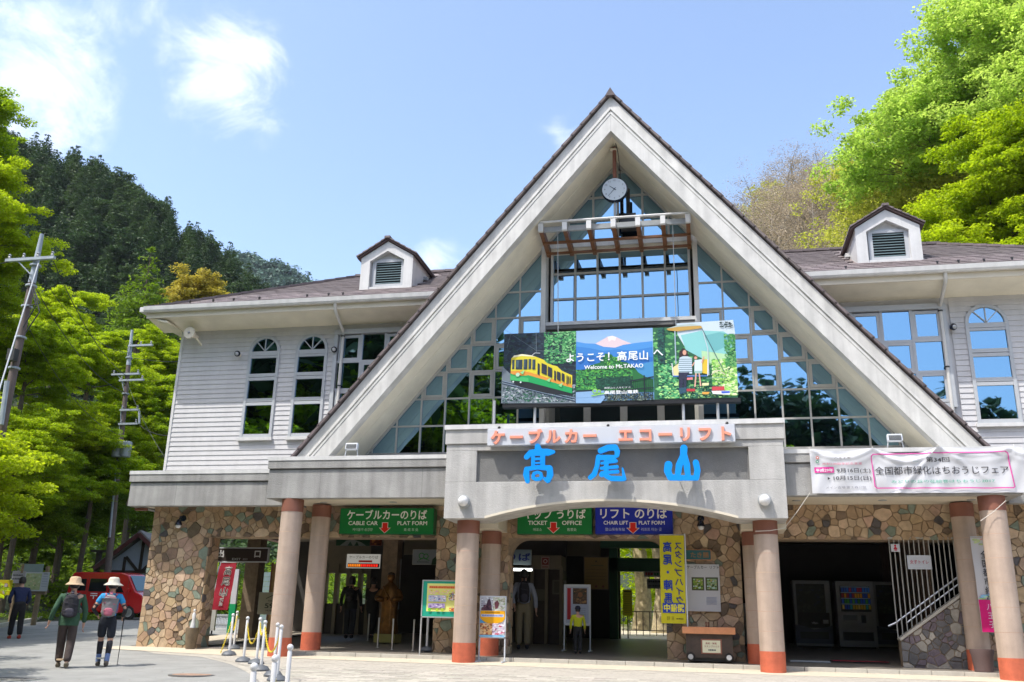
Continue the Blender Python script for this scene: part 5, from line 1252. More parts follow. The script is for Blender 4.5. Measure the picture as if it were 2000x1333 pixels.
f.mottle(*cq(330, 1240), *cq(1000, 1040), ['#2c6c58', '#1e4840', '#58a070', '#a0d080', '#245444'], 170, .06, 16); f.mottle(*cq(1000, 150), *cq(1210, 40), ['#26383c', '#345054', '#1c2c30'], 40, .035, 17, .4)
f.poly([cq(150, 150), cq(330, 100), cq(560, 80), cq(710, 110), cq(730, 145), cq(560, 165), cq(330, 190), cq(190, 175)], '#c8a050'); f.poly([cq(150, 145), cq(330, 95), cq(560, 75), cq(700, 105), cq(330, 118)], '#b8c8c4')
f.line([cq(288, 190), cq(288, 700)], .026, '#a8c0d0'); f.line([cq(725, 150), cq(800, 480), cq(800, 880)], .02, '#c8d8e0'); f.line([cq(720, 150), cq(960, 660), cq(1040, 830)], .018, '#4c7078')
f.poly([cq(700, 640), cq(790, 640), cq(790, 870), cq(690, 850)], '#e8c43c'); f.poly([cq(240, 760), cq(330, 700), cq(340, 890), cq(250, 880)], '#e8dca0'); f.line([cq(225, 700), cq(240, 890), cq(780, 890), cq(795, 640)], .022, '#e0e8ee'); f.line([cq(240, 900), cq(770, 895)], .035, '#3c6cb0')
f.disc(*cq(415, 515), .062, '#3a2a2c', ry=.085); f.poly([cq(350, 500), cq(480, 500), cq(485, 600), cq(345, 620)], '#3a2a2c'); f.disc(*cq(430, 530), .044, '#e0a890', ry=.062)
f.poly([cq(350, 610), cq(400, 590), cq(480, 590), cq(545, 620), cq(540, 860), cq(340, 850), cq(320, 760)], '#c8dce8')
for k in range(7): f.line([cq(335, 635 + k * 32), cq(540, 635 + k * 32)], .012, '#3c5870', True)
f.k += 1; f.poly([cq(325, 840), cq(500, 840), cq(450, 900), cq(440, 1110), cq(395, 1110), cq(400, 930), cq(375, 1130), cq(325, 1130)], '#2c3048'); f.poly([cq(320, 1080), cq(440, 1070), cq(440, 1150), cq(330, 1180)], '#2e5468')
f.disc(*cq(600, 605), .045, '#6a4838'); f.disc(*cq(605, 618), .035, '#e0a890'); f.poly([cq(585, 650), cq(700, 640), cq(700, 830), cq(575, 840)], '#d4e4f0'); f.line([cq(700, 690), cq(735, 600)], .03, '#e0a890'); f.line([cq(580, 690), cq(545, 740)], .026, '#e0a890')
f.poly([cq(580, 820), cq(700, 820), cq(690, 860), cq(580, 860)], '#9cc0b8'); f.line([cq(600, 860), cq(575, 1060)], .032, '#e2b09c'); f.line([cq(650, 860), cq(665, 1050)], .032, '#e2b09c')
f.poly([cq(840, 1065), cq(1030, 1060), cq(1030, 1120), cq(840, 1125)], '#d04850'); f.poly([cq(830, 1130), cq(1115, 1125), cq(1110, 1190), cq(850, 1175)], '#e8eef2'); f.poly([cq(980, 1135), cq(1110, 1132), cq(1110, 1162), cq(985, 1168)], '#3c60d0'); f.poly([cq(445, 1095), cq(580, 1095), cq(570, 1135), cq(445, 1135)], '#c03c44')
f.poly([cq(455, 925), cq(545, 920), cq(545, 955), cq(455, 960)], '#e88890'); f.poly([cq(690, 1010), cq(795, 1005), cq(790, 1045), cq(690, 1050)], '#ecebb0'); f.poly([cq(680, 1145), cq(800, 1145), cq(780, 1180), cq(690, 1180)], '#e8a84c'); f.line([cq(840, 880), cq(900, 830), cq(960, 815), cq(1050, 880)], .016, '#e0c8c4'); f.line([cq(760, 935), cq(1060, 925)], .012, '#8cb8a8')
f.build('picture_panel', bn)
f = Flat((BX, .975, BZ), step=.0007); f.k = 8
ax = cv(815, 0)[0]
for ch, cx, cy in zip('ようこそ！高尾山へ', (865, 990, 1120, 1245, 1375, 1505, 1640, 1770, 1945), (425, 422, 420, 416, 412, 410, 406, 405, 372)):
    u_, v_ = cv(cx, cy); g = text_geo(ch, .03); f.mb.col = srgb('#f4f8fb'); s_ = .245; q = len(g[0]) // 5
    f.mb.add([f.p(u_ + (a - .5) * s_, v_ + (b - .0) * s_ + .0, f.k + .15 * (i // q)) for i, (a, b) in enumerate(g[0])], g[1])
f.build('large_lettering', bn); f = Flat((BX, .975, BZ), step=.0007); f.k = 8
u_, v_ = cv(1050, 522); f.text('Welcome to Mt.TAKAO', u_ + .68, v_, .10, '#f4f8fb', .03, width=1.40)
u_, v_ = cv(1285, 755); f.text('高尾山と人をむすぶ', u_, v_, .045, '#e4eaee', .0, 'l', width=.62); u_, v_ = cv(1285, 818); f.text('高尾登山電鉄', u_, v_, .088, '#f4f8fb', .035, 'l', width=.80)
f.build('white_lettering', bn)

# ---- cloth banner on the right canopy ---------------------------------------------------
cb = thing('cloth_banner', 'long wrinkled white cloth banner with magenta frame and Japanese dates tied along the right canopy', 'banner', (4.4, -.33, 3.5))
CX0, CZ0, CW, CH = 2.12, 3.49, 4.75, .92
def swag(x, y):
    v = 0
    for c, w_, a in ((.62, .62, 1), (1.86, .62, 1.4), (3.2, .72, .8), (4.3, .6, 1)):
        t = (x - c) / w_
        if abs(t) < 1: yy = CH - .26 * a * (1 - t * t) * .8; v += .022 * math.exp(-((y - yy) / .05) ** 2) * a + .012 * math.exp(-((y - yy + .12) / .08) ** 2)
    v += .012 * math.sin(9 * x + 5 * y) * (1 - y / CH) + .016 * math.exp(-((x - 2.48 + (CH - y) * .9) / .06) ** 2) + .006 * math.sin(13 * x - 7 * y + 2 * math.sin(3 * x))
    v += .02 * math.exp(-((x - 2.48 - (CH - y) * 1.3) / .08) ** 2) * (y / CH)
    return v * 1.7 + .03
f = Flat((CX0, -.325, CZ0), step=.0014); f.warp = swag
nx, ny = 150, 26
f.mb.col = srgb('#f0f2f6')
def top(x):  # scalloped upper hem
    s_ = 0
    for a, b, d in ((0, 1.24, .05), (1.24, 2.48, .13), (2.48, 3.9, .03), (3.9, 4.75, .06)):
        if a <= x <= b: t = (x - a) / (b - a); s_ = d * 4 * t * (1 - t)
    return CH - s_
vs = []; 
for j in range(ny + 1):
    for i in range(nx + 1):
        x = CW * i / nx; y = top(x) * j / ny; vs.append(f.p(x, y, 0))
f.mb.add(vs, [(j * (nx + 1) + i, j * (nx + 1) + i + 1, (j + 1) * (nx + 1) + i + 1, (j + 1) * (nx + 1) + i) for j in range(ny) for i in range(nx)])
M('banner_cloth', (.62, .63, .66), .6, .03, 5, trans=.15)
f.mb.c = [None] * len(f.mb.c); clo = f.mb.build('cloth', MATS['banner_cloth'], cb, smooth='all')
def cflat():
    g = Flat((CX0, -.325, CZ0), step=.0014); g.warp = swag; g.k = 8; return g
f = cflat()
def bp(cx, cy): return (1570 + cx / 4.65 - 1582) * .00981, (860 + cy / 4.65) * -.0104 + 963 * .0104
def fr_line(p, q, wd, col):
    n = max(2, int(math.hypot(q[0] - p[0], q[1] - p[1]) / .06))
    f.line([(p[0] + (q[0] - p[0]) * i / n, p[1] + (q[1] - p[1]) * i / n) for i in range(n + 1)], wd, col)
c4 = [bp(640, 128), bp(1815, 118), bp(1835, 135), bp(1860, 430), bp(1845, 440), bp(650, 436), bp(632, 420), bp(620, 150), bp(640, 128)]
for a, b in zip(c4[:-1], c4[1:]): fr_line(a, b, .022, '#e052a8')
f.build('frame_line', cb); f = cflat()
for (cx, cy), c in (((125, 152), '#e86a4c'), ((122, 188), '#3ca880')): f.disc(*bp(cx, cy), .03, c); f.disc(*bp(cx, cy), .016, '#f0f2f6')
def bt(body, cx, cy, wpx, h, col, bold=0.0): u_, v_ = bp(cx, cy); f.text(body, u_, v_, h, col, bold, 'l', width=wpx / 4.65 * .00981)
f.build('round_emblem', cb); f = cflat()
bt('八王子市', 280, 166, 150, .045, '#5a4848'); bt('市制100周年記念事業', 165, 222, 370, .05, '#e88aa0')
p = bp(90, 290); q = bp(270, 240); f.rect(p[0], p[1], q[0], q[1], '#e83ca0', 6, 2); bt('平成29年', 102, 283, 160, .07, '#ffffff', .03)
bt('9月16日(土)', 295, 300, 310, .112, '#3c3c46', .012); bt('10月15日(日)', 262, 368, 345, .104, '#3c3c46', .012); f.poly([bp(208, 328), bp(232, 342), bp(208, 356)], '#3c3c46'); bt('メイン会場:富士森公園', 185, 438, 365, .052, '#8c8c98')
f.build('date_lettering', cb); f = cflat()
bt('第34回', 1110, 205, 210, .10, '#34343c', .01); fr_line(bp(990, 200), bp(1040, 200), .006, '#88aaaa'); fr_line(bp(1380, 190), bp(1430, 188), .006, '#88aaaa')
bt('全国都市緑化はちおうじフェア', 645, 315, 1185, .165, '#34343c', .006); bt('みどりの丘の花絵巻はちおうじ2017', 785, 390, 910, .062, '#48b89c')
f.build('title_lettering', cb)
M('rope', (.6, .58, .52), .8, 0)
for a, b in (((1582, 963), (1532, 1032)), ((1532, 1032), (1475, 1038)), ((1965, 978), (1915, 1018))):
    p, q = U(*a, -.33), U(*b, -.27); MB().path([p, (p + q) / 2 + np.array([0, 0, -.02]), q], .006, 5).build('rope', MATS['rope'], cb)
for x in (0, 1.24, 2.48, 3.9): MB().path([(CX0 + x, -.36, CZ0 + CH), (CX0 + x, -.33, 4.45)], .005, 5).build('tie_cord', MATS['rope'], cb)

# ---- flags -----------------------------------------------------------------------------------
def flag(name, label, x0, x1, y, z0_, z1, cloth, draw, pole_x, zb, ztop, mirror=False, lean=0.0):
    t = thing(name, label, 'flag', (pole_x, y, zb))
    w_ = x1 - x0; h = z1 - z0_
    wv = lambda a, b: .022 * math.sin(a * 9 + b * 2.2) + .012 * math.sin(b * 7)
    f = Flat((x0, y, z0_), r=(1, 0, 0), u=(lean, 0, 1), step=.0016); f.warp = wv
    mb = MB(); nx, ny = 8, 30; mb.add([f.p(w_ * i / nx, h * j / ny, 0) for j in range(ny + 1) for i in range(nx + 1)], [(j * (nx + 1) + i, j * (nx + 1) + i + 1, (j + 1) * (nx + 1) + i + 1, (j + 1) * (nx + 1) + i) for j in range(ny) for i in range(nx)])
    mb.build('cloth', cloth, t, smooth='all')
    f.k = 8
    if mirror: f.mirror = w_
    draw(f, w_, h); f.build('print', t)
    MB().cyl((pole_x, y, zb), (pole_x + lean * (ztop - zb), y, ztop), .014, n=8).build('pole', MATS['sign_white'], t)
    MB().cyl((x0 + lean * h, y, z1 + .015), (x1 + .03 + lean * h, y, z1 + .015), .008, n=6).build('cross_rod', MATS['sign_white'], t)
    return t
M('cloth_yellow', (.62, .56, .01), .7, .04, 4, trans=.25); M('cloth_red', (.36, .01, .03), .7, .08, 4, trans=.25); M('cloth_lime', (.42, .62, .03), .7, .05, 4, trans=.3); M('cloth_white', (.6, .6, .62), .7, .03, 4, trans=.2)
def dry(f, w, h):
    B = '#1c3ca0'; f.vtext('高尾・陣馬', w * .69, h * .93, .235, B, .045, pitch=.272, sx=.86); f.vtext('スタンプハイク', w * .24, h * .93, .19, '#2c3478', .03, pitch=.192)
    f.rect(w * .04, h * .115, w * .93, h * .225, B, 4, 2); f.text('開催中', w * .48, h * .127, .165, '#e8dc20', .04, width=w * .80); f.text('王 冠', w * .62, h * .035, .07, '#3c4410', .0, width=.16); dashes(f, w * .12, h * .045, w * .42, .025, '#3c4410', 1)
flag('yellow_flag', 'tall yellow vertical flag with blue characters seen from behind, standing before the stone pier', -1.06, -.53, .9, .90, 2.76, MATS['cloth_yellow'], dry, -.505, .13, 2.8, True)
def drr(f, w, h):
    f.vtext('高尾山', w * .55, h * .93, .27, '#f0ece8', .06, pitch=.30); f.vtext('高尾山', w * .55, h * .93, .27, '#241418', .015, pitch=.30)
    f.mottle(w * .46, h * .08, w * .66, h * .40, ['#a8a0a0', '#948c90', '#b8b0b0'], 46, .035, 4)
p = at(425, 1228, 8.2)
flag('red_flag', 'dark red vertical flag with white-edged characters beyond the left stone pier', at(418, 1130, 6.0)[0], at(418, 1130, 6.0)[0] + .55, 6.0, at(440, 1192, 6.0)[2], at(450, 1100, 6.0)[2], MATS['cloth_red'], drr, at(415, 1130, 6.0)[0] - .03, .35, at(450, 1096, 6.0)[2], False, .12)
flag('lime_flag', 'narrow lime-yellow flag beside the red one behind the left pier', at(414, 1130, 7.5)[0] - .1, at(414, 1130, 7.5)[0] + .08, 7.5, at(420, 1158, 7.5)[2], at(420, 1092, 7.5)[2], MATS['cloth_lime'], lambda f, w, h: f.rect(.02, .02, w - .02, .04, '#88b020'), at(414, 1130, 7.5)[0] - .12, .4, at(420, 1090, 7.5)[2], False, .1)
def drw(f, w, h):
    f.mottle(.02, h - .16, w - .02, h - .02, ['#c8d8a0', '#f0c0b8', '#e8e8d0'], 14, .05, 3); f.vtext('全国都市緑化', w * .56, h * .86, .17, '#34343c', .02, pitch=.178, sx=.8)
    f.mottle(.02, h * .34, w - .02, h * .41, ['#88b8d8', '#b0d890', '#d8b8d8'], 16, .05, 4); f.rect(0, 0, w, h * .335, '#d81878', 3, 8); f.vtext('八王子', w * .5, h * .30, .14, '#f0c8dc', .02, pitch=.17)
p = at(1895, 1050, .75)
flag('fair_flag', 'white and magenta vertical flag tied between the two right-hand columns', p[0], p[0] + .40, .75, at(1920, 1235, .75)[2], p[2], MATS['cloth_white'], drw, p[0] + .42, .12, p[2] + .05, False, -.0)

# ---- boards on and around the columns --------------------------------------------------------------
def easel(name, label, x0, x1, y, z0_, z1, zb, border, draw, frame='alu', leg=True):
    t = thing(name, label, 'notice board', ((x0 + x1) / 2, y, zb))
    MB().box(x0, x1, y, y + .03, z0_, z1).build('board', border, t)
    fr = MATS[frame]
    for a, b, c, d in ((x0 - .02, x1 + .02, z1, z1 + .025), (x0 - .02, x1 + .02, z0_ - .025, z0_)): MB().box(a, b, y - .01, y + .04, c, d).build('frame_rail', fr, t)
    for a in (x0 - .02, x1 - .005): MB().box(a, a + .025, y - .01, y + .04, zb + .02, z1).build('leg', fr, t); MB().box(a - .005, a + .03, y - .28, y + .3, zb, zb + .03).build('foot', fr, t)
    f = Flat((x0, y - .001, z0_)); draw(f, x1 - x0, z1 - z0_); f.build('poster', t); return t
M('board_green', (.0, .30, .20), .6, .04, 3)
def dre(f, w, h):
    f.rect(.10, .11, w - .05, h - .05, '#eef08c'); f.rect(.14, h - .16, w * .72, h - .10, '#f0a068'); dashes(f, .16, h - .155, w * .7, .045, '#d86020', 1)
    f.poly([(w * .78, h - .20), (w * .86, h - .09), (w * .96, h - .14), (w * .93, h - .20)], '#2cc040'); f.mottle(.14, h - .28, w - .1, h - .19, ['#f0b0c0', '#f4e060', '#f8d0c0'], 60, .03, 1); f.mottle(.14, h - .36, w * .6, h - .30, ['#e8e060', '#d8c858'], 30, .03, 2)
    f.rect(.14, h * .42, w * .52, h * .60, '#c8d0e8'); f.mottle(.15, h * .43, w * .51, h * .59, ['#c8d4ec', '#9cb0dc', '#e8c8d8', '#6c80b8', '#f0f0f0'], 70, .028, 3)
    f.mottle(w * .58, h * .46, w - .08, h * .66, ['#8c78b8', '#e8e8ec', '#303848', '#e07058', '#8cc060', '#f0f0f0', '#e8a040'], 90, .03, 4)
    f.rect(.14, h * .24, w * .50, h * .37, '#b8a8d0'); f.mottle(.15, h * .25, w * .49, h * .36, ['#a890c8', '#d0c8e0', '#7c68a0'], 50, .026, 5); f.mottle(w * .6, h * .15, w - .07, h * .28, ['#e04828', '#f07848', '#c8d0d8', '#b83820'], 50, .03, 6)
    for k, x_ in enumerate((.18, .36, .48)): f.disc(x_, h * .19, .035, ('#6cd840', '#b8d840', '#b8d040')[k])
easel('green_notice_board', 'green framed notice board with a yellow poster left of the second column', -6.40, -5.33, .72, .93, 1.70, .07, MATS['board_green'], dre)
def drh(f, w, h):
    f.rect(0, 0, w, h, '#f4f4f4'); f.rect(0, h * .66, w * .5, h, '#c8ccd4'); f.mottle(.0, h * .66, w * .5, h, ['#d8dce4', '#a8a4b0', '#e8ecf0', '#b4b8c4'], 60, .04, 1)
    f.poly([(w * .02, h * .66), (w * .06, h * .74), (w * .2, h * .74), (w * .28, h * .92), (w * .36, h * .96), (w * .42, h * .86), (w * .47, h * .66)], '#4c3444'); f.mottle(w * .03, h * .67, w * .42, h * .8, ['#5c3c4c', '#74505c', '#3c2836'], 34, .035, 2)
    f.mottle(w * .5, h * .66, w, h, ['#c4d0b8', '#e4e8dc', '#b8b4a4', '#f0f0ec', '#a8bc98'], 70, .04, 3); f.poly([(w * .56, h * .86), (w * .68, h * .92), (w * .76, h * .84), (w * .70, h * .72), (w * .6, h * .70)], '#7c4850')
    f.poly([(0, h * .65), (w, h * .65), (w, h * .46), (w * .9, h * .38), (w * .7, h * .34), (w * .3, h * .34), (w * .1, h * .40), (0, h * .47)], '#f4b010'); f.rect(w * .03, h * .50, w * .95, h * .565, '#c8d4ec'); dashes(f, w * .08, h * .515, w * .92, .032, '#7888c8', 2); dashes(f, w * .2, h * .6, w * .8, .02, '#a06c10', 3)
    f.poly([(0, h * .34), (w * .22, h * .35), (w * .05, h * .42), (0, h * .44)], '#5cb0e8'); f.rect(0, h * .05, w * .5, h * .34, '#e8bc80'); f.mottle(0, h * .05, w * .5, h * .34, ['#f0d0a0', '#e0a060', '#c86c48', '#f4dcb8', '#8c5840'], 80, .035, 4)
    f.mottle(w * .5, h * .05, w, h * .34, ['#d8c8e0', '#f0e8f4', '#a080b0', '#e8dcec', '#e06080'], 70, .035, 5); f.rect(0, 0, w, h * .045, '#88c8f0')
easel('photo_poster_stand', 'white poster stand with four small photos and an orange band right of the second column', -4.93, -4.38, .28, .53, 1.36, .015, MATS['sign_white'], drh, 'sign_white')
def drp(f, w, h):
    f.rect(.03, .03, w - .03, h - .03, '#b4bcd0'); f.rect(.06, h * .12, .15, h * .93, '#b01828'); f.rect(.2, h * .52, w - .07, h * .93, '#5c4430'); f.mottle(.21, h * .53, w - .08, h * .92, ['#7c5c3c', '#4c3828', '#a07848', '#384030'], 50, .04, 1); f.disc(w * .62, h * .76, .06, '#8c5c38')
    for k in range(6): f.rect(.2, h * (.16 + k * .05), w - .1, h * (.17 + k * .05), '#7c86a0', same=True)
easel('museum_poster_stand', 'white poster stand with a red stripe behind the small child in yellow', at(1103, 1180, 2.9)[0], at(1152, 1180, 2.9)[0], 2.9, at(1127, 1220, 2.9)[2], at(1127, 1144, 2.9)[2], .23, MATS['sign_white'], drp, 'sign_white')
# ------------------------------------------------------------------ clock, lamps, speaker
cx_, cz_ = at(1200, 370, .8)[0], at(1200, 370, .8)[2]; cr_ = .325
ck = thing('hanging_clock', 'large round white-faced clock with black rim hanging from the gable peak', 'clock', (cx_, .8, cz_))
M('clock_rim', (.006, .012, .03), .25, 0); M('clock_face', (.45, .50, .56), .3, 0)
MB().lathe([(cr_ - .03, -.0), (cr_, .01), (cr_ + .01, .06), (cr_ - .02, .17), (.0, .17)], (cx_, .8, cz_), 36, 'y').build('rim', MATS['clock_rim'], ck, smooth=True)
f = Flat((cx_, .797, cz_)); f.disc(0, 0, cr_ - .022, '#c8d4de', 36)
for i in range(1, 13):
    a = math.pi / 2 - i * math.pi / 6; f.text(str(i), (cr_ - .085) * math.cos(a), (cr_ - .085) * math.sin(a) - .022, .052 if i > 9 else .05, '#5c6874', .015)
def hand(a, l, w_):
    a = R_(a); c, s = math.sin(a), math.cos(a); f.poly([(-s * w_ - c * .05, c * w_ - s * .05), (-s * w_ * .5 + c * l, c * w_ * .5 + s * l), (s * w_ * .5 + c * l, -c * w_ * .5 + s * l), (s * w_ - c * .05, -c * w_ - s * .05)], '#34465a')
hand(-52, .155, .012); hand(-139, .24, .009); f.disc(0, 0, .02, '#34465a'); f.build('dial', ck)
pt = cz_ + cr_; top_z = ZT - 1.02
MB().cyl((cx_, .9, pt - .03), (cx_, .9, top_z - .1), .05, n=10).build('hanging_post', MATS['cap_brown'], ck)
MB().cyl((cx_, .9, cz_ - cr_ + .02), (cx_, .9, 10.3), .035, n=10).build('lower_post', MATS['grey_steel'], ck)
MB().box(cx_ - .11, cx_ + .11, .82, .98, top_z - .2, top_z - .16).build('bracket', MATS['cream'], ck)
MB().path([(cx_ + .04, .7, top_z - .05), (cx_ + .10, .8, top_z - .3), (cx_ + .16, .9, pt - .05)], .012, 5).build('cable', MATS['cable'], ck)
s_ = thing('loudspeaker_cluster', 'small dark box lamp behind the pergola under the gable peak', 'spotlight', (cx_ + .25, 1.5, 10.55)); MB().box(cx_ + .08, cx_ + .48, 1.35, 1.7, 10.5, 10.85).build('housing', MATS['black'], s_); MB().cyl((cx_ + .28, 1.5, 10.85), (cx_ + .28, 1.5, 11.6), .05, n=8).build('stem', MATS['black'], s_)
def globe(px, py, lab):
    p = at(px, py, -.62); t = thing('globe_lamp', lab, 'lamp', (p[0], -.5, p[2])); MB().lathe([(.135, 0), (.14, -.05), (.125, -.07), (.10, -.07)], (p[0], -.5, p[2]), 22, 'y').build('ring', MATS['grey_steel'], t, smooth=True)
    MB().ball((p[0], -.60, p[2]), .115, 20).build('globe', MATS['lamp_white'], t, smooth='all')
globe(904, 979, 'round white globe lamp on the left end of the portal beam'); globe(1494, 977, 'round white globe lamp on the right end of the portal beam')
def wall_eye(px, py, lab):
    p = at(px, py, 1.58); t = thing('wall_light', lab, 'lamp', (p[0], 1.68, p[2])); MB().cyl((p[0], 1.69, p[2]), (p[0], 1.60, p[2] - .01), .04, n=10).build('arm', MATS['cream'], t)
    MB().ball((p[0], 1.54, p[2]), .082, 16).build('shade', MATS['clock_rim'], t, smooth='all'); MB().ball((p[0] + .01, 1.50, p[2] - .01), .055, 12).build('lens', MATS['alu'], t, smooth='all')
wall_eye(465, 692, 'small dark ball light left of the first arched window'); wall_eye(654, 684, 'small dark ball light right of the second arched window'); wall_eye(1861, 640, 'small dark ball light left of the right-hand arched window')
sp = at(369, 650, 1.05); t = thing('horn_speaker', 'round cream horn speaker under the left eave corner', 'loudspeaker', tuple(sp))
MB().lathe([(.16, .0), (.165, .03), (.13, .1), (.06, .3), (.05, .42)], tuple(sp), 24, 'y').build('horn', MATS['cream'], t, smooth=True); MB().lathe([(.0, .035), (.13, .03), (.15, .012)], tuple(sp), 24, 'y').build('mouth', MATS['soffit'], t, smooth=True)
MB().ball((sp[0], sp[1] + .0, sp[2]), .035, 10).build('driver_cap', MATS['grey_steel'], t); MB().path([(sp[0], sp[1] + .3, sp[2]), (sp[0] + .02, 1.7, sp[2] - .16)], .03, 8).build('bracket', MATS['soffit'], t); MB().path([(sp[0] - .45, sp[1] + .6, sp[2] + .17), (sp[0] - .1, sp[1] + .35, sp[2] + .05)], .055, 8).build('rear_horn', MATS['soffit'], t, smooth=True)
def flood(px, py, lab):
    p = at(px, py, .0); t = thing('floodlight', lab, 'floodlight', (p[0], 0, 4.42)); R = Matrix.Rotation(R_(-12), 3, 'X')
    MB().obox((p[0], .05, p[2]), (.30, .10, .15), R).build('housing', MATS['sign_white'], t, bevel=.008); MB().obox((p[0], -.008, p[2] + .0), (.24, .012, .10), R).build('lens', MATS['black'], t)
    for k in range(5): MB().obox((p[0], -.018, p[2] - .035 + k * .018), (.24, .008, .005), R).build('fin', MATS['grey_steel'], t)
    for sx in (-1, 1): MB().bar((p[0] + sx * .13, .05, p[2] - .05), (p[0] + sx * .17, .05, 4.42), .02, .02).build('leg', MATS['frame'], t)
flood(686, 872, 'white floodlight at the left foot of the gable'); flood(1748, 855, 'white floodlight at the right foot of the gable')
def bell(px, py, lab):
    p = at(px, py, 1.25); t = thing('bell_lamp', lab, 'lamp', (p[0], 1.46, p[2])); x, z = p[0], p[2]
    MB().lathe([(.075, 1.46 - 1.25), (.08, .17), (.03, .15)], (x, 1.25, z + .14), 14, 'y').build('wall_plate', MATS['clock_rim'], t, smooth=True)
    MB().path([(x, 1.44, z + .14), (x, 1.3, z + .16), (x, 1.25, z + .06)], .02, 8).build('arm', MATS['clock_rim'], t); MB().lathe([(.02, .1), (.05, .08), (.085, -.02), (.09, -.05)], (x, 1.25, z), 16).build('shade', MATS['clock_rim'], t, smooth=True)
    MB().ball((x, 1.25, z - .07), .07, 14, .9).build('globe', MATS['lamp_white'], t, smooth='all')
bell(349, 1022, 'dark bell lamp with white globe on the left stone pier'); bell(1369, 1024, 'dark bell lamp with white globe on the stone pier right of the blue sign')
# ------------------------------------------------------------------ posts and chains
def gpz(px, py): p = gp(px, py); return p[0], p[1]
M('plastic_white', (.58, .58, .58), .35, .02, 5); M('plastic_yellow', (.72, .55, .02), .4, .03, 5); M('base_dark', (.10, .11, .125), .5, .1, 8)
def post_mesh():
    return [('tube', MB().lathe([(.027, .08), (.027, .82), (.012, .84)], (0, 0, 0), 12).mesh('tube', smooth=True, mats=[MATS['plastic_white']])),
            ('ball_cap', MB().ball((0, 0, .865), .038, 12).mesh('ball_cap', smooth='all', mats=[MATS['plastic_white']])),
            ('weight_base', MB().lathe([(.16, 0), (.165, .03), (.12, .085), (.04, .11), (.028, .115)], (0, 0, 0), 18).mesh('weight_base', smooth=True, mats=[MATS['base_dark']]))]
PM = post_mesh(); posts = []
PS_ = [(447, 1281, 'white chain post nearest the stone pier, with its dark base on the pale strip'), (456, 1269, 'white chain post furthest back, half hidden behind another near the stone pier'), (475, 1294, 'white chain post standing alone with a yellow chain hanging from its right side'),
       (500, 1298, 'white chain post just left of two others before the leftmost column'), (509, 1311, 'white chain post with the large dark base left of the leftmost column'), (533, 1322, 'white chain post directly before the red foot of the leftmost column'), (540, 1331, 'white chain post touching another in front of the leftmost column')]
for px, py, lab in PS_: x, y = gpz(px, py); posts.append((x, y, lab))
posts += [(-4.82, -9.5, 'white post cut by the lower edge, right of the leftmost column foot'), (-4.0, -12.0, 'nearest white post, only its ball top showing at the lower edge'), (-4.26, -11.05, 'white post wrapped in yellow chain at the lower edge')]
for x, y, lab in posts:
    t = thing('chain_post', lab, 'chain post', (x, y, gz(x, y)), 'white chain posts on the forecourt')
    for nm, me in PM: piece(nm, me, t, (x, y, gz(x, y)))
def chain(a, b, sag, lab, m='plastic_yellow'):
    a = Vector(a); b = Vector(b); mb = MB(); L_ = (b - a).length * 1.15; n = max(6, int(L_ / .045)); pts = [a.lerp(b, i / n) - Vector((0, 0, sag * 4 * (i / n) * (1 - i / n))) for i in range(n + 1)]
    for i in range(n):
        p, q = pts[i], pts[i + 1]; d = (q - p).normalized(); s_ = d.cross(Vector((0, 0, 1))); s_ = s_.normalized() if s_.length > .01 else Vector((1, 0, 0)); o = (s_ if i % 2 else d.cross(s_)) * .013; e = d * .008
        mb.path([p - e + o * .3, p + (q - p) * .25 + o, p + (q - p) * .75 + o, q + e + o * .3, q + e - o * .3, p + (q - p) * .75 - o, p + (q - p) * .25 - o, p - e - o * .3, p - e + o * .3], .0055, 4, False)
    o = mb.build('plastic_chain', MATS[m], kind=None); return tag(o, lab, 'chain', 'plastic chains between the posts')
def tp(i): x, y, _ = posts[i]; return (x, y, gz(x, y) + .80)
chain(tp(1), tp(0), .30, 'yellow plastic chain hanging slack at the post nearest the stone pier'); chain(tp(0), (tp(0)[0] - .15, tp(0)[1] - .1, gz(0, tp(0)[1]) + .06), .02, 'loose yellow chain trailing down the post nearest the stone pier')
chain(tp(2), tp(3), .42, 'yellow chain sagging deep between two posts left of the leftmost column'); chain(tp(3), tp(4), .2, 'short yellow chain between the two close posts'); chain(tp(4), tp(6), .40, 'yellow chain running to the posts before the leftmost column'); 
chain((tp(9)[0], tp(9)[1], tp(9)[2]), (tp(9)[0] + .05, tp(9)[1] + .03, tp(9)[2] - .5), .05, 'yellow chain bundled round the post at the lower edge'); chain(tp(6), tp(9), .35, 'white chain hanging before the leftmost column foot', 'plastic_white')
for k, px in enumerate((833, 858, 868, 876, 884)):
    p = gp(px, 1272, .1); t = thing('stored_post', ['leftmost of the five spare white posts behind the green notice board', 'second spare white post from the left behind the green notice board', 'middle one of the five spare white posts behind the green notice board', 'spare white post second nearest the column behind the green notice board', 'spare white post closest to the second column behind the green notice board'][k], 'chain post', tuple(p), 'spare posts stored behind the green notice board')
    for nm, me in PM: piece(nm, me, t, tuple(p), None, (1, 1, .93))
for k, (px, py) in enumerate(((718, 1252), (727, 1247), (737, 1266), (765, 1270), (806, 1272))):
    p = gp(px, py, .1); lab = ['thin steel rail post left of the bronze statue', 'thin steel rail post just behind its neighbour at the statue', 'thin steel rail post in front of the statue plinth', 'leaning-looking steel rail post right of the statue plinth', 'lone steel rail post between the statue and the green notice board'][k]
    t = thing('rail_post', lab, 'barrier post', tuple(p), 'steel rail posts in the hall'); MB().cyl(tuple(p), (p[0], p[1], p[2] + .70), .02, n=10).build('tube', MATS['steel'], t, smooth=True); MB().lathe([(.05, 0), (.05, .01), (.02, .02)], tuple(p), 12).build('flange', MATS['steel'], t)

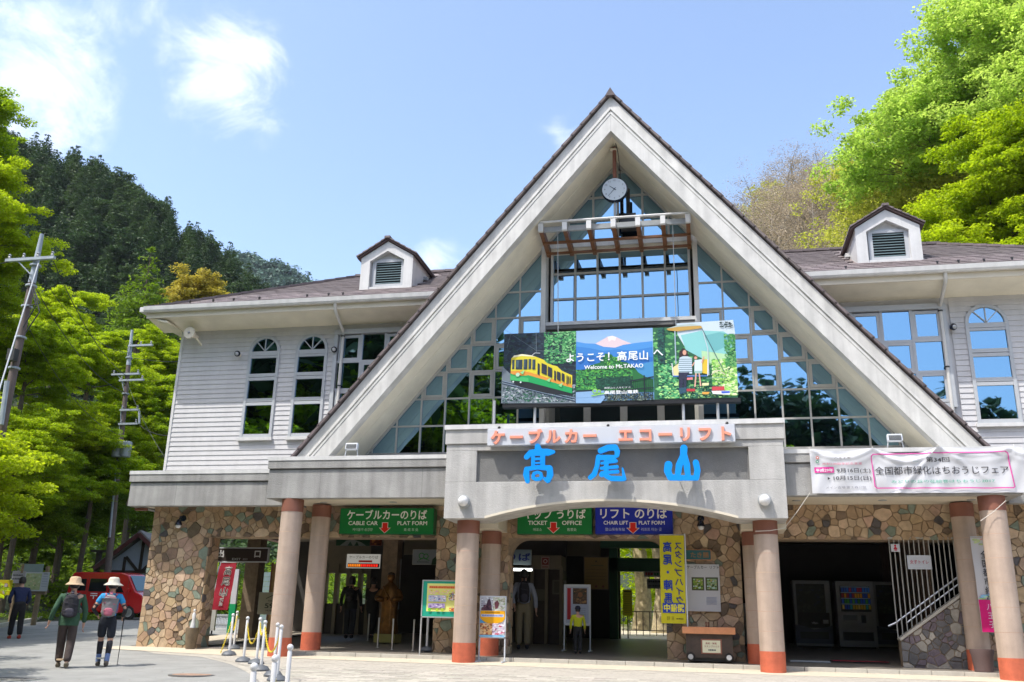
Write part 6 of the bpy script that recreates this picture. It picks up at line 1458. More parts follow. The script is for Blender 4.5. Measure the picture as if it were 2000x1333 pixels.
# ------------------------------------------------------------------ stairs fence on the right
sx0, sx1, zA, zB = 3.85, 5.33, .66, 1.72
sb = MB().prism([(sx0, .07), (sx1 + .2, .07), (sx1 + .2, zB + .14), (sx0, zA)], 1.36, 1.62).build('stair_wall', MATS['mortar'])
tag(sb, 'sloping balustrade wall of grey and pale stones beside the right stairs', 'wall')
pl = []
for ps in crazy([(sx0, sx1 + .2, .07, 1.9)], .17, 33, gap=.014, big=.15):
    q = []
    for p in ps:
        k = (zB - zA) / (sx1 - sx0); c = clip_poly(p, -k, 1, zA - k * sx0 - .02)
        if len(c) >= 3 and parea(c) > .001: q.append(c)
    if q: pl.append(q)
lay_stones(pl, sb, lambda u, v, d: (u, 1.36 - d, v), 8, GREYS, [50, 25, 25])
MB().bar((sx0 - .02, 1.45, zA + .02), (sx1 + .2, 1.45, zA + .02 + (zB - zA) * (sx1 + .22 - sx0) / (sx1 - sx0)), .30, .05).build('sloping_cap', MATS['kerb'], sb)
sf = thing('stair_fence', 'pale vertical bar fence rising over the sloping stair wall', 'fence', (4.6, 1.5, zA))
for i in range(16):
    x = sx0 - .02 + i * .1; z = zA + .04 + (zB - zA) * (x - sx0) / (sx1 - sx0); MB().cyl((x, 1.5, z), (x, 1.5, 2.77), .012, n=6).build('bar', MATS['frame_warm'], sf)
MB().box(sx0 - .06, sx1 + .1, 1.48, 1.52, 2.76, 2.80).build('top_rail', MATS['frame_warm'], sf)
MB().path([(sx0 - .15, 1.75, .95), (sx0, 1.75, 1.02), (sx1, 1.75, 2.08)], .022, 8).build('handrail', MATS['steel'], sf, smooth=True); MB().path([(sx0 + .2, 1.66, 1.02), (sx1, 1.66, 1.95)], .018, 8).build('handrail', MATS['steel'], sf, smooth=True)
def drt(f, w, h): f.text('女子トイレ', w / 2, h * .38, .085, '#c03050', .02, width=w * .78)
p, q = at(1774, 1112, 1.44), at(1818, 1085, 1.44); board_sign('toilet_notice', 'white notice with red characters hung on the stair fence', p[0], q[0], 1.46, p[2], q[2], 'sign_white', drt, .01)
def drw2(f, w, h): f.disc(w / 2, h * .80, .022, '#c8102c'); f.poly([(w * .5, h * .72), (w * .76, h * .34), (w * .24, h * .34)], '#c8102c'); f.rect(w * .38, h * .12, w * .48, h * .34, '#c8102c'); f.rect(w * .52, h * .12, w * .62, h * .34, '#c8102c')
p, q = at(1741, 1078, 1.44), at(1757, 1063, 1.44); board_sign('womens_sign', 'small white sign with a red female figure on the stair fence', p[0], q[0], 1.45, p[2], q[2], 'sign_white', drw2, .012)
p = gp(1915, 1309, .1); t = thing('terracotta_planter', 'orange-brown round planter between the two right-hand columns', 'planter', (5.2, .60, .12)); MB().lathe([(.17, 0), (.2, .3), (.22, .36), (.22, .42), (.18, .42), (.18, .3)], (5.2, .60, .12), 20).build('pot', MATS['tile_edge'], t, smooth=True); MB().lathe([(.0, .36), (.18, .36)], (5.2, .60, .12), 20).build('soil', MATS['earth'], t)

# ------------------------------------------------------------------ kiosk cart and boards at the stone pier
t = thing('stamp_counter', 'dark wooden wheeled counter with a bright orange-brown top before the stone pier', 'counter', (-.07, 1.0, .14))
MB().box(-.55, .42, .80, 1.25, .22, .70).build('cabinet', MATS['wood_dark'], t); MB().box(-.62, .48, .72, 1.32, .70, .84).build('counter_top', MATS['wood_orange'], t, bevel=.006); MB().box(-.50, .40, .84, 1.2, .15, .22).build('plinth', MATS['black'], t)
MB().box(-.24, .19, .783, .80, .30, .60).build('card_frame', MATS['cap_brown'], t)
f = Flat((-.21, .781, .325)); f.rect(0, 0, .37, .245, '#dcdcc0'); f.text('高尾・陣馬', .18, .165, .042, '#8c3c38', .02, width=.23); f.text('スタンプハイク', .19, .105, .044, '#8c3c38', .01, width=.31); dashes(f, .12, .04, .26, .03, '#44505c', 5); f.build('card', t)
for x in (-.46, .33): MB().lathe([(.03, -.03), (.075, -.03), (.085, -.015), (.085, .015), (.075, .03), (.0, .03)], (x, .78, .235), 20, 'y').build('wheel', MATS['black'], t, smooth=True); MB().lathe([(.055, 0), (.05, -.008), (.0, -.008)], (x, .748, .235), 18, 'y').build('wheel_hub', MATS['alu'], t)
for k in range(2):
    s = thing('rubber_stamp', ['small wooden stamp standing on the orange counter top', 'second small stamp beside it on the orange counter top'][k], 'stamp', (-.12 + k * .045, 1.0, .84)); MB().lathe([(.018, 0), (.012, .05), (.016, .1), (0, .11)], (-.12 + k * .045, 1.0, .84), 8).build('grip', MATS['cap_brown'], s); MB().box(-.14 + k * .045, -.10 + k * .045, .98, 1.02, .84, .85).build('pad', MATS['black'], s)
def drc(f, w, h):
    f.rect(.01, .01, w - .01, h - .01, '#c8c8cc'); f.text('ケーブルカー  リフト', w * .56, h * .90, .075, '#34403c', .02, width=w * .86)
    for x_, c in ((.20, '#7c9c2c'), (w * .62, '#88a87c')):
        f.rect(x_, h * .44, x_ + .27, h * .72, '#4c5030'); f.rect(x_ + .03, h * .47, x_ + .24, h * .69, c); f.mottle(x_ + .03, h * .47, x_ + .24, h * .69, ['#506820', '#90b050', '#b8ccd0', '#304818', '#a8a060'], 44, .03, 3)
    for k in range(6): f.rect(w * .62, h * (.15 + .028 * k), w * .9, h * (.158 + .028 * k), '#8c98b8', same=True)
board_sign('cable_lift_board', 'pale notice board with two framed landscape pictures on the stone pier', -.60, .21, 1.40, 1.17, 2.18, 'alu', drc, .05, 'notice board')
def drk(f, w, h): f.rect(.012, .012, w - .012, h - .012, '#2c6870'); f.text('たき膳', w * .62, h * .22, h * .55, '#a87848', .02, width=w * .6)
board_sign('teal_shop_sign', 'small teal sign framed in orange above the pale notice board', -.62, .05, 1.40, 2.27, 2.50, 'wood_orange', drk, .05)

# ------------------------------------------------------------------ vending machines
printmat('dim_lit_print', estr=.02)
def vending(x, y, lab, col, style):
    zb = .1 + gz(0, y); t = thing('vending_machine', lab, 'vending machine', (x, y, zb)); w_, h = .98, 1.75
    MB().box(x, x + w_, y, y + .7, zb + .04, zb + h).build('cabinet', col, t, bevel=.01); MB().box(x + .05, x + w_ - .05, y + .1, y + .6, zb, zb + .04).build('feet', MATS['black'], t)
    f = Flat((x, y - .002, zb)); rn = random.Random(int(x * 10))
    if style:
        f.rect(.1, .95, .88, 1.62, '#141414'); cols = [['#3c80e0', '#2c60c0', '#3c80e0', '#c03050'], ['#2850b8', '#e8a020', '#e8a020', '#a02840'], ['#40a030', '#2c8828', '#205cc8', '#3060c0'], ['#c0a020', '#20a0a0', '#e0c060', '#2850b0']]
        for r in range(4):
            for c in range(11): xx = .14 + c * .068; k_ = rn.choice(cols[r]); f.rect(xx, 1.46 - r * .15, xx + .052, 1.57 - r * .15, k_, same=True)
            f.k += 1; f.rect(.12, 1.585 - r * .15, .86, 1.60 - r * .15, '#b8d0e8')
        f.rect(.1, .2, .88, .42, '#20242c'); f.rect(.14, .72, .5, .86, '#585c60'); f.rect(.6, .66, .72, .86, '#2c3038')
    else:
        f.rect(.08, .9, .84, 1.66, '#34382c'); f.mottle(.1, .92, .82, 1.64, ['#3c4034', '#2c3028', '#484c3c', '#343c4c'], 60, .06, 4); f.rect(.08, .5, .92, .9, '#201814'); f.poly([(.0, .1), (.98, .1), (.98, .58), (.8, .52), (.5, .46), (.25, .54), (0, .58)], '#5c6478'); f.disc(.52, .66, .16, '#141414', 20); f.poly([(.43, .66), (.47, .60), (.5, .63), (.52, .60), (.62, .62), (.58, .645), (.54, .64), (.5, .67), (.47, .64)], '#c8c8c8'); f.rect(.74, .62, .88, .72, '#b8bcc0')
    f.build('front_panel', t, PRINT if not style else MATS['dim_lit_print']); MB().box(x + .12, x + .86, y - .02, y, zb + .22, zb + .40).build('hatch', MATS['black'], t)
vending(at(1548, 1150, 7.2)[0], 7.2, 'dark-fronted vending machine with a round coffee picture in the right hall', MATS['grey_steel'], 0); vending(at(1632, 1150, 7.2)[0], 7.2, 'vending machine with lit rows of drinks beside the darker one', MATS['frame'], 1)
vending(at(1704, 1150, 7.6)[0], 7.6, 'third vending machine in deep shade right of the lit one', MATS['grey_steel'], 0)
t = thing('shelf_cabinet', 'grey metal cabinet behind the third column', 'cabinet', (.75, 7.8, .45)); MB().box(.72, 1.5, 7.8, 8.3, .45, 1.55).build('carcass', MATS['grey_steel'], t); MB().box(.74, 1.1, 7.78, 7.8, .5, 1.5).build('door', MATS['frame'], t); MB().box(1.12, 1.48, 7.78, 7.8, .5, 1.5).build('door', MATS['frame'], t)
p = gp(1660, 1301, .1); t = thing('red_doormat', 'long red doormat on the floor before the vending machines', 'mat', (2.95, 2.3, .2)); MB().box(2.55, 3.7, 2.1, 2.6, .195, .215).build('mat', M('mat_red', (.30, .01, .03), .9, .1, 8), t); MB().box(2.53, 3.72, 2.08, 2.62, .192, .205).build('mat_edge', MATS['black'], t)
t = thing('silver_doormat', 'pale grey doormat left of the red one', 'mat', (2.1, 2.0, .19)); MB().box(1.65, 2.45, 1.8, 2.3, .175, .20).build('mat', MATS['alu'], t); MB().box(1.63, 2.47, 1.78, 2.32, .172, .192).build('mat_edge', MATS['grey_steel'], t)
# ------------------------------------------------------------------ people
M('skin', (.48, .27, .19), .55, .03, 20); M('hair', (.012, .01, .01), .5, .1, 40)
def cloth(n, c, v=.08): return M('fabric_' + n, c, .85, v, 14, .9, 16)
def skinmesh(name, verts, edges, radii, mat, parent, sub=2, root=0):
    me = bpy.data.meshes.new(name); me.from_pydata(verts, edges, []); o = bpy.data.objects.new(name, me); COL.objects.link(o)
    sk = o.modifiers.new('s', 'SKIN'); sk.use_smooth_shade = True
    if not me.skin_vertices: me.skin_vertices.new()
    for i, r in enumerate(radii):
        r = r if isinstance(r, tuple) else (r, r); me.skin_vertices[0].data[i].radius = r; me.skin_vertices[0].data[i].use_root = (i == root)
    sb_ = o.modifiers.new('b', 'SUBSURF'); sb_.levels = sub; sb_.render_levels = sub
    bpy.context.view_layer.update(); nm = bpy.data.meshes.new_from_object(o.evaluated_get(bpy.context.evaluated_depsgraph_get()))
    nm.materials.clear(); nm.materials.append(mat); nm.polygons.foreach_set("use_smooth", [True] * len(nm.polygons)); COL.objects.unlink(o); bpy.data.objects.remove(o); bpy.data.meshes.remove(me)
    nm.name = name; r = bpy.data.objects.new(name, nm); COL.objects.link(r)
    if parent: r.parent = parent
    return r
def person(label, loc, face, H, top, bottom, shoes, hat=None, pack=None, stride=.0, arms=None, sleeve='long', legs='long', hairlen=0, skirt=None, build=1.0, sock=None, tilt=0.0, jacket=False, group=None, legmat=None):
    """H standing height; local frame: +y is the way the person faces, feet at z 0; built at the origin, then turned"""
    t = thing('person', label, 'person', (0, 0, 0), group); k = H / 1.7; b = build
    hipz, kz, az = .90 * k, .49 * k, .085 * k; shz = 1.38 * k; neck = 1.46 * k; st_ = stride * k
    fl = [(-.09 * k, st_, az), (.09 * k, -st_, az + max(0, stride) * .12)]; kn = [(-.095 * k, st_ * .62 + .03, kz), (.095 * k, -st_ * .35 + .05, kz - .02)]
    arms = arms or [((-.27, -.06, 1.10), (-.28, .04, .84)), ((.27, .05, 1.10), (.28, .16, .85))]
    A = [tuple(tuple(c * k for c in p) for p in a) for a in arms]; ly = tilt * .12
    # one continuous body
    V = [(0, 0, hipz + .04 * k), (0, ly * .4, 1.12 * k), (0, ly, shz - .06 * k), (0, ly, neck), (0, ly + .01, neck + .07 * k), (0, ly + .03, neck + .15 * k), (0, ly + .03, neck + .215 * k)]
    Rr = [(.125 * b, .10), (.105 * b, .085), (.145 * b, .10), (.055, .055), (.062, .07), (.078, .092), (.055, .065)]; E = [(0, 1), (1, 2), (2, 3), (3, 4), (4, 5), (5, 6)]
    for i, s_ in enumerate((-1, 1)):
        n = len(V); V += [(s_ * .085 * k, 0, hipz - .06 * k), kn[i], fl[i], (fl[i][0], fl[i][1] + .13 * k, .035 * k)]; Rr += [(.085 * b, .09), .055, .037, .035]; E += [(0, n), (n, n + 1), (n + 1, n + 2), (n + 2, n + 3)]
        n = len(V); V += [(s_ * .17 * k * b, ly, shz), A[i][0], A[i][1]]; Rr += [.052, .042, .028]; E += [(2, n), (n, n + 1), (n + 1, n + 2)]
        h = Vector(A[i][1]); e = (h - Vector(A[i][0])).normalized(); w_ = e.cross(Vector((s_, 0, 0))); w_ = w_.normalized() if w_.length > .1 else Vector((0, 1, 0)); p = h + e * .055 * k
        n2 = len(V); V.append(tuple(p)); Rr.append((.03 * k, .018 * k)); E.append((n + 2, n2))
    Rr = [((r[0] * k, r[1] * k) if isinstance(r, tuple) else r * k) for r in Rr]
    body = skinmesh('body', V, E, Rr, MATS['skin'], t)
    # fingers and face are merged into the body mesh
    mb = MB()
    for i, s_ in enumerate((-1, 1)):
        h = Vector(A[i][1]); e = (h - Vector(A[i][0])).normalized(); w_ = Vector((0, 1, 0)) - e * e.y; w_.normalize(); inn = e.cross(w_) * s_ * -1
        for j in range(4):
            o = h + e * .07 * k + w_ * (.024 - .016 * j) * k; l = (.062, .072, .068, .05)[j] * k; mb.path([o, o + e * l * .5, o + e * l * .8 + inn * -.012 * k, o + e * l + inn * -.026 * k], [.009 * k, .0085 * k, .008 * k, .006 * k], 6)
        o = h + e * .03 * k + w_ * .03 * k; mb.path([o, o + (e * .6 + w_ * .5) * .04 * k, o + e * .06 * k + w_ * .022 * k], [.011 * k, .010 * k, .007 * k], 6)
    hc = Vector((0, ly + .03, neck + .15 * k))
    mb.path([hc + Vector((0, .085 * k, .0)), hc + Vector((0, .108 * k, -.025 * k)), hc + Vector((0, .09 * k, -.04 * k))], [.01 * k, .016 * k, .008 * k], 6)
    for s_ in (-1, 1): mb.ball(hc + Vector((s_ * .082 * k, 0, -.01 * k)), .022 * k, 8)
    fo = mb.mesh('extra', mats=[MATS['skin']], smooth='all'); import bmesh
    bm = bmesh.new(); bm.from_mesh(body.data); bm.from_mesh(fo); bm.to_mesh(body.data); bm.free(); body.data.polygons.foreach_set("use_smooth", [True] * len(body.data.polygons))
    fm = MB()
    for s_ in (-1, 1): fm.ball(hc + Vector((s_ * .032 * k, .082 * k, .012 * k)), .009 * k, 8)
    fm.obox(hc + Vector((0, .088 * k, -.062 * k)), (.045 * k, .008 * k, .008 * k)); fm.build('eyes_and_mouth', MATS['hair'], t)
    # clothes
    tv = [(0, 0, hipz + (-.09 if jacket else -.03) * k), (0, ly * .4, 1.14 * k), (0, ly, shz - .05 * k), (0, ly, neck - .02 * k)]; tr = [(.165 * b, .135), (.145 * b, .12), (.168 * b, .122), (.075, .075)]; te = [(0, 1), (1, 2), (2, 3)]
    for i, s_ in enumerate((-1, 1)):
        n = len(tv); el = A[i][0]; ha = A[i][1]; sh = (s_ * .175 * k * b, ly, shz); tv += [sh]; tr += [.068]; te += [(2, n)]
        if sleeve == 'short': tv += [tuple(Vector(sh).lerp(Vector(el), .62))]; tr += [.062]; te += [(n, n + 1)]
        else: tv += [el, tuple(Vector(el).lerp(Vector(ha), .86))]; tr += [.056, .045]; te += [(n, n + 1), (n + 1, n + 2)]
    skinmesh('jacket' if jacket else 'shirt', tv, te, [((r[0] * k, r[1] * k) if isinstance(r, tuple) else r * k) for r in tr], top, t)
    if jacket: MB().lathe([(.168 * b * k, hipz - .09 * k), (.175 * b * k, hipz + .06 * k), (.16 * b * k, hipz + .16 * k)], (0, 0, 0), 18).build('jacket_hem', top, t, smooth=True).scale = (1, .82, 1)
    if sleeve == 'short' and arms and legmat is not None:
        for i in range(2): MB().path([tuple(Vector((A[i][0][0] * .66 + (.175 * k * b * (1 if i else -1)) * .34, A[i][0][1] * .66, A[i][0][2] * .66 + shz * .34))), A[i][0], tuple(Vector(A[i][0]).lerp(Vector(A[i][1]), .9))], [.047 * k, .043 * k, .033 * k], 12).build('arm_warmer', legmat, t, smooth=True)
    pv = [(0, 0, hipz + .17 * k), (0, 0, hipz + .04 * k)]; pr = [(.135 * b, .11), (.152 * b, .125)]; pe = [(0, 1)]
    for i, s_ in enumerate((-1, 1)):
        n = len(pv); hp = (s_ * .088 * k, 0, hipz - .05 * k)
        if legs == 'short': pv += [hp, tuple(Vector(hp).lerp(Vector(kn[i]), .86))]; pr += [(.102 * b, .105), .088]; pe += [(1, n), (n, n + 1)]
        else: pv += [hp, kn[i], (fl[i][0], fl[i][1], fl[i][2] + .0 * k)]; pr += [(.105 * b, .11), .088, .076]; pe += [(1, n), (n, n + 1), (n + 1, n + 2)]
    skinmesh('trousers' if legs == 'long' else 'shorts', pv, pe, [((r[0] * k, r[1] * k) if isinstance(r, tuple) else r * k) for r in pr], bottom, t)
    for i in range(2):
        if legmat is not None: skinmesh('legging', [tuple(Vector(kn[i]) + Vector((0, 0, .06 * k))), tuple(Vector(kn[i]).lerp(Vector(fl[i]), .45)), tuple(Vector(kn[i]).lerp(Vector(fl[i]), .75))], [(0, 1), (1, 2)], [.068 * k, .062 * k, .047 * k], legmat, t)
        if sock is not None: MB().path([tuple(Vector(kn[i]).lerp(Vector(fl[i]), .62)), fl[i]], [.053 * k, .05 * k], 12).build('sock', sock, t, smooth=True)
        a = Vector(fl[i]); lift = a.z - az
        skinmesh('shoe', [(a.x, a.y - .05 * k, .04 * k + lift), (a.x, a.y + .02 * k, .06 * k + lift), (a.x, a.y + .15 * k, .035 * k + lift * .4)], [(0, 1), (1, 2)], [(.046 * k, .05 * k), (.05 * k, .06 * k), (.042 * k, .032 * k)], shoes, t, root=1)
    hz = neck + .15 * k
    hr = MB().lathe([(.0, .132), (.06, .12), (.094, .07), (.104, .0), (.098, -.05 - hairlen), (.075, -.075 - hairlen), (.06, -.06)], (0, 0, 0), 18)
    o = hr.build('hair', MATS['hair'], t, smooth='all'); o.scale = (k * .95, k * 1.02, k); o.location = (0, ly + .012, hz + .0 * k)
    if hat is not None:
        m_, brim, kind = hat
        if kind == 'bucket': pr_ = [(brim, -.03), (brim * .97, -.022), (.115, .035), (.108, .10), (.085, .135), (0, .145)]
        elif kind == 'cap': pr_ = [(.112, .0), (.112, .05), (.09, .11), (.04, .135), (0, .14)]
        o = MB().lathe(pr_, (0, 0, 0), 22).build('hat', m_, t, smooth='all'); o.scale = (k, k * 1.08, k); o.location = (0, ly + .015, hz + .02 * k)
        MB().lathe([(.117, .03), (.118, .055)], (0, 0, 0), 22).build('hat_band', m_, o, smooth=True)
        if kind == 'cap': MB().prism([(-.08, .09), (.08, .09), (.06, .19), (-.06, .19)], .0, .012, 'xy').build('peak', m_, o)
    if pack is not None:
        m1, m2, pw, ph, pz = pack
        pk = MB(); n = 14
        o = skinmesh('backpack', [(0, -.19 * k, pz * k), (0, -.20 * k, (pz + ph * .5) * k), (0, -.17 * k, (pz + ph) * k)], [(0, 1), (1, 2)], [(pw * .9 * k, .10 * k), (pw * k, .105 * k), (pw * .62 * k, .07 * k)], m1, t, root=1)
        skinmesh('front_pocket', [(0, -.29 * k, (pz + .02) * k), (0, -.285 * k, (pz + ph * .42) * k)], [(0, 1)], [(pw * .62 * k, .03 * k), (pw * .55 * k, .03 * k)], m2, o)
        for zz in (.30, .62, .9): MB().bar((-pw * .72 * k, -.306 * k + (.03 if zz > .5 else 0), (pz + ph * zz) * k), (pw * .72 * k, -.306 * k + (.03 if zz > .5 else 0), (pz + ph * (zz - .06)) * k), .012 * k, .014 * k).build('zip', m2, o)
        MB().bar((0, -.16 * k, (pz + ph) * k), (0, -.11 * k, (pz + ph + .05) * k), .05, .02).build('grab_loop', m2, o)
        for s_ in (-1, 1): MB().path([(s_ * .09 * k, -.13 * k, (pz + ph * .95) * k), (s_ * .115 * k, -.02, shz + .055 * k), (s_ * .12 * k, .12 * k, shz - .06 * k), (s_ * .14 * k, .12 * k, 1.2 * k), (s_ * .15 * k, -.05 * k, 1.06 * k)], [.018 * k] * 5, 6).build('strap', m2, o)
    t.rotation_euler = (0, 0, face); t.location = loc; return t
def pos(px, py, a=0.0): p = gp(px, py, a); return (p[0], p[1], p[2])
m = cloth
h1 = person('hiker in green jacket, brown trousers and tan bucket hat with a black rucksack', pos(120, 1305), .55, 1.58, m('green', (.028, .078, .040)), m('brown', (.055, .038, .033)), m('boot', (.16, .13, .09)), (m('tan', (.50, .36, .22)), .185, 'bucket'),
            (m('packblack', (.016, .015, .02)), m('packgrey', (.05, .045, .06)), .165, .48, .95), .17, [((-.29, -.10, 1.10), (-.36, .0, .86)), ((.28, .05, 1.10), (.27, .12, .82))], jacket=True, build=1.12)
h2 = person('hiker in blue shirt, black shorts and pale sun hat with a grey and pink rucksack', pos(198, 1302), .52, 1.58, m('blue', (.02, .25, .52)), m('navyblack', (.010, .013, .022)), m('boot2', (.12, .10, .085)), (m('palehat', (.50, .48, .40)), .20, 'bucket'),
            (m('packlight', (.20, .19, .20)), m('packpink', (.42, .12, .17)), .16, .46, .96), .13, [((-.31, -.05, 1.12), (-.24, .22, 1.0)), ((.31, -.05, 1.12), (.26, .20, .98))], sleeve='short', legs='short', sock=m('sockblue', (.14, .20, .38)), legmat=m('legging', (.016, .015, .02)))
p = pos(198, 1302)
t = thing('trekking_pole', 'thin black trekking pole in the right hand of the hiker with the pale hat', 'trekking pole', (p[0] + .17, p[1] + .24, p[2]))
MB().path([(p[0] + .17, p[1] + .24, p[2] + .02), (p[0] + .13, p[1] + .30, p[2] + .92)], [.006, .011], 8).build('shaft', MATS['black'], t); MB().path([(p[0] + .133, p[1] + .295, p[2] + .84), (p[0] + .128, p[1] + .305, p[2] + .98)], .017, 8).build('grip', MATS['black'], t)
t = person('person in navy jumper with red hem at the left edge beside the notice board', (-18.6, 2.9, .12), .9, 1.62, m('navy', (.012, .02, .075)), m('blackt', (.012, .011, .012)), m('redshoe', (.38, .05, .03)), None, None, .16, [((-.27, .12, 1.12), (-.2, .28, .96)), ((.27, .12, 1.12), (.22, .28, .96))], tilt=1.2, build=1.1)
MB().lathe([(.165, .84), (.168, .90)], (0, 0, 0), 16).build('red_hem', m('red', (.45, .03, .03)), t, smooth=True)
person('man in pale shirt and khaki trousers with a black backpack entering the hall', (-4.55, 3.2, .24), .25, 1.86, m('paleshirt', (.26, .28, .34)), m('khaki', (.20, .16, .09)), m('blackshoe', (.012, .012, .014)), None, (m('packblack', (.016, .015, .02)), m('packgrey', (.05, .045, .06)), .13, .50, .98), .05, [((-.27, -.08, 1.12), (-.22, -.20, .92)), ((.27, .0, 1.1), (.29, .05, .84))])
person('small child in a yellow top and dark cap facing the poster stand', (-3.05, 2.15, .20), .2, 1.02, m('yellow', (.42, .44, .01)), m('blackt', (.012, .011, .012)), m('blackshoe', (.012, .012, .014)), (m('navycap', (.01, .012, .03)), .1, 'cap'), None, .0, build=1.15)
person('dark figure standing in the deep shade of the hall, nearest the left gates', (-9.95, 5.4, .34), .2, 1.66, m('black1', (.02, .019, .02)), m('black2', (.03, .032, .04)), m('blackshoe', (.012, .012, .014)), None, (m('packblack', (.016, .015, .02)), m('packgrey', (.05, .045, .06)), .13, .4, 1.0), .08, hairlen=.05, jacket=True, build=1.15)
person('second dark figure in the hall beside the bronze statue', (-9.35, 5.5, .35), -.3, 1.62, m('black3', (.028, .026, .024)), m('black1', (.02, .019, .02)), m('blackshoe', (.012, .012, .014)), None, None, .1, [((-.3, .1, 1.12), (-.18, .3, 1.1)), ((.27, .05, 1.1), (.28, .1, .86))], jacket=True, build=1.1)
# bronze statue on a plinth
M('bronze', (.22, .10, .025), .38, .35, 9, .3, 30, metal=.75)
sx, sy = -8.35, 4.1; zb = .1 + gz(0, sy)
t = thing('bronze_statue', 'bronze statue of a robed figure with sleeves folded, standing on a low yellowish plinth', 'statue', (sx, sy, zb))
MB().box(sx - .29, sx + .29, sy - .28, sy + .28, zb, zb + .22).build('plinth', M('plinth_yellow', (.30, .25, .06), .6, .1, 5), t, bevel=.01)
k = 1.56
rb = MB(); prof = [(.24, 0), (.26, .05), (.22, .35), (.21, .62), (.24, .85), (.25, 1.02), (.20, 1.2), (.09, 1.29), (.06, 1.33)]; n = 36; vs = []
for r, z in prof:
    for j in range(n): a = 2 * math.pi * j / n; f_ = 1 + .06 * math.sin(a * 9) * max(0, 1 - z / 1.1); vs.append((sx + r * f_ * math.cos(a), sy + r * .78 * f_ * math.sin(a), zb + .22 + z))
rb.add(vs, [(i * n + j, i * n + (j + 1) % n, (i + 1) * n + (j + 1) % n, (i + 1) * n + j) for i in range(len(prof) - 1) for j in range(n)]); rb.build('robe', MATS['bronze'], t, smooth='all')
z = zb + .22
for s_ in (-1, 1): skinmesh('sleeve', [(sx + s_ * .2, sy, z + 1.15), (sx + s_ * .33, sy - .06, z + .88), (sx + s_ * .14, sy - .26, z + .86)], [(0, 1), (1, 2)], [.075, (.09, .12), (.07, .13)], MATS['bronze'], None).parent = t
for c in t.children:
    if c.name.startswith('sleeve'): c.location = -t.location
MB().ball((sx, sy - .28, z + .88), .055, 12).build('clasped_hands', MATS['bronze'], t, smooth='all'); MB().ball((sx, sy - .01, z + 1.44), .105, 18, 1.2).build('head', MATS['bronze'], t, smooth='all'); MB().lathe([(.0, .14), (.08, .12), (.1, .06)], (sx, sy, z + 1.44), 16).build('cap', MATS['wood_dark'], t, smooth='all')
MB().path([(sx - .16, sy - .12, z + 1.2), (sx + .02, sy - .22, z + .95), (sx + .16, sy - .19, z + .7)], [.02, .025, .02], 8).build('sash', MATS['bronze'], t)
# ------------------------------------------------------------------ things in and behind the hall
def signbox(name, label, px0, py0, px1, py1, y, m, draw=None, th=.06, cat='sign', mat=None):
    p, q = at(px0, py1, y), at(px1, py0, y); x0, x1, z0_, z1 = p[0], at(px1, py1, y)[0], p[2], q[2]
    return board_sign(name, label, x0, x1, y, z0_, z1, m, draw or (lambda f, w, h: f.rect(.01, .01, w - .01, h - .01, '#888888')), th, cat, mat)
def dled(f, w, h):
    f.rect(0, 0, w, h, '#8c8a84'); f.text('ケーブルカーのりば', w * .5, h * .68, h * .22, '#34302c', .02, width=w * .86); f.rect(w * .36, h * .42, w * .76, h * .56, '#5c1410'); f.rect(w * .04, h * .06, w * .98, h * .34, '#1c0604')
    rn = random.Random(4); x = .06
    while x < w * .94: ww = rn.uniform(.03, .06); f.rect(x, h * .11, x + ww, h * .29, '#f08020' if x < w * .4 else '#f02818', same=True); x += ww + .015
signbox('departure_display', 'grey departure display with red and orange lit characters inside the left hall', 676, 1083, 742, 1110, 5.6, 'frame_warm', dled, .1, 'display', PRINTLIT)
def dlogo(f, w, h):
    f.rect(.01, .01, w - .01, h - .01, '#8c9498'); f.disc(w * .38, h * .58, .085, '#2c8c3c', 18); f.disc(w * .38, h * .58, .06, '#8c9498', 18); f.disc(w * .56, h * .55, .075, '#2c8c3c', 18); f.disc(w * .56, h * .55, .05, '#8c9498', 18); f.line([(w * .26, h * .28), (w * .45, h * .44), (w * .7, h * .28)], .02, '#2c8c3c'); dashes(f, w * .2, h * .14, w * .7, .03, '#586068', 2); f.poly([(w * .8, 0), (w, 0), (w, h * .6), (w * .84, h * .35)], '#1c4024')
signbox('logo_board', 'pale board with a green looped emblem above the second hall opening', 805, 1074, 852, 1103, 4.4, 'frame_warm', dlogo)
def dpost(f, w, h):
    f.rect(.02, .02, w - .02, h - .02, '#a8b8b8'); f.mottle(.02, h * .05, w - .02, h * .95, ['#98a8b0', '#b8c8c4', '#788c98', '#5c7c94', '#c4ccc4'], 50, .09, 3); f.disc(w * .45, h * .68, .11, '#8c9490', ry=.15); f.disc(w * .45, h * .72, .05, '#4c5450'); f.poly([(w * .3, 0), (w * .66, 0), (w * .62, h * .5), (w * .34, h * .5)], '#bcc4bc')
signbox('portrait_poster', 'tall pale poster behind the bronze statue', 741, 1092, 778, 1190, 4.9, 'alu', dpost, .05, 'poster')
def dgreen(f, w, h):
    f.rect(0, 0, w, h, '#0c4424'); f.poly([(w * .12, 0), (w * .3, h * .6), (w * .5, h * .75), (w * .75, h * .4), (w * .9, 0)], '#8c9490'); f.poly([(w * .35, 0), (w * .42, h * .5), (w * .5, 0)], '#0c4424'); f.poly([(w * .55, 0), (w * .62, h * .5), (w * .68, 0)], '#0c4424')
signbox('ceiling_banner', 'dark green banner with a white mountain shape high in the left hall', 656, 1050, 722, 1066, 6.6, 'green_paint', dgreen)
signbox('menu_light', 'brown and orange lit panel beside the green hall banner', 722, 1050, 745, 1066, 6.6, 'cap_brown', lambda f, w, h: (f.rect(.01, .01, w - .01, h - .01, '#7c3418'), f.mottle(.02, .02, w - .02, h - .02, ['#c87c28', '#a84c1c', '#501c10'], 20, .05, 3)))
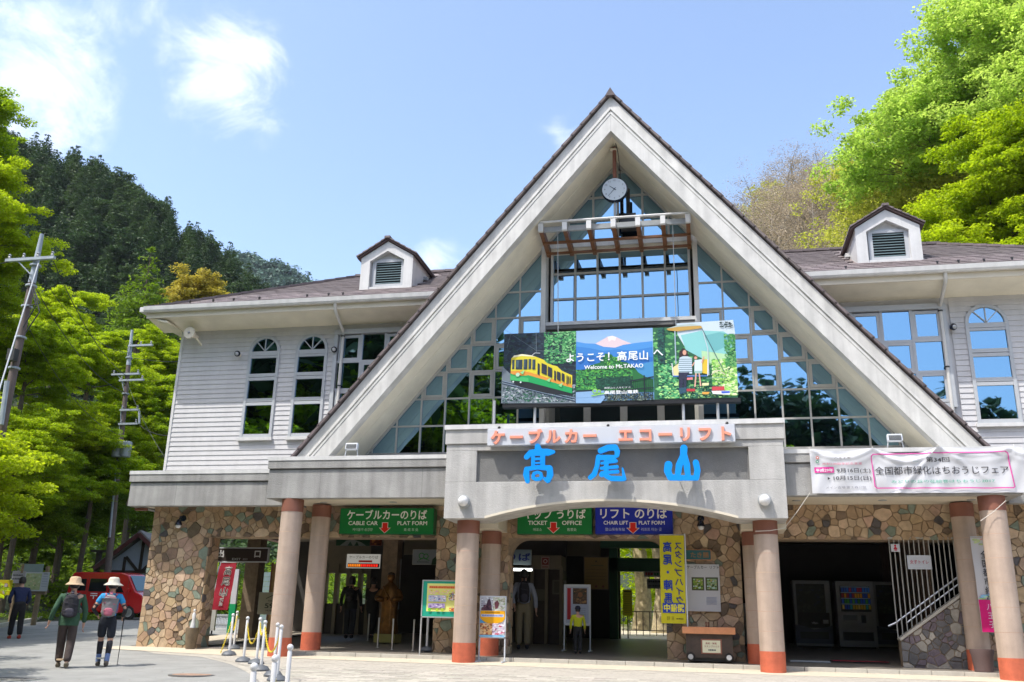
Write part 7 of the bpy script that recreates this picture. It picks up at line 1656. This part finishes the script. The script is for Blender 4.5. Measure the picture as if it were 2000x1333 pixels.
def dnori(f, w, h): f.rect(0, 0, w, h, '#7c8c94'); f.text('のりば', w * .62, h * .25, h * .55, '#1c2c74', .05, width=w * 1.35) if False else f.text('りば', w * .62, h * .25, h * .52, '#1c2c74', .05, width=w * .72)
signbox('boarding_sign', 'pale blue sign with dark blue characters half hidden by the pier of the middle opening', 975, 1074, 1037, 1103, 4.6, 'frame', dnori, .1)
p, q = at(993, 1113, 4.5), at(1038, 1113, 4.5)
t = thing('tube_lamp', 'glowing white tube lamp over the ticket counter', 'lamp', (p[0], 4.5, p[2])); MB().box(p[0], q[0], 4.5, 4.56, p[2] - .02, p[2] + .02).build('tube', M('tube_glow', (.8, .8, .8), .5, 0, emit=(1, 1, .95), estr=3.0), t); MB().box(p[0] - .02, q[0] + .02, 4.56, 4.62, p[2] - .03, p[2] + .05).build('housing', MATS['frame'], t)
t = thing('ticket_booth', 'dim ticket booth with a beige header and paper notices in the middle of the hall', 'booth', (-3.9, 5.4, .34))
a = at(1040, 1150, 5.4)[0]; b = at(1097, 1150, 5.4)[0]
MB().box(a, b, 5.3, 6.1, at(1050, 1112, 5.3)[2], at(1050, 1085, 5.3)[2]).build('header', MATS['hall_wall'], t); MB().box(a, b, 5.4, 6.1, .3, at(1050, 1112, 5.3)[2]).build('counter_front', MATS['wood_dark'], t)
for k, x in enumerate((a, b, (a + b) / 2)): MB().box(x - .04, x + .04, 5.28, 5.4, .33, 2.35).build('post', MATS['hall_wall'], t)
f = Flat((a, 5.385, 0)); f.rect(.08, 1.45, .42, 1.75, '#5c5848'); f.rect(.55, 1.62, .92, 2.0, '#6c685c'); f.rect(.60, 1.66, .88, 1.96, '#545044'); f.build('paper_notice', t)
def dno(f, w, h): f.rect(0, 0, w, h, '#b89c90'); f.rect(w * .1, h * .32, w * .9, h * .92, '#8c3830'); f.disc(w * .5, h * .62, w * .26, '#d8c0b8'); f.disc(w * .5, h * .62, w * .16, '#8c3830'); dashes(f, w * .15, h * .1, w * .85, .03, '#8c3830', 2)
signbox('red_square_notice', 'small red and white square notice on the booth header', 1057, 1088, 1073, 1111, 5.25, 'alu', dno, .02, 'notice')
def dyb(f, w, h):
    f.rect(.02, .02, w - .02, h - .02, '#6c5418'); f.text('▲', w * .5, h * .84, .05, '#302408'); f.rect(w * .3, h * .72, w * .8, h * .74, '#384418', same=True)
    for k in range(4): f.rect(w * .1, h * (.3 + k * .1), w * .9, h * (.308 + k * .1), '#302408', same=True)
    f.k += 1; f.disc(w * .5, h * .1, .03, '#5c2010'); f.disc(w * .78, h * .1, .03, '#5c2010')
signbox('brown_yellow_board', 'dim mustard-coloured board on the dark partition right of the booth', 1140, 1088, 1189, 1152, 4.2, 'wood_dark', dyb, .05, 'notice board')
def dyr(f, w, h):
    f.rect(0, 0, w, h, '#d0c41c')
    for k in range(9): f.rect(w * .12, h * (.12 + k * .085), w * .86, h * (.13 + k * .085), '#787018', same=True)
    f.rect(w * .1, h * .9, w * .9, h * .94, '#584c10')
t = signbox('yellow_notice', 'bright yellow standing notice in the sunlit passage behind the hall', 1217, 1152, 1235, 1203, 10.2, 'cloth_yellow', dyr, .03, 'notice'); MB().box(t.location.x - .02, t.location.x + .02, 10.24, 10.28, .5, t.location.z + .1).build('post', MATS['wood_dark'], t)
def dwr(f, w, h): f.rect(0, 0, w, h, '#b0aca8'); dashes(f, w * .08, h * .3, w * .6, h * .5, '#c04848', 3); dashes(f, w * .62, h * .3, w * .95, h * .5, '#389058', 4)
signbox('red_green_lettered_sign', 'small pale sign with red and green characters hanging in the passage', 1258, 1116, 1290, 1127, 8.6, 'sign_white', dwr, .03)
def dwb(f, w, h): f.rect(0, 0, w, h, '#9ca4ac'); dashes(f, w * .1, h * .62, w * .9, h * .22, '#343c48', 3); dashes(f, w * .1, h * .22, w * .9, h * .16, '#545c68', 4)
signbox('white_hanging_sign', 'white sign with dark characters below the red and green one in the passage', 1264, 1131, 1294, 1150, 8.5, 'sign_white', dwb, .03)
# passage railing, bench and fallen trunk seen behind
t = thing('passage_railing', 'thin dark railing beyond the passage', 'railing', (-1.6, 12.2, .6))
for k in range(12): MB().cyl((-2.9 + k * .22, 12.2, .55), (-2.9 + k * .22, 12.2, 1.35), .014, n=6).build('bar', MATS['wood_dark'], t)
for z in (.75, 1.35): MB().bar((-2.95, 12.2, z), (-.4, 12.2, z), .03, .03).build('rail', MATS['wood_dark'], t)
# left opening: exit sign, posts, museum board, fence
def dex(f, w, h):
    f.rect(.03, .03, w - .03, h - .03, '#3c302e'); f.text('出', w * .115, h * .32, h * .5, '#e4e4e4', .05, width=h * .52); f.text('口', w * .80, h * .32, h * .46, '#e4e4e4', .05, width=h * .46); f.text('EXIT', w * .42, h * .14, h * .14, '#d8d8d8', .02, width=w * .16); f.text('出口', w * .58, h * .14, h * .14, '#d8d8d8', .0, width=w * .08)
signbox('exit_sign', 'dark brown hanging sign reading EXIT with a white border in the left opening', 417, 1070, 523, 1098, 4.2, 'sign_white', dex, .08)
def d59(f, w, h):
    f.rect(.01, .01, w - .01, h - .01, '#a8a48c'); f.line([(w * .28, h * .72), (w * .5, h * .86), (w * .72, h * .72)], .02, '#34382c'); f.text('TAKAO', w * .5, h * .58, h * .07, '#34382c', .01, width=w * .3); f.text('599', w * .5, h * .28, h * .22, '#34382c', .03, width=w * .5); f.text('MUSEUM', w * .5, h * .14, h * .07, '#34382c', .01, width=w * .4)
signbox('museum_board', 'khaki board with a mountain roof outline and the number 599 behind the leftmost column', 502, 1158, 556, 1200, 5.0, 'frame_warm', d59, .05)
for i, (px, lab) in enumerate(((452, 'green and white striped post left of the brown inner pier'), (497, 'green and white striped post right of the brown inner pier'))):
    y = 6.6; x = at(px, 1200, y)[0]; t = thing('striped_post', lab, 'post', (x, y, .39)); MB().box(x - .10, x + .10, y, y + .1, .39, at(px, 1180, y)[2]).build('green_part', M('green_bright', (.0, .28, .10), .5, .05, 3), t); MB().box(x - .09, x + .09, y + .01, y + .09, at(px, 1180, y)[2], at(px, 1112, y)[2]).build('white_part', MATS['sign_white'], t)
t = thing('picket_fence', 'short pale vertical-bar fence beyond the left opening', 'fence', (-15, 9.5, .45))
x0 = at(418, 1200, 9.5)[0]; x1 = at(462, 1200, 9.5)[0]
for k in range(16): x = x0 + (x1 - x0) * k / 15; MB().box(x, x + .03, 9.5, 9.53, .5, at(430, 1200, 9.5)[2]).build('bar', MATS['sign_white'], t)
MB().box(x0, x1, 9.48, 9.5, .6, .64).build('rail', MATS['grey_steel'], t); MB().box(x0, x1, 9.48, 9.5, at(430, 1204, 9.5)[2], at(430, 1201, 9.5)[2]).build('rail', MATS['grey_steel'], t)
t = thing('tall_gate_panel', 'ochre wooden screen behind the leftmost column', 'screen', (at(540, 1150, 6.4)[0], 6.4, .4)); x = at(528, 1150, 6.4)[0]; MB().box(x, x + .75, 6.4, 6.46, .38, 2.4).build('panel', M('ochre_wood', (.28, .18, .07), .7, .2, 5), t); MB().box(x - .03, x, 6.38, 6.48, .38, 2.45).build('stile', MATS['cap_brown'], t)
t = thing('teal_shutter', 'dull teal shutter beyond the left opening', 'shutter', (at(515, 1150, 8.8)[0], 8.8, .4)); x = at(508, 1150, 8.8)[0]
for k in range(12): MB().box(x, x + .55, 8.8, 8.83, .5 + k * .15, .64 + k * .15).build('slat', MATS['louver'], t)
# stall board on its round foot and the stone urn
p = pos(411, 1243, .0); y = p[1]
t = thing('upright_sign_stand', 'grey upright stand with a blue top on a round black foot beside the left pier', 'sign stand', p)
x0, x1 = at(403, 1200, y)[0], at(421, 1200, y)[0]; MB().box(x0, x1, y, y + .08, p[2] + .16, at(410, 1145, y)[2]).build('panel', MATS['frame_warm'], t)
MB().box(x0 + .01, x1 - .01, y - .012, y, at(410, 1175, y)[2], at(410, 1150, y)[2]).build('blue_panel', MATS['sign_blue'], t); MB().lathe([(.28, 0), (.27, .04), (.05, .07)], (p[0] - .02, y + .04, p[2]), 20).build('round_foot', MATS['black'], t, smooth=True); MB().cyl((p[0], y + .04, p[2] + .05), (p[0], y + .04, p[2] + .2), .025).build('stem', MATS['black'], t)
p = at(372, 1262, 1.2); t = thing('stone_urn', 'tapered stone urn standing against the left stone pier', 'urn', (p[0], 1.2, .05)); z0_ = .05
MB().lathe([(.11, z0_), (.135, z0_ + .18), (.16, z0_ + .42), (.155, z0_ + .50), (.12, z0_ + .50), (.10, z0_ + .4)], (p[0], 1.2, 0), 18).build('bowl', MATS['stone_brown'], t, smooth=True); MB().lathe([(.0, z0_ + .47), (.12, z0_ + .47)], (p[0], 1.2, 0), 18).build('fill', MATS['plastic_white'], t)
s = thing('white_figurine', 'small slender whitish figurine standing on the stone urn', 'figurine', (p[0], 1.2, z0_ + .48)); b_ = z0_ + .48
MB().lathe([(.07, b_), (.055, b_ + .1), (.035, b_ + .22), (.05, b_ + .32), (.02, b_ + .38)], (p[0], 1.2, 0), 14).build('figure', MATS['lamp_white'], s, smooth=True); MB().ball((p[0], 1.2, b_ + .42), .035, 10).build('head', MATS['lamp_white'], s)
# ------------------------------------------------------------------ red van
M('van_red', (.46, .004, .008), .25, .03, 2, coat=.6); M('van_glass', (.010, .012, .014), .06, 0); M('rubber', (.015, .015, .015), .8, .1, 20); M('rim', (.35, .36, .37), .3, 0, metal=.8); M('headlamp', (.55, .57, .6), .1, 0)
vz = .0
van = thing('red_van', 'red postal minivan with a white post mark, parked behind the two hikers', 'van', (0, 0, 0))
Lh, Hh, Wh = 3.40, 1.88, 1.46
side = [(-1.68, .30), (-1.69, .95), (-1.62, 1.55), (-1.50, 1.84), (-1.2, 1.88), (.62, 1.88), (.92, 1.80), (1.34, 1.12), (1.62, .98), (1.70, .80), (1.70, .34), (1.50, .26), (1.36, .26), (1.30, .45), (1.12, .56), (.94, .45), (.88, .26), (-.80, .26), (-.86, .45), (-1.04, .56), (-1.22, .45), (-1.28, .26), (-1.6, .26)]
MB().prism(side, -Wh / 2, Wh / 2).build('body', MATS['van_red'], van, bevel=.045)
for a, b, c, d in ((-1.40, -.86, 1.12, 1.60), (-.74, .04, 1.10, 1.62), (.16, .50, 1.08, 1.62)):
    poly = [(a, c), (b + (.32 if a > .1 else 0), c), (b, d), (a + .04, d)]
    MB().prism(poly, -Wh / 2 - .006, -Wh / 2 + .02).build('side_window', MATS['van_glass'], van, bevel=.0); MB().prism(poly, Wh / 2 - .02, Wh / 2 + .006).build('side_window', MATS['van_glass'], van)
MB().add([(.965, -.62, 1.75), (1.335, -.66, 1.15), (1.335, .66, 1.15), (.965, .62, 1.75)], [(0, 1, 2, 3)]).build('windscreen', M('screen_teal', (.05, .12, .15), .08, 0), van)
wsn = van.children[-1]; wsn.location = (.012, 0, .012)
for x in (-1.04, 1.12):
    for s_ in (-1, 1):
        w_ = MB().lathe([(.14, s_ * (Wh / 2 - .17)), (.27, s_ * (Wh / 2 - .17)), (.28, s_ * (Wh / 2 - .1)), (.27, s_ * (Wh / 2 - .01)), (.17, s_ * (Wh / 2 - .0))], (x, 0, .28), 22, 'y').build('tyre', MATS['rubber'], van, smooth=True)
        MB().lathe([(.17, s_ * (Wh / 2 + .003)), (.15, s_ * (Wh / 2 + .012)), (.13, s_ * (Wh / 2 + .004)), (.05, s_ * (Wh / 2 + .012)), (0, s_ * (Wh / 2 + .014))], (x, 0, .28), 18, 'y').build('rim', MATS['rim'], w_, smooth=True)
for s_ in (-1, 1): MB().box(1.50, 1.705, s_ * .60 - .09, s_ * .60 + .09, .80, .98).build('headlight', MATS['headlamp'], van, bevel=.02); MB().box(1.0, 1.12, s_ * (Wh / 2 + .09) - .05, s_ * (Wh / 2 + .09) + .05, 1.10, 1.25).build('mirror', MATS['van_red'], van, bevel=.02)
MB().box(1.66, 1.715, -.5, .5, .5, .66).build('grille', MATS['black'], van); MB().box(1.64, 1.72, -.66, .66, .30, .46).build('bumper', MATS['van_red'], van, bevel=.02)
for x in (-.80, .10, .98): MB().box(x - .006, x + .006, -Wh / 2 - .003, -Wh / 2, .50, 1.66).build('door_seam', MATS['black'], van)
MB().box(-.70, -.55, -Wh / 2 - .02, -Wh / 2, .98, 1.01).build('door_handle', MATS['van_red'], van); MB().box(.18, .33, -Wh / 2 - .02, -Wh / 2, .98, 1.01).build('door_handle', MATS['van_red'], van)
f = Flat((-.62, -Wh / 2 - .006, .80)); f.rect(0, .20, .30, .235, '#f0f0f0'); f.rect(0, .12, .30, .155, '#f0f0f0'); f.rect(.13, 0, .17, .13, '#f0f0f0'); f.text('JP POST', 1.02, .12, .05, '#f0d8d8', .02, width=.26); f.build('post_mark', van)
van.rotation_euler = (math.atan(.044) * .9, 0, R_(6)); pv = gp(216, 1209); van.location = (pv[0], pv[1], pv[2] + .0); van.scale = (1.0, 1, 1)
# ------------------------------------------------------------------ half-timbered cottage
M('plaster', (.46, .50, .58), .8, .06, 2, .2, 30); M('cottage_tile', (.20, .19, .19), .7, .2, 8)
hx0 = at(205, 1150, 22)[0]; hx1 = hx0 + 3.6; y = 22.0; gb_ = 1.0
ct = thing('half_timbered_cottage', 'small white cottage with dark half-timbering and a tiled gable behind the red van', 'cottage', ((hx0 + hx1) / 2, y, gb_))
xc = (hx0 + hx1) / 2; ez = at(210, 1100, y)[2]; az_ = at(262, 1045, y)[2]
MB().prism([(hx0, gb_ - .4), (hx1, gb_ - .4), (hx1, ez), (xc, az_ - .1), (hx0, ez)], y, y + 4).build('wall', MATS['plaster'], ct)
tz = at(230, 1117, y)[2]
for a, b in (((hx0, tz), (hx1, tz)), ((hx0 + .05, gb_), (hx0 + .05, ez)), ((hx1 - .05, gb_), (hx1 - .05, ez)), ((xc, tz), (xc, az_ - .2)), ((xc - .9, tz), (xc - .9, ez + .3)), ((xc + .9, tz), (xc + .9, ez + .3)), ((xc - .85, ez + .3), (xc - .08, tz)), ((xc + .85, ez + .3), (xc + .08, tz))):
    MB().bar((a[0], y - .03, a[1]), (b[0], y - .03, b[1]), .08, .13).build('timber', MATS['wood_dark'], ct)
MB().box(hx0 + .5, hx0 + 2.2, y - .02, y + .1, gb_ - .2, gb_ + 1.9).build('shutter', MATS['grey_steel'], ct)
for s_ in (-1, 1):
    e = (xc + s_ * 2.25, ez - .32); mbp = [(xc, az_), e, (e[0], e[1] + .12), (xc, az_ + .14)]; rf = MB().prism(mbp if s_ < 0 else mbp[::-1], y - .5, y + 4.4).build('roof', MATS['cottage_tile'], ct)
    b = MB().bar((xc, y - .52, az_ - .02), (e[0], y - .52, e[1] - .02), .05, .2).build('bargeboard', M('maroon', (.13, .04, .04), .6, .1, 5), ct)
    for k in range(9): q0, q1 = k / 9, (k + .92) / 9; MB().bar((xc + (e[0] - xc) * q0, y - .3, az_ + .17 + (e[1] - az_) * q0), (xc + (e[0] - xc) * q1, y - .3, az_ + .15 + (e[1] - az_) * q1), .36, .03).build('tile', MATS['cottage_tile'], rf)
t = thing('dark_shed_post', 'dark timber lean-to post at the left side of the cottage', 'post', (hx0 - .4, y - .3, gb_)); MB().box(hx0 - .5, hx0 - .3, y - .4, y - .2, .6, ez + .5).build('post', MATS['wood_dark'], t); MB().box(hx0 - .8, hx0 - .0, y - .45, y - .15, ez + .5, ez + .6).build('beam', MATS['wood_dark'], t)
# ------------------------------------------------------------------ notice board with maps, yellow board
M('board_wood', (.20, .15, .09), .8, .25, 6, .2, 30)
y = 9.6; X = lambda px: at(px, 1150, y)[0]; Z = lambda py, px=60: at(px, py, y)[2]
nb = thing('map_notice_board', 'wooden notice board with a pale trail map on round log legs at the left', 'notice board', (X(60), y, .42))
MB().box(X(27), X(90), y, y + .08, Z(1161), Z(1117)).build('backboard', MATS['board_wood'], nb); MB().bar((X(38), y + .02, Z(1103)), (X(38), y + .02, Z(1120)), .1, .1).build('peg', MATS['board_wood'], nb); MB().bar((X(86), y + .02, Z(1106)), (X(86), y + .02, Z(1120)), .1, .1).build('peg', MATS['board_wood'], nb)
MB().box(X(40), X(78), y - .02, y, Z(1118), Z(1102)).build('grey_plate', MATS['louver'], nb)
for px in (30, 75): MB().cyl((X(px), y + .05, .40), (X(px), y + .05, Z(1160)), .09, n=12).build('log_leg', MATS['board_wood'], nb, smooth=True)
f = Flat((X(46), y - .03, Z(1155))); w_, h_ = X(94) - X(46), Z(1118) - Z(1155); f.rect(0, 0, w_, h_, '#c4ccd8'); f.rect(.04, .04, w_ * .68, h_ - .04, '#b4c498'); f.mottle(.05, .05, w_ * .66, h_ - .05, ['#a8bc88', '#c8ccA0', '#98b080', '#d8d4b0', '#b8c8a8'], 60, .06, 3)
for k in range(5): f.rect(w_ * .73, h_ * (.25 + k * .13), w_ * .95, h_ * (.27 + k * .13), '#8494b0', same=True)
f.rect(w_ * .75, h_ * .9, w_ * .93, h_ * .93, '#303848'); f.build('trail_map', nb)
f = Flat((X(20), y - .025, Z(1140))); w_, h_ = X(46) - X(20), Z(1116) - Z(1140); f.rect(0, 0, w_, h_, '#a8a8b4'); dashes(f, .04, h_ * .6, w_ * .8, .05, '#303440', 1); dashes(f, .04, h_ * .3, w_ * .8, .05, '#303440', 2); f.build('second_sheet', nb)
y = 8.8
t = thing('yellow_board', 'yellow board with round animal pictures cut by the left edge', 'sign', (X(8), y, .4)); MB().box(X(-6), X(21), y, y + .05, Z(1163, 8), Z(1133, 8)).build('panel', MATS['cloth_yellow'], t)
f = Flat((X(-6), y - .005, Z(1163, 8))); w_, h_ = X(21) - X(-6), Z(1133, 8) - Z(1163, 8); f.rect(.01, .01, w_ - .01, h_ - .01, '#c8b814'); f.disc(w_ * .62, h_ * .62, .09, '#603020'); f.disc(w_ * .62, h_ * .64, .07, '#b8a8a8'); f.disc(w_ * .3, h_ * .55, .07, '#4c3c50'); f.disc(w_ * .58, h_ * .22, .07, '#b8b0b0'); f.build('animal_pictures', t)
MB().box(X(0), X(3), y + .05, y + .1, .35, Z(1150, 8)).build('leg', MATS['board_wood'], t)
# kerb and low green verge at the left
t = thing('left_kerb', 'low pale kerb curving along the shaded verge at the left', 'kerb', (-22, 10, .44)); pts = [gp(*q) for q in ((-40, 1236), (0, 1226), (50, 1217), (95, 1208), (120, 1202))]
for a, b in zip(pts[:-1], pts[1:]): MB().bar((a[0], a[1], a[2] + .06), (b[0], b[1], b[2] + .06), .16, .14).build('kerb_stone', MATS['kerb'], t)
mbv = MB(); q = [(p[0], p[1] + .08, p[2] + .05) for p in pts] + [(pts[-1][0] + 1, 30, 1.3), (-60, 30, 1.3), (-60, 8, .4)]; mbv.add(q, [tuple(range(len(q)))]); mbv.build('verge', MATS['earth'], kind='structure')
cs, rs_ = [], []; rn = random.Random(2)
for k in range(240):
    px, py = rn.uniform(-40, 190), rn.uniform(1170, 1214) ; p = gp(px, py)
    if p[1] < 45 and p[1] > pts[0][1] + .5: cs.append((p[0], p[1], p[2] + .12)); rs_.append(rn.uniform(.3, .6))
if cs: o = bpy.data.objects.new('low_plants', leaf_mesh('low_plants', cs, rs_, 60, .07, 'leaf_mid', 5, .5)); COL.objects.link(o); tag(o, 'low shaded plants behind the left kerb', 'ground plants', kind='stuff')
# ------------------------------------------------------------------ utility poles
M('pole_concrete', (.13, .10, .09), .8, .15, 5); M('pole_steel', (.30, .34, .38), .5, .15, 5); M('insulator', (.25, .26, .27), .3, 0)
def pole(label, base, top, y, bands, arms, tr=None, sl=True):
    b = at(*base, y); tp_ = at(*top, y); t = thing('utility_pole', label, 'utility pole', (b[0], y, terrain(b[0], y))); h = tp_[2]; g = terrain(b[0], y) - .3
    d = (Vector(tp_) - Vector(b)); bx_ = b[0] - d.x / d.z * (b[2] - g) if abs(d.z) > .1 else b[0]; L0 = Vector((bx_, y, g)); T = Vector(tp_); at_ = lambda z: L0.lerp(T, (z - g) / (T.z - g))
    zt_ = T.z - (T.z - g) * .13
    MB().path([L0, at_(zt_)], [.17, .10], 14).build('shaft', MATS['pole_concrete'], t, smooth=True); MB().path([at_(zt_ - .02), T], [.11, .06], 14).build('steel_top', MATS['pole_steel'], t, smooth=True)
    for z in bands: p = at_(z); MB().lathe([(.16, -.03), (.17, 0), (.16, .03)], tuple(p), 14).build('clamp_band', MATS['pole_steel'], t, smooth=True)
    for z, l, r, n in arms:
        p = at_(z); am = MB().box(p.x - l, p.x + r, y - .2, y - .1, z - .045, z + .045).build('cross_arm', MATS['pole_steel'], t)
        for k in range(n): x = p.x - l + .1 + (l + r - .2) * k / max(1, n - 1); MB().lathe([(.02, .0), (.05, .05), (.03, .09), (.05, .13), (.02, .17)], (x, y - .15, z + .04), 8).build('insulator', MATS['insulator'], am, smooth=True)
        MB().bar((p.x - l * .6, y - .15, z), (p.x, y - .12, z - .5), .03, .03).build('brace', MATS['pole_steel'], t)
    return t, at_
y1 = 2.5; zz = lambda px, py, y: at(px, py, y)[2]
p1, a1 = pole('nearer utility pole leaning at the left edge with one crossarm near its top', (5, 830), (82, 458), y1, [zz(45, 600, y1), zz(52, 560, y1), zz(60, 520, y1), zz(38, 660, y1), zz(20, 720, y1)], [(zz(68, 510, y1), .95, .75, 4)])
for k, (a, b) in enumerate((((58, 545), (45, 640)), ((66, 560), (50, 650)), ((70, 575), (48, 600)))): p, q = at(*a, y1 - .25), at(*b, y1 - .25); MB().path([p, (p + q) / 2 + np.array([.35, 0, -.1]), q], .02, 5).build('drop_cable', MATS['cable'], p1)
MB().path([at(75, 515, y1 - .2), at(36, 640, y1 - 1), at(-10, 790, y1 - 2)], .022, 6).build('guy_wire', MATS['frame'], p1)
b = at(28, 690, y1 - .2); MB().box(b[0] - .12, b[0] + .12, y1 - .35, y1 - .15, b[2] - .25, b[2] + .1).build('junction_box', MATS['cable'], p1)
MB().path([at(14, 745, y1 - .25), at(2, 830, y1 - .25)], .07, 8).build('conduit', MATS['pole_steel'], p1)
y2 = 18.0
p2, a2 = pole('thinner utility pole with a grey transformer, left of the white wall', (222, 1000), (258, 645), y2, [zz(250, 700, y2), zz(240, 770, y2)], [(zz(252, 678, y2), .0, 1.3, 3), (zz(246, 733, y2), .75, .75, 2), (zz(245, 745, y2), .3, 1.0, 2), (zz(240, 803, y2), .1, .9, 2), (zz(238, 830, y2), .1, .9, 2)])
for k in range(2): p = at(229 + k * 18, 878, y2 - .3); MB().lathe([(.0, .38), (.2, .36), (.22, .3), (.22, -.3), (.2, -.36), (0, -.36)], tuple(p), 16).build('transformer', MATS['pole_steel'], p2, smooth=True)
MB().bar(at(272, 803, y2 - .15), at(272, 828, y2 - .15), .07, .07).build('frame_post', MATS['pole_steel'], p2)
MB().path([at(228, 900, y2 - .25), at(214, 1050, y2 - .25)], .05, 8).build('conduit', MATS['pole_steel'], p2)
def wire(lab, a, b, sag, r=.014):
    a, b = np.array(a), np.array(b); pts = [tuple(a + (b - a) * i / 14 - np.array([0, 0, sag * 4 * (i / 14) * (1 - i / 14)])) for i in range(15)]; o = MB().path(pts, r, 5).build('overhead_wire', MATS['cable']); tag(o, lab, 'wire', 'overhead wires')
wire('overhead wire running from the nearer pole crossarm down to the thinner pole', at(104, 510, y1), at(248, 735, y2), .5); wire('second overhead wire from the nearer pole to the thinner pole, lower down', at(60, 545, y1), at(245, 768, y2), .6)
wire('overhead wire from the thinner pole passing behind the white wall', at(262, 700, y2), at(420, 700, 26), .2); wire('long overhead wire from the thinner pole towards the canopy corner', at(246, 740, y2), at(330, 905, 9), .25, .010); wire('lower overhead wire from the thinner pole towards the building corner', at(272, 830, y2), at(345, 850, 14), .2)
wire('slack overhead wire above the other two between the poles', at(60, 505, y1), at(262, 690, y2), .8, .010); wire('thin overhead wire low between the two poles', at(40, 610, y1), at(236, 850, y2), .7, .010)
wire('overhead wire leaving the nearer pole out of the left edge', at(30, 508, y1), at(-200, 480, 0), .4)
# ------------------------------------------------------------------ the air of the valley
hz = bpy.data.materials.new("valley_air"); hz.use_nodes = True; n_ = hz.node_tree.nodes; n_.remove(n_["Principled BSDF"])
pvn = n_.new("ShaderNodeVolumePrincipled"); pvn.inputs["Color"].default_value = (.80, .88, 1, 1); pvn.inputs["Density"].default_value = 0.00010; pvn.inputs["Anisotropy"].default_value = .2
hz.node_tree.links.new(pvn.outputs[0], n_["Material Output"].inputs["Volume"])
o = MB().box(-480, 480, -420, 520, -24, 175).build('haze', hz, kind='stuff'); o["label"] = 'faint bluish air filling the valley'
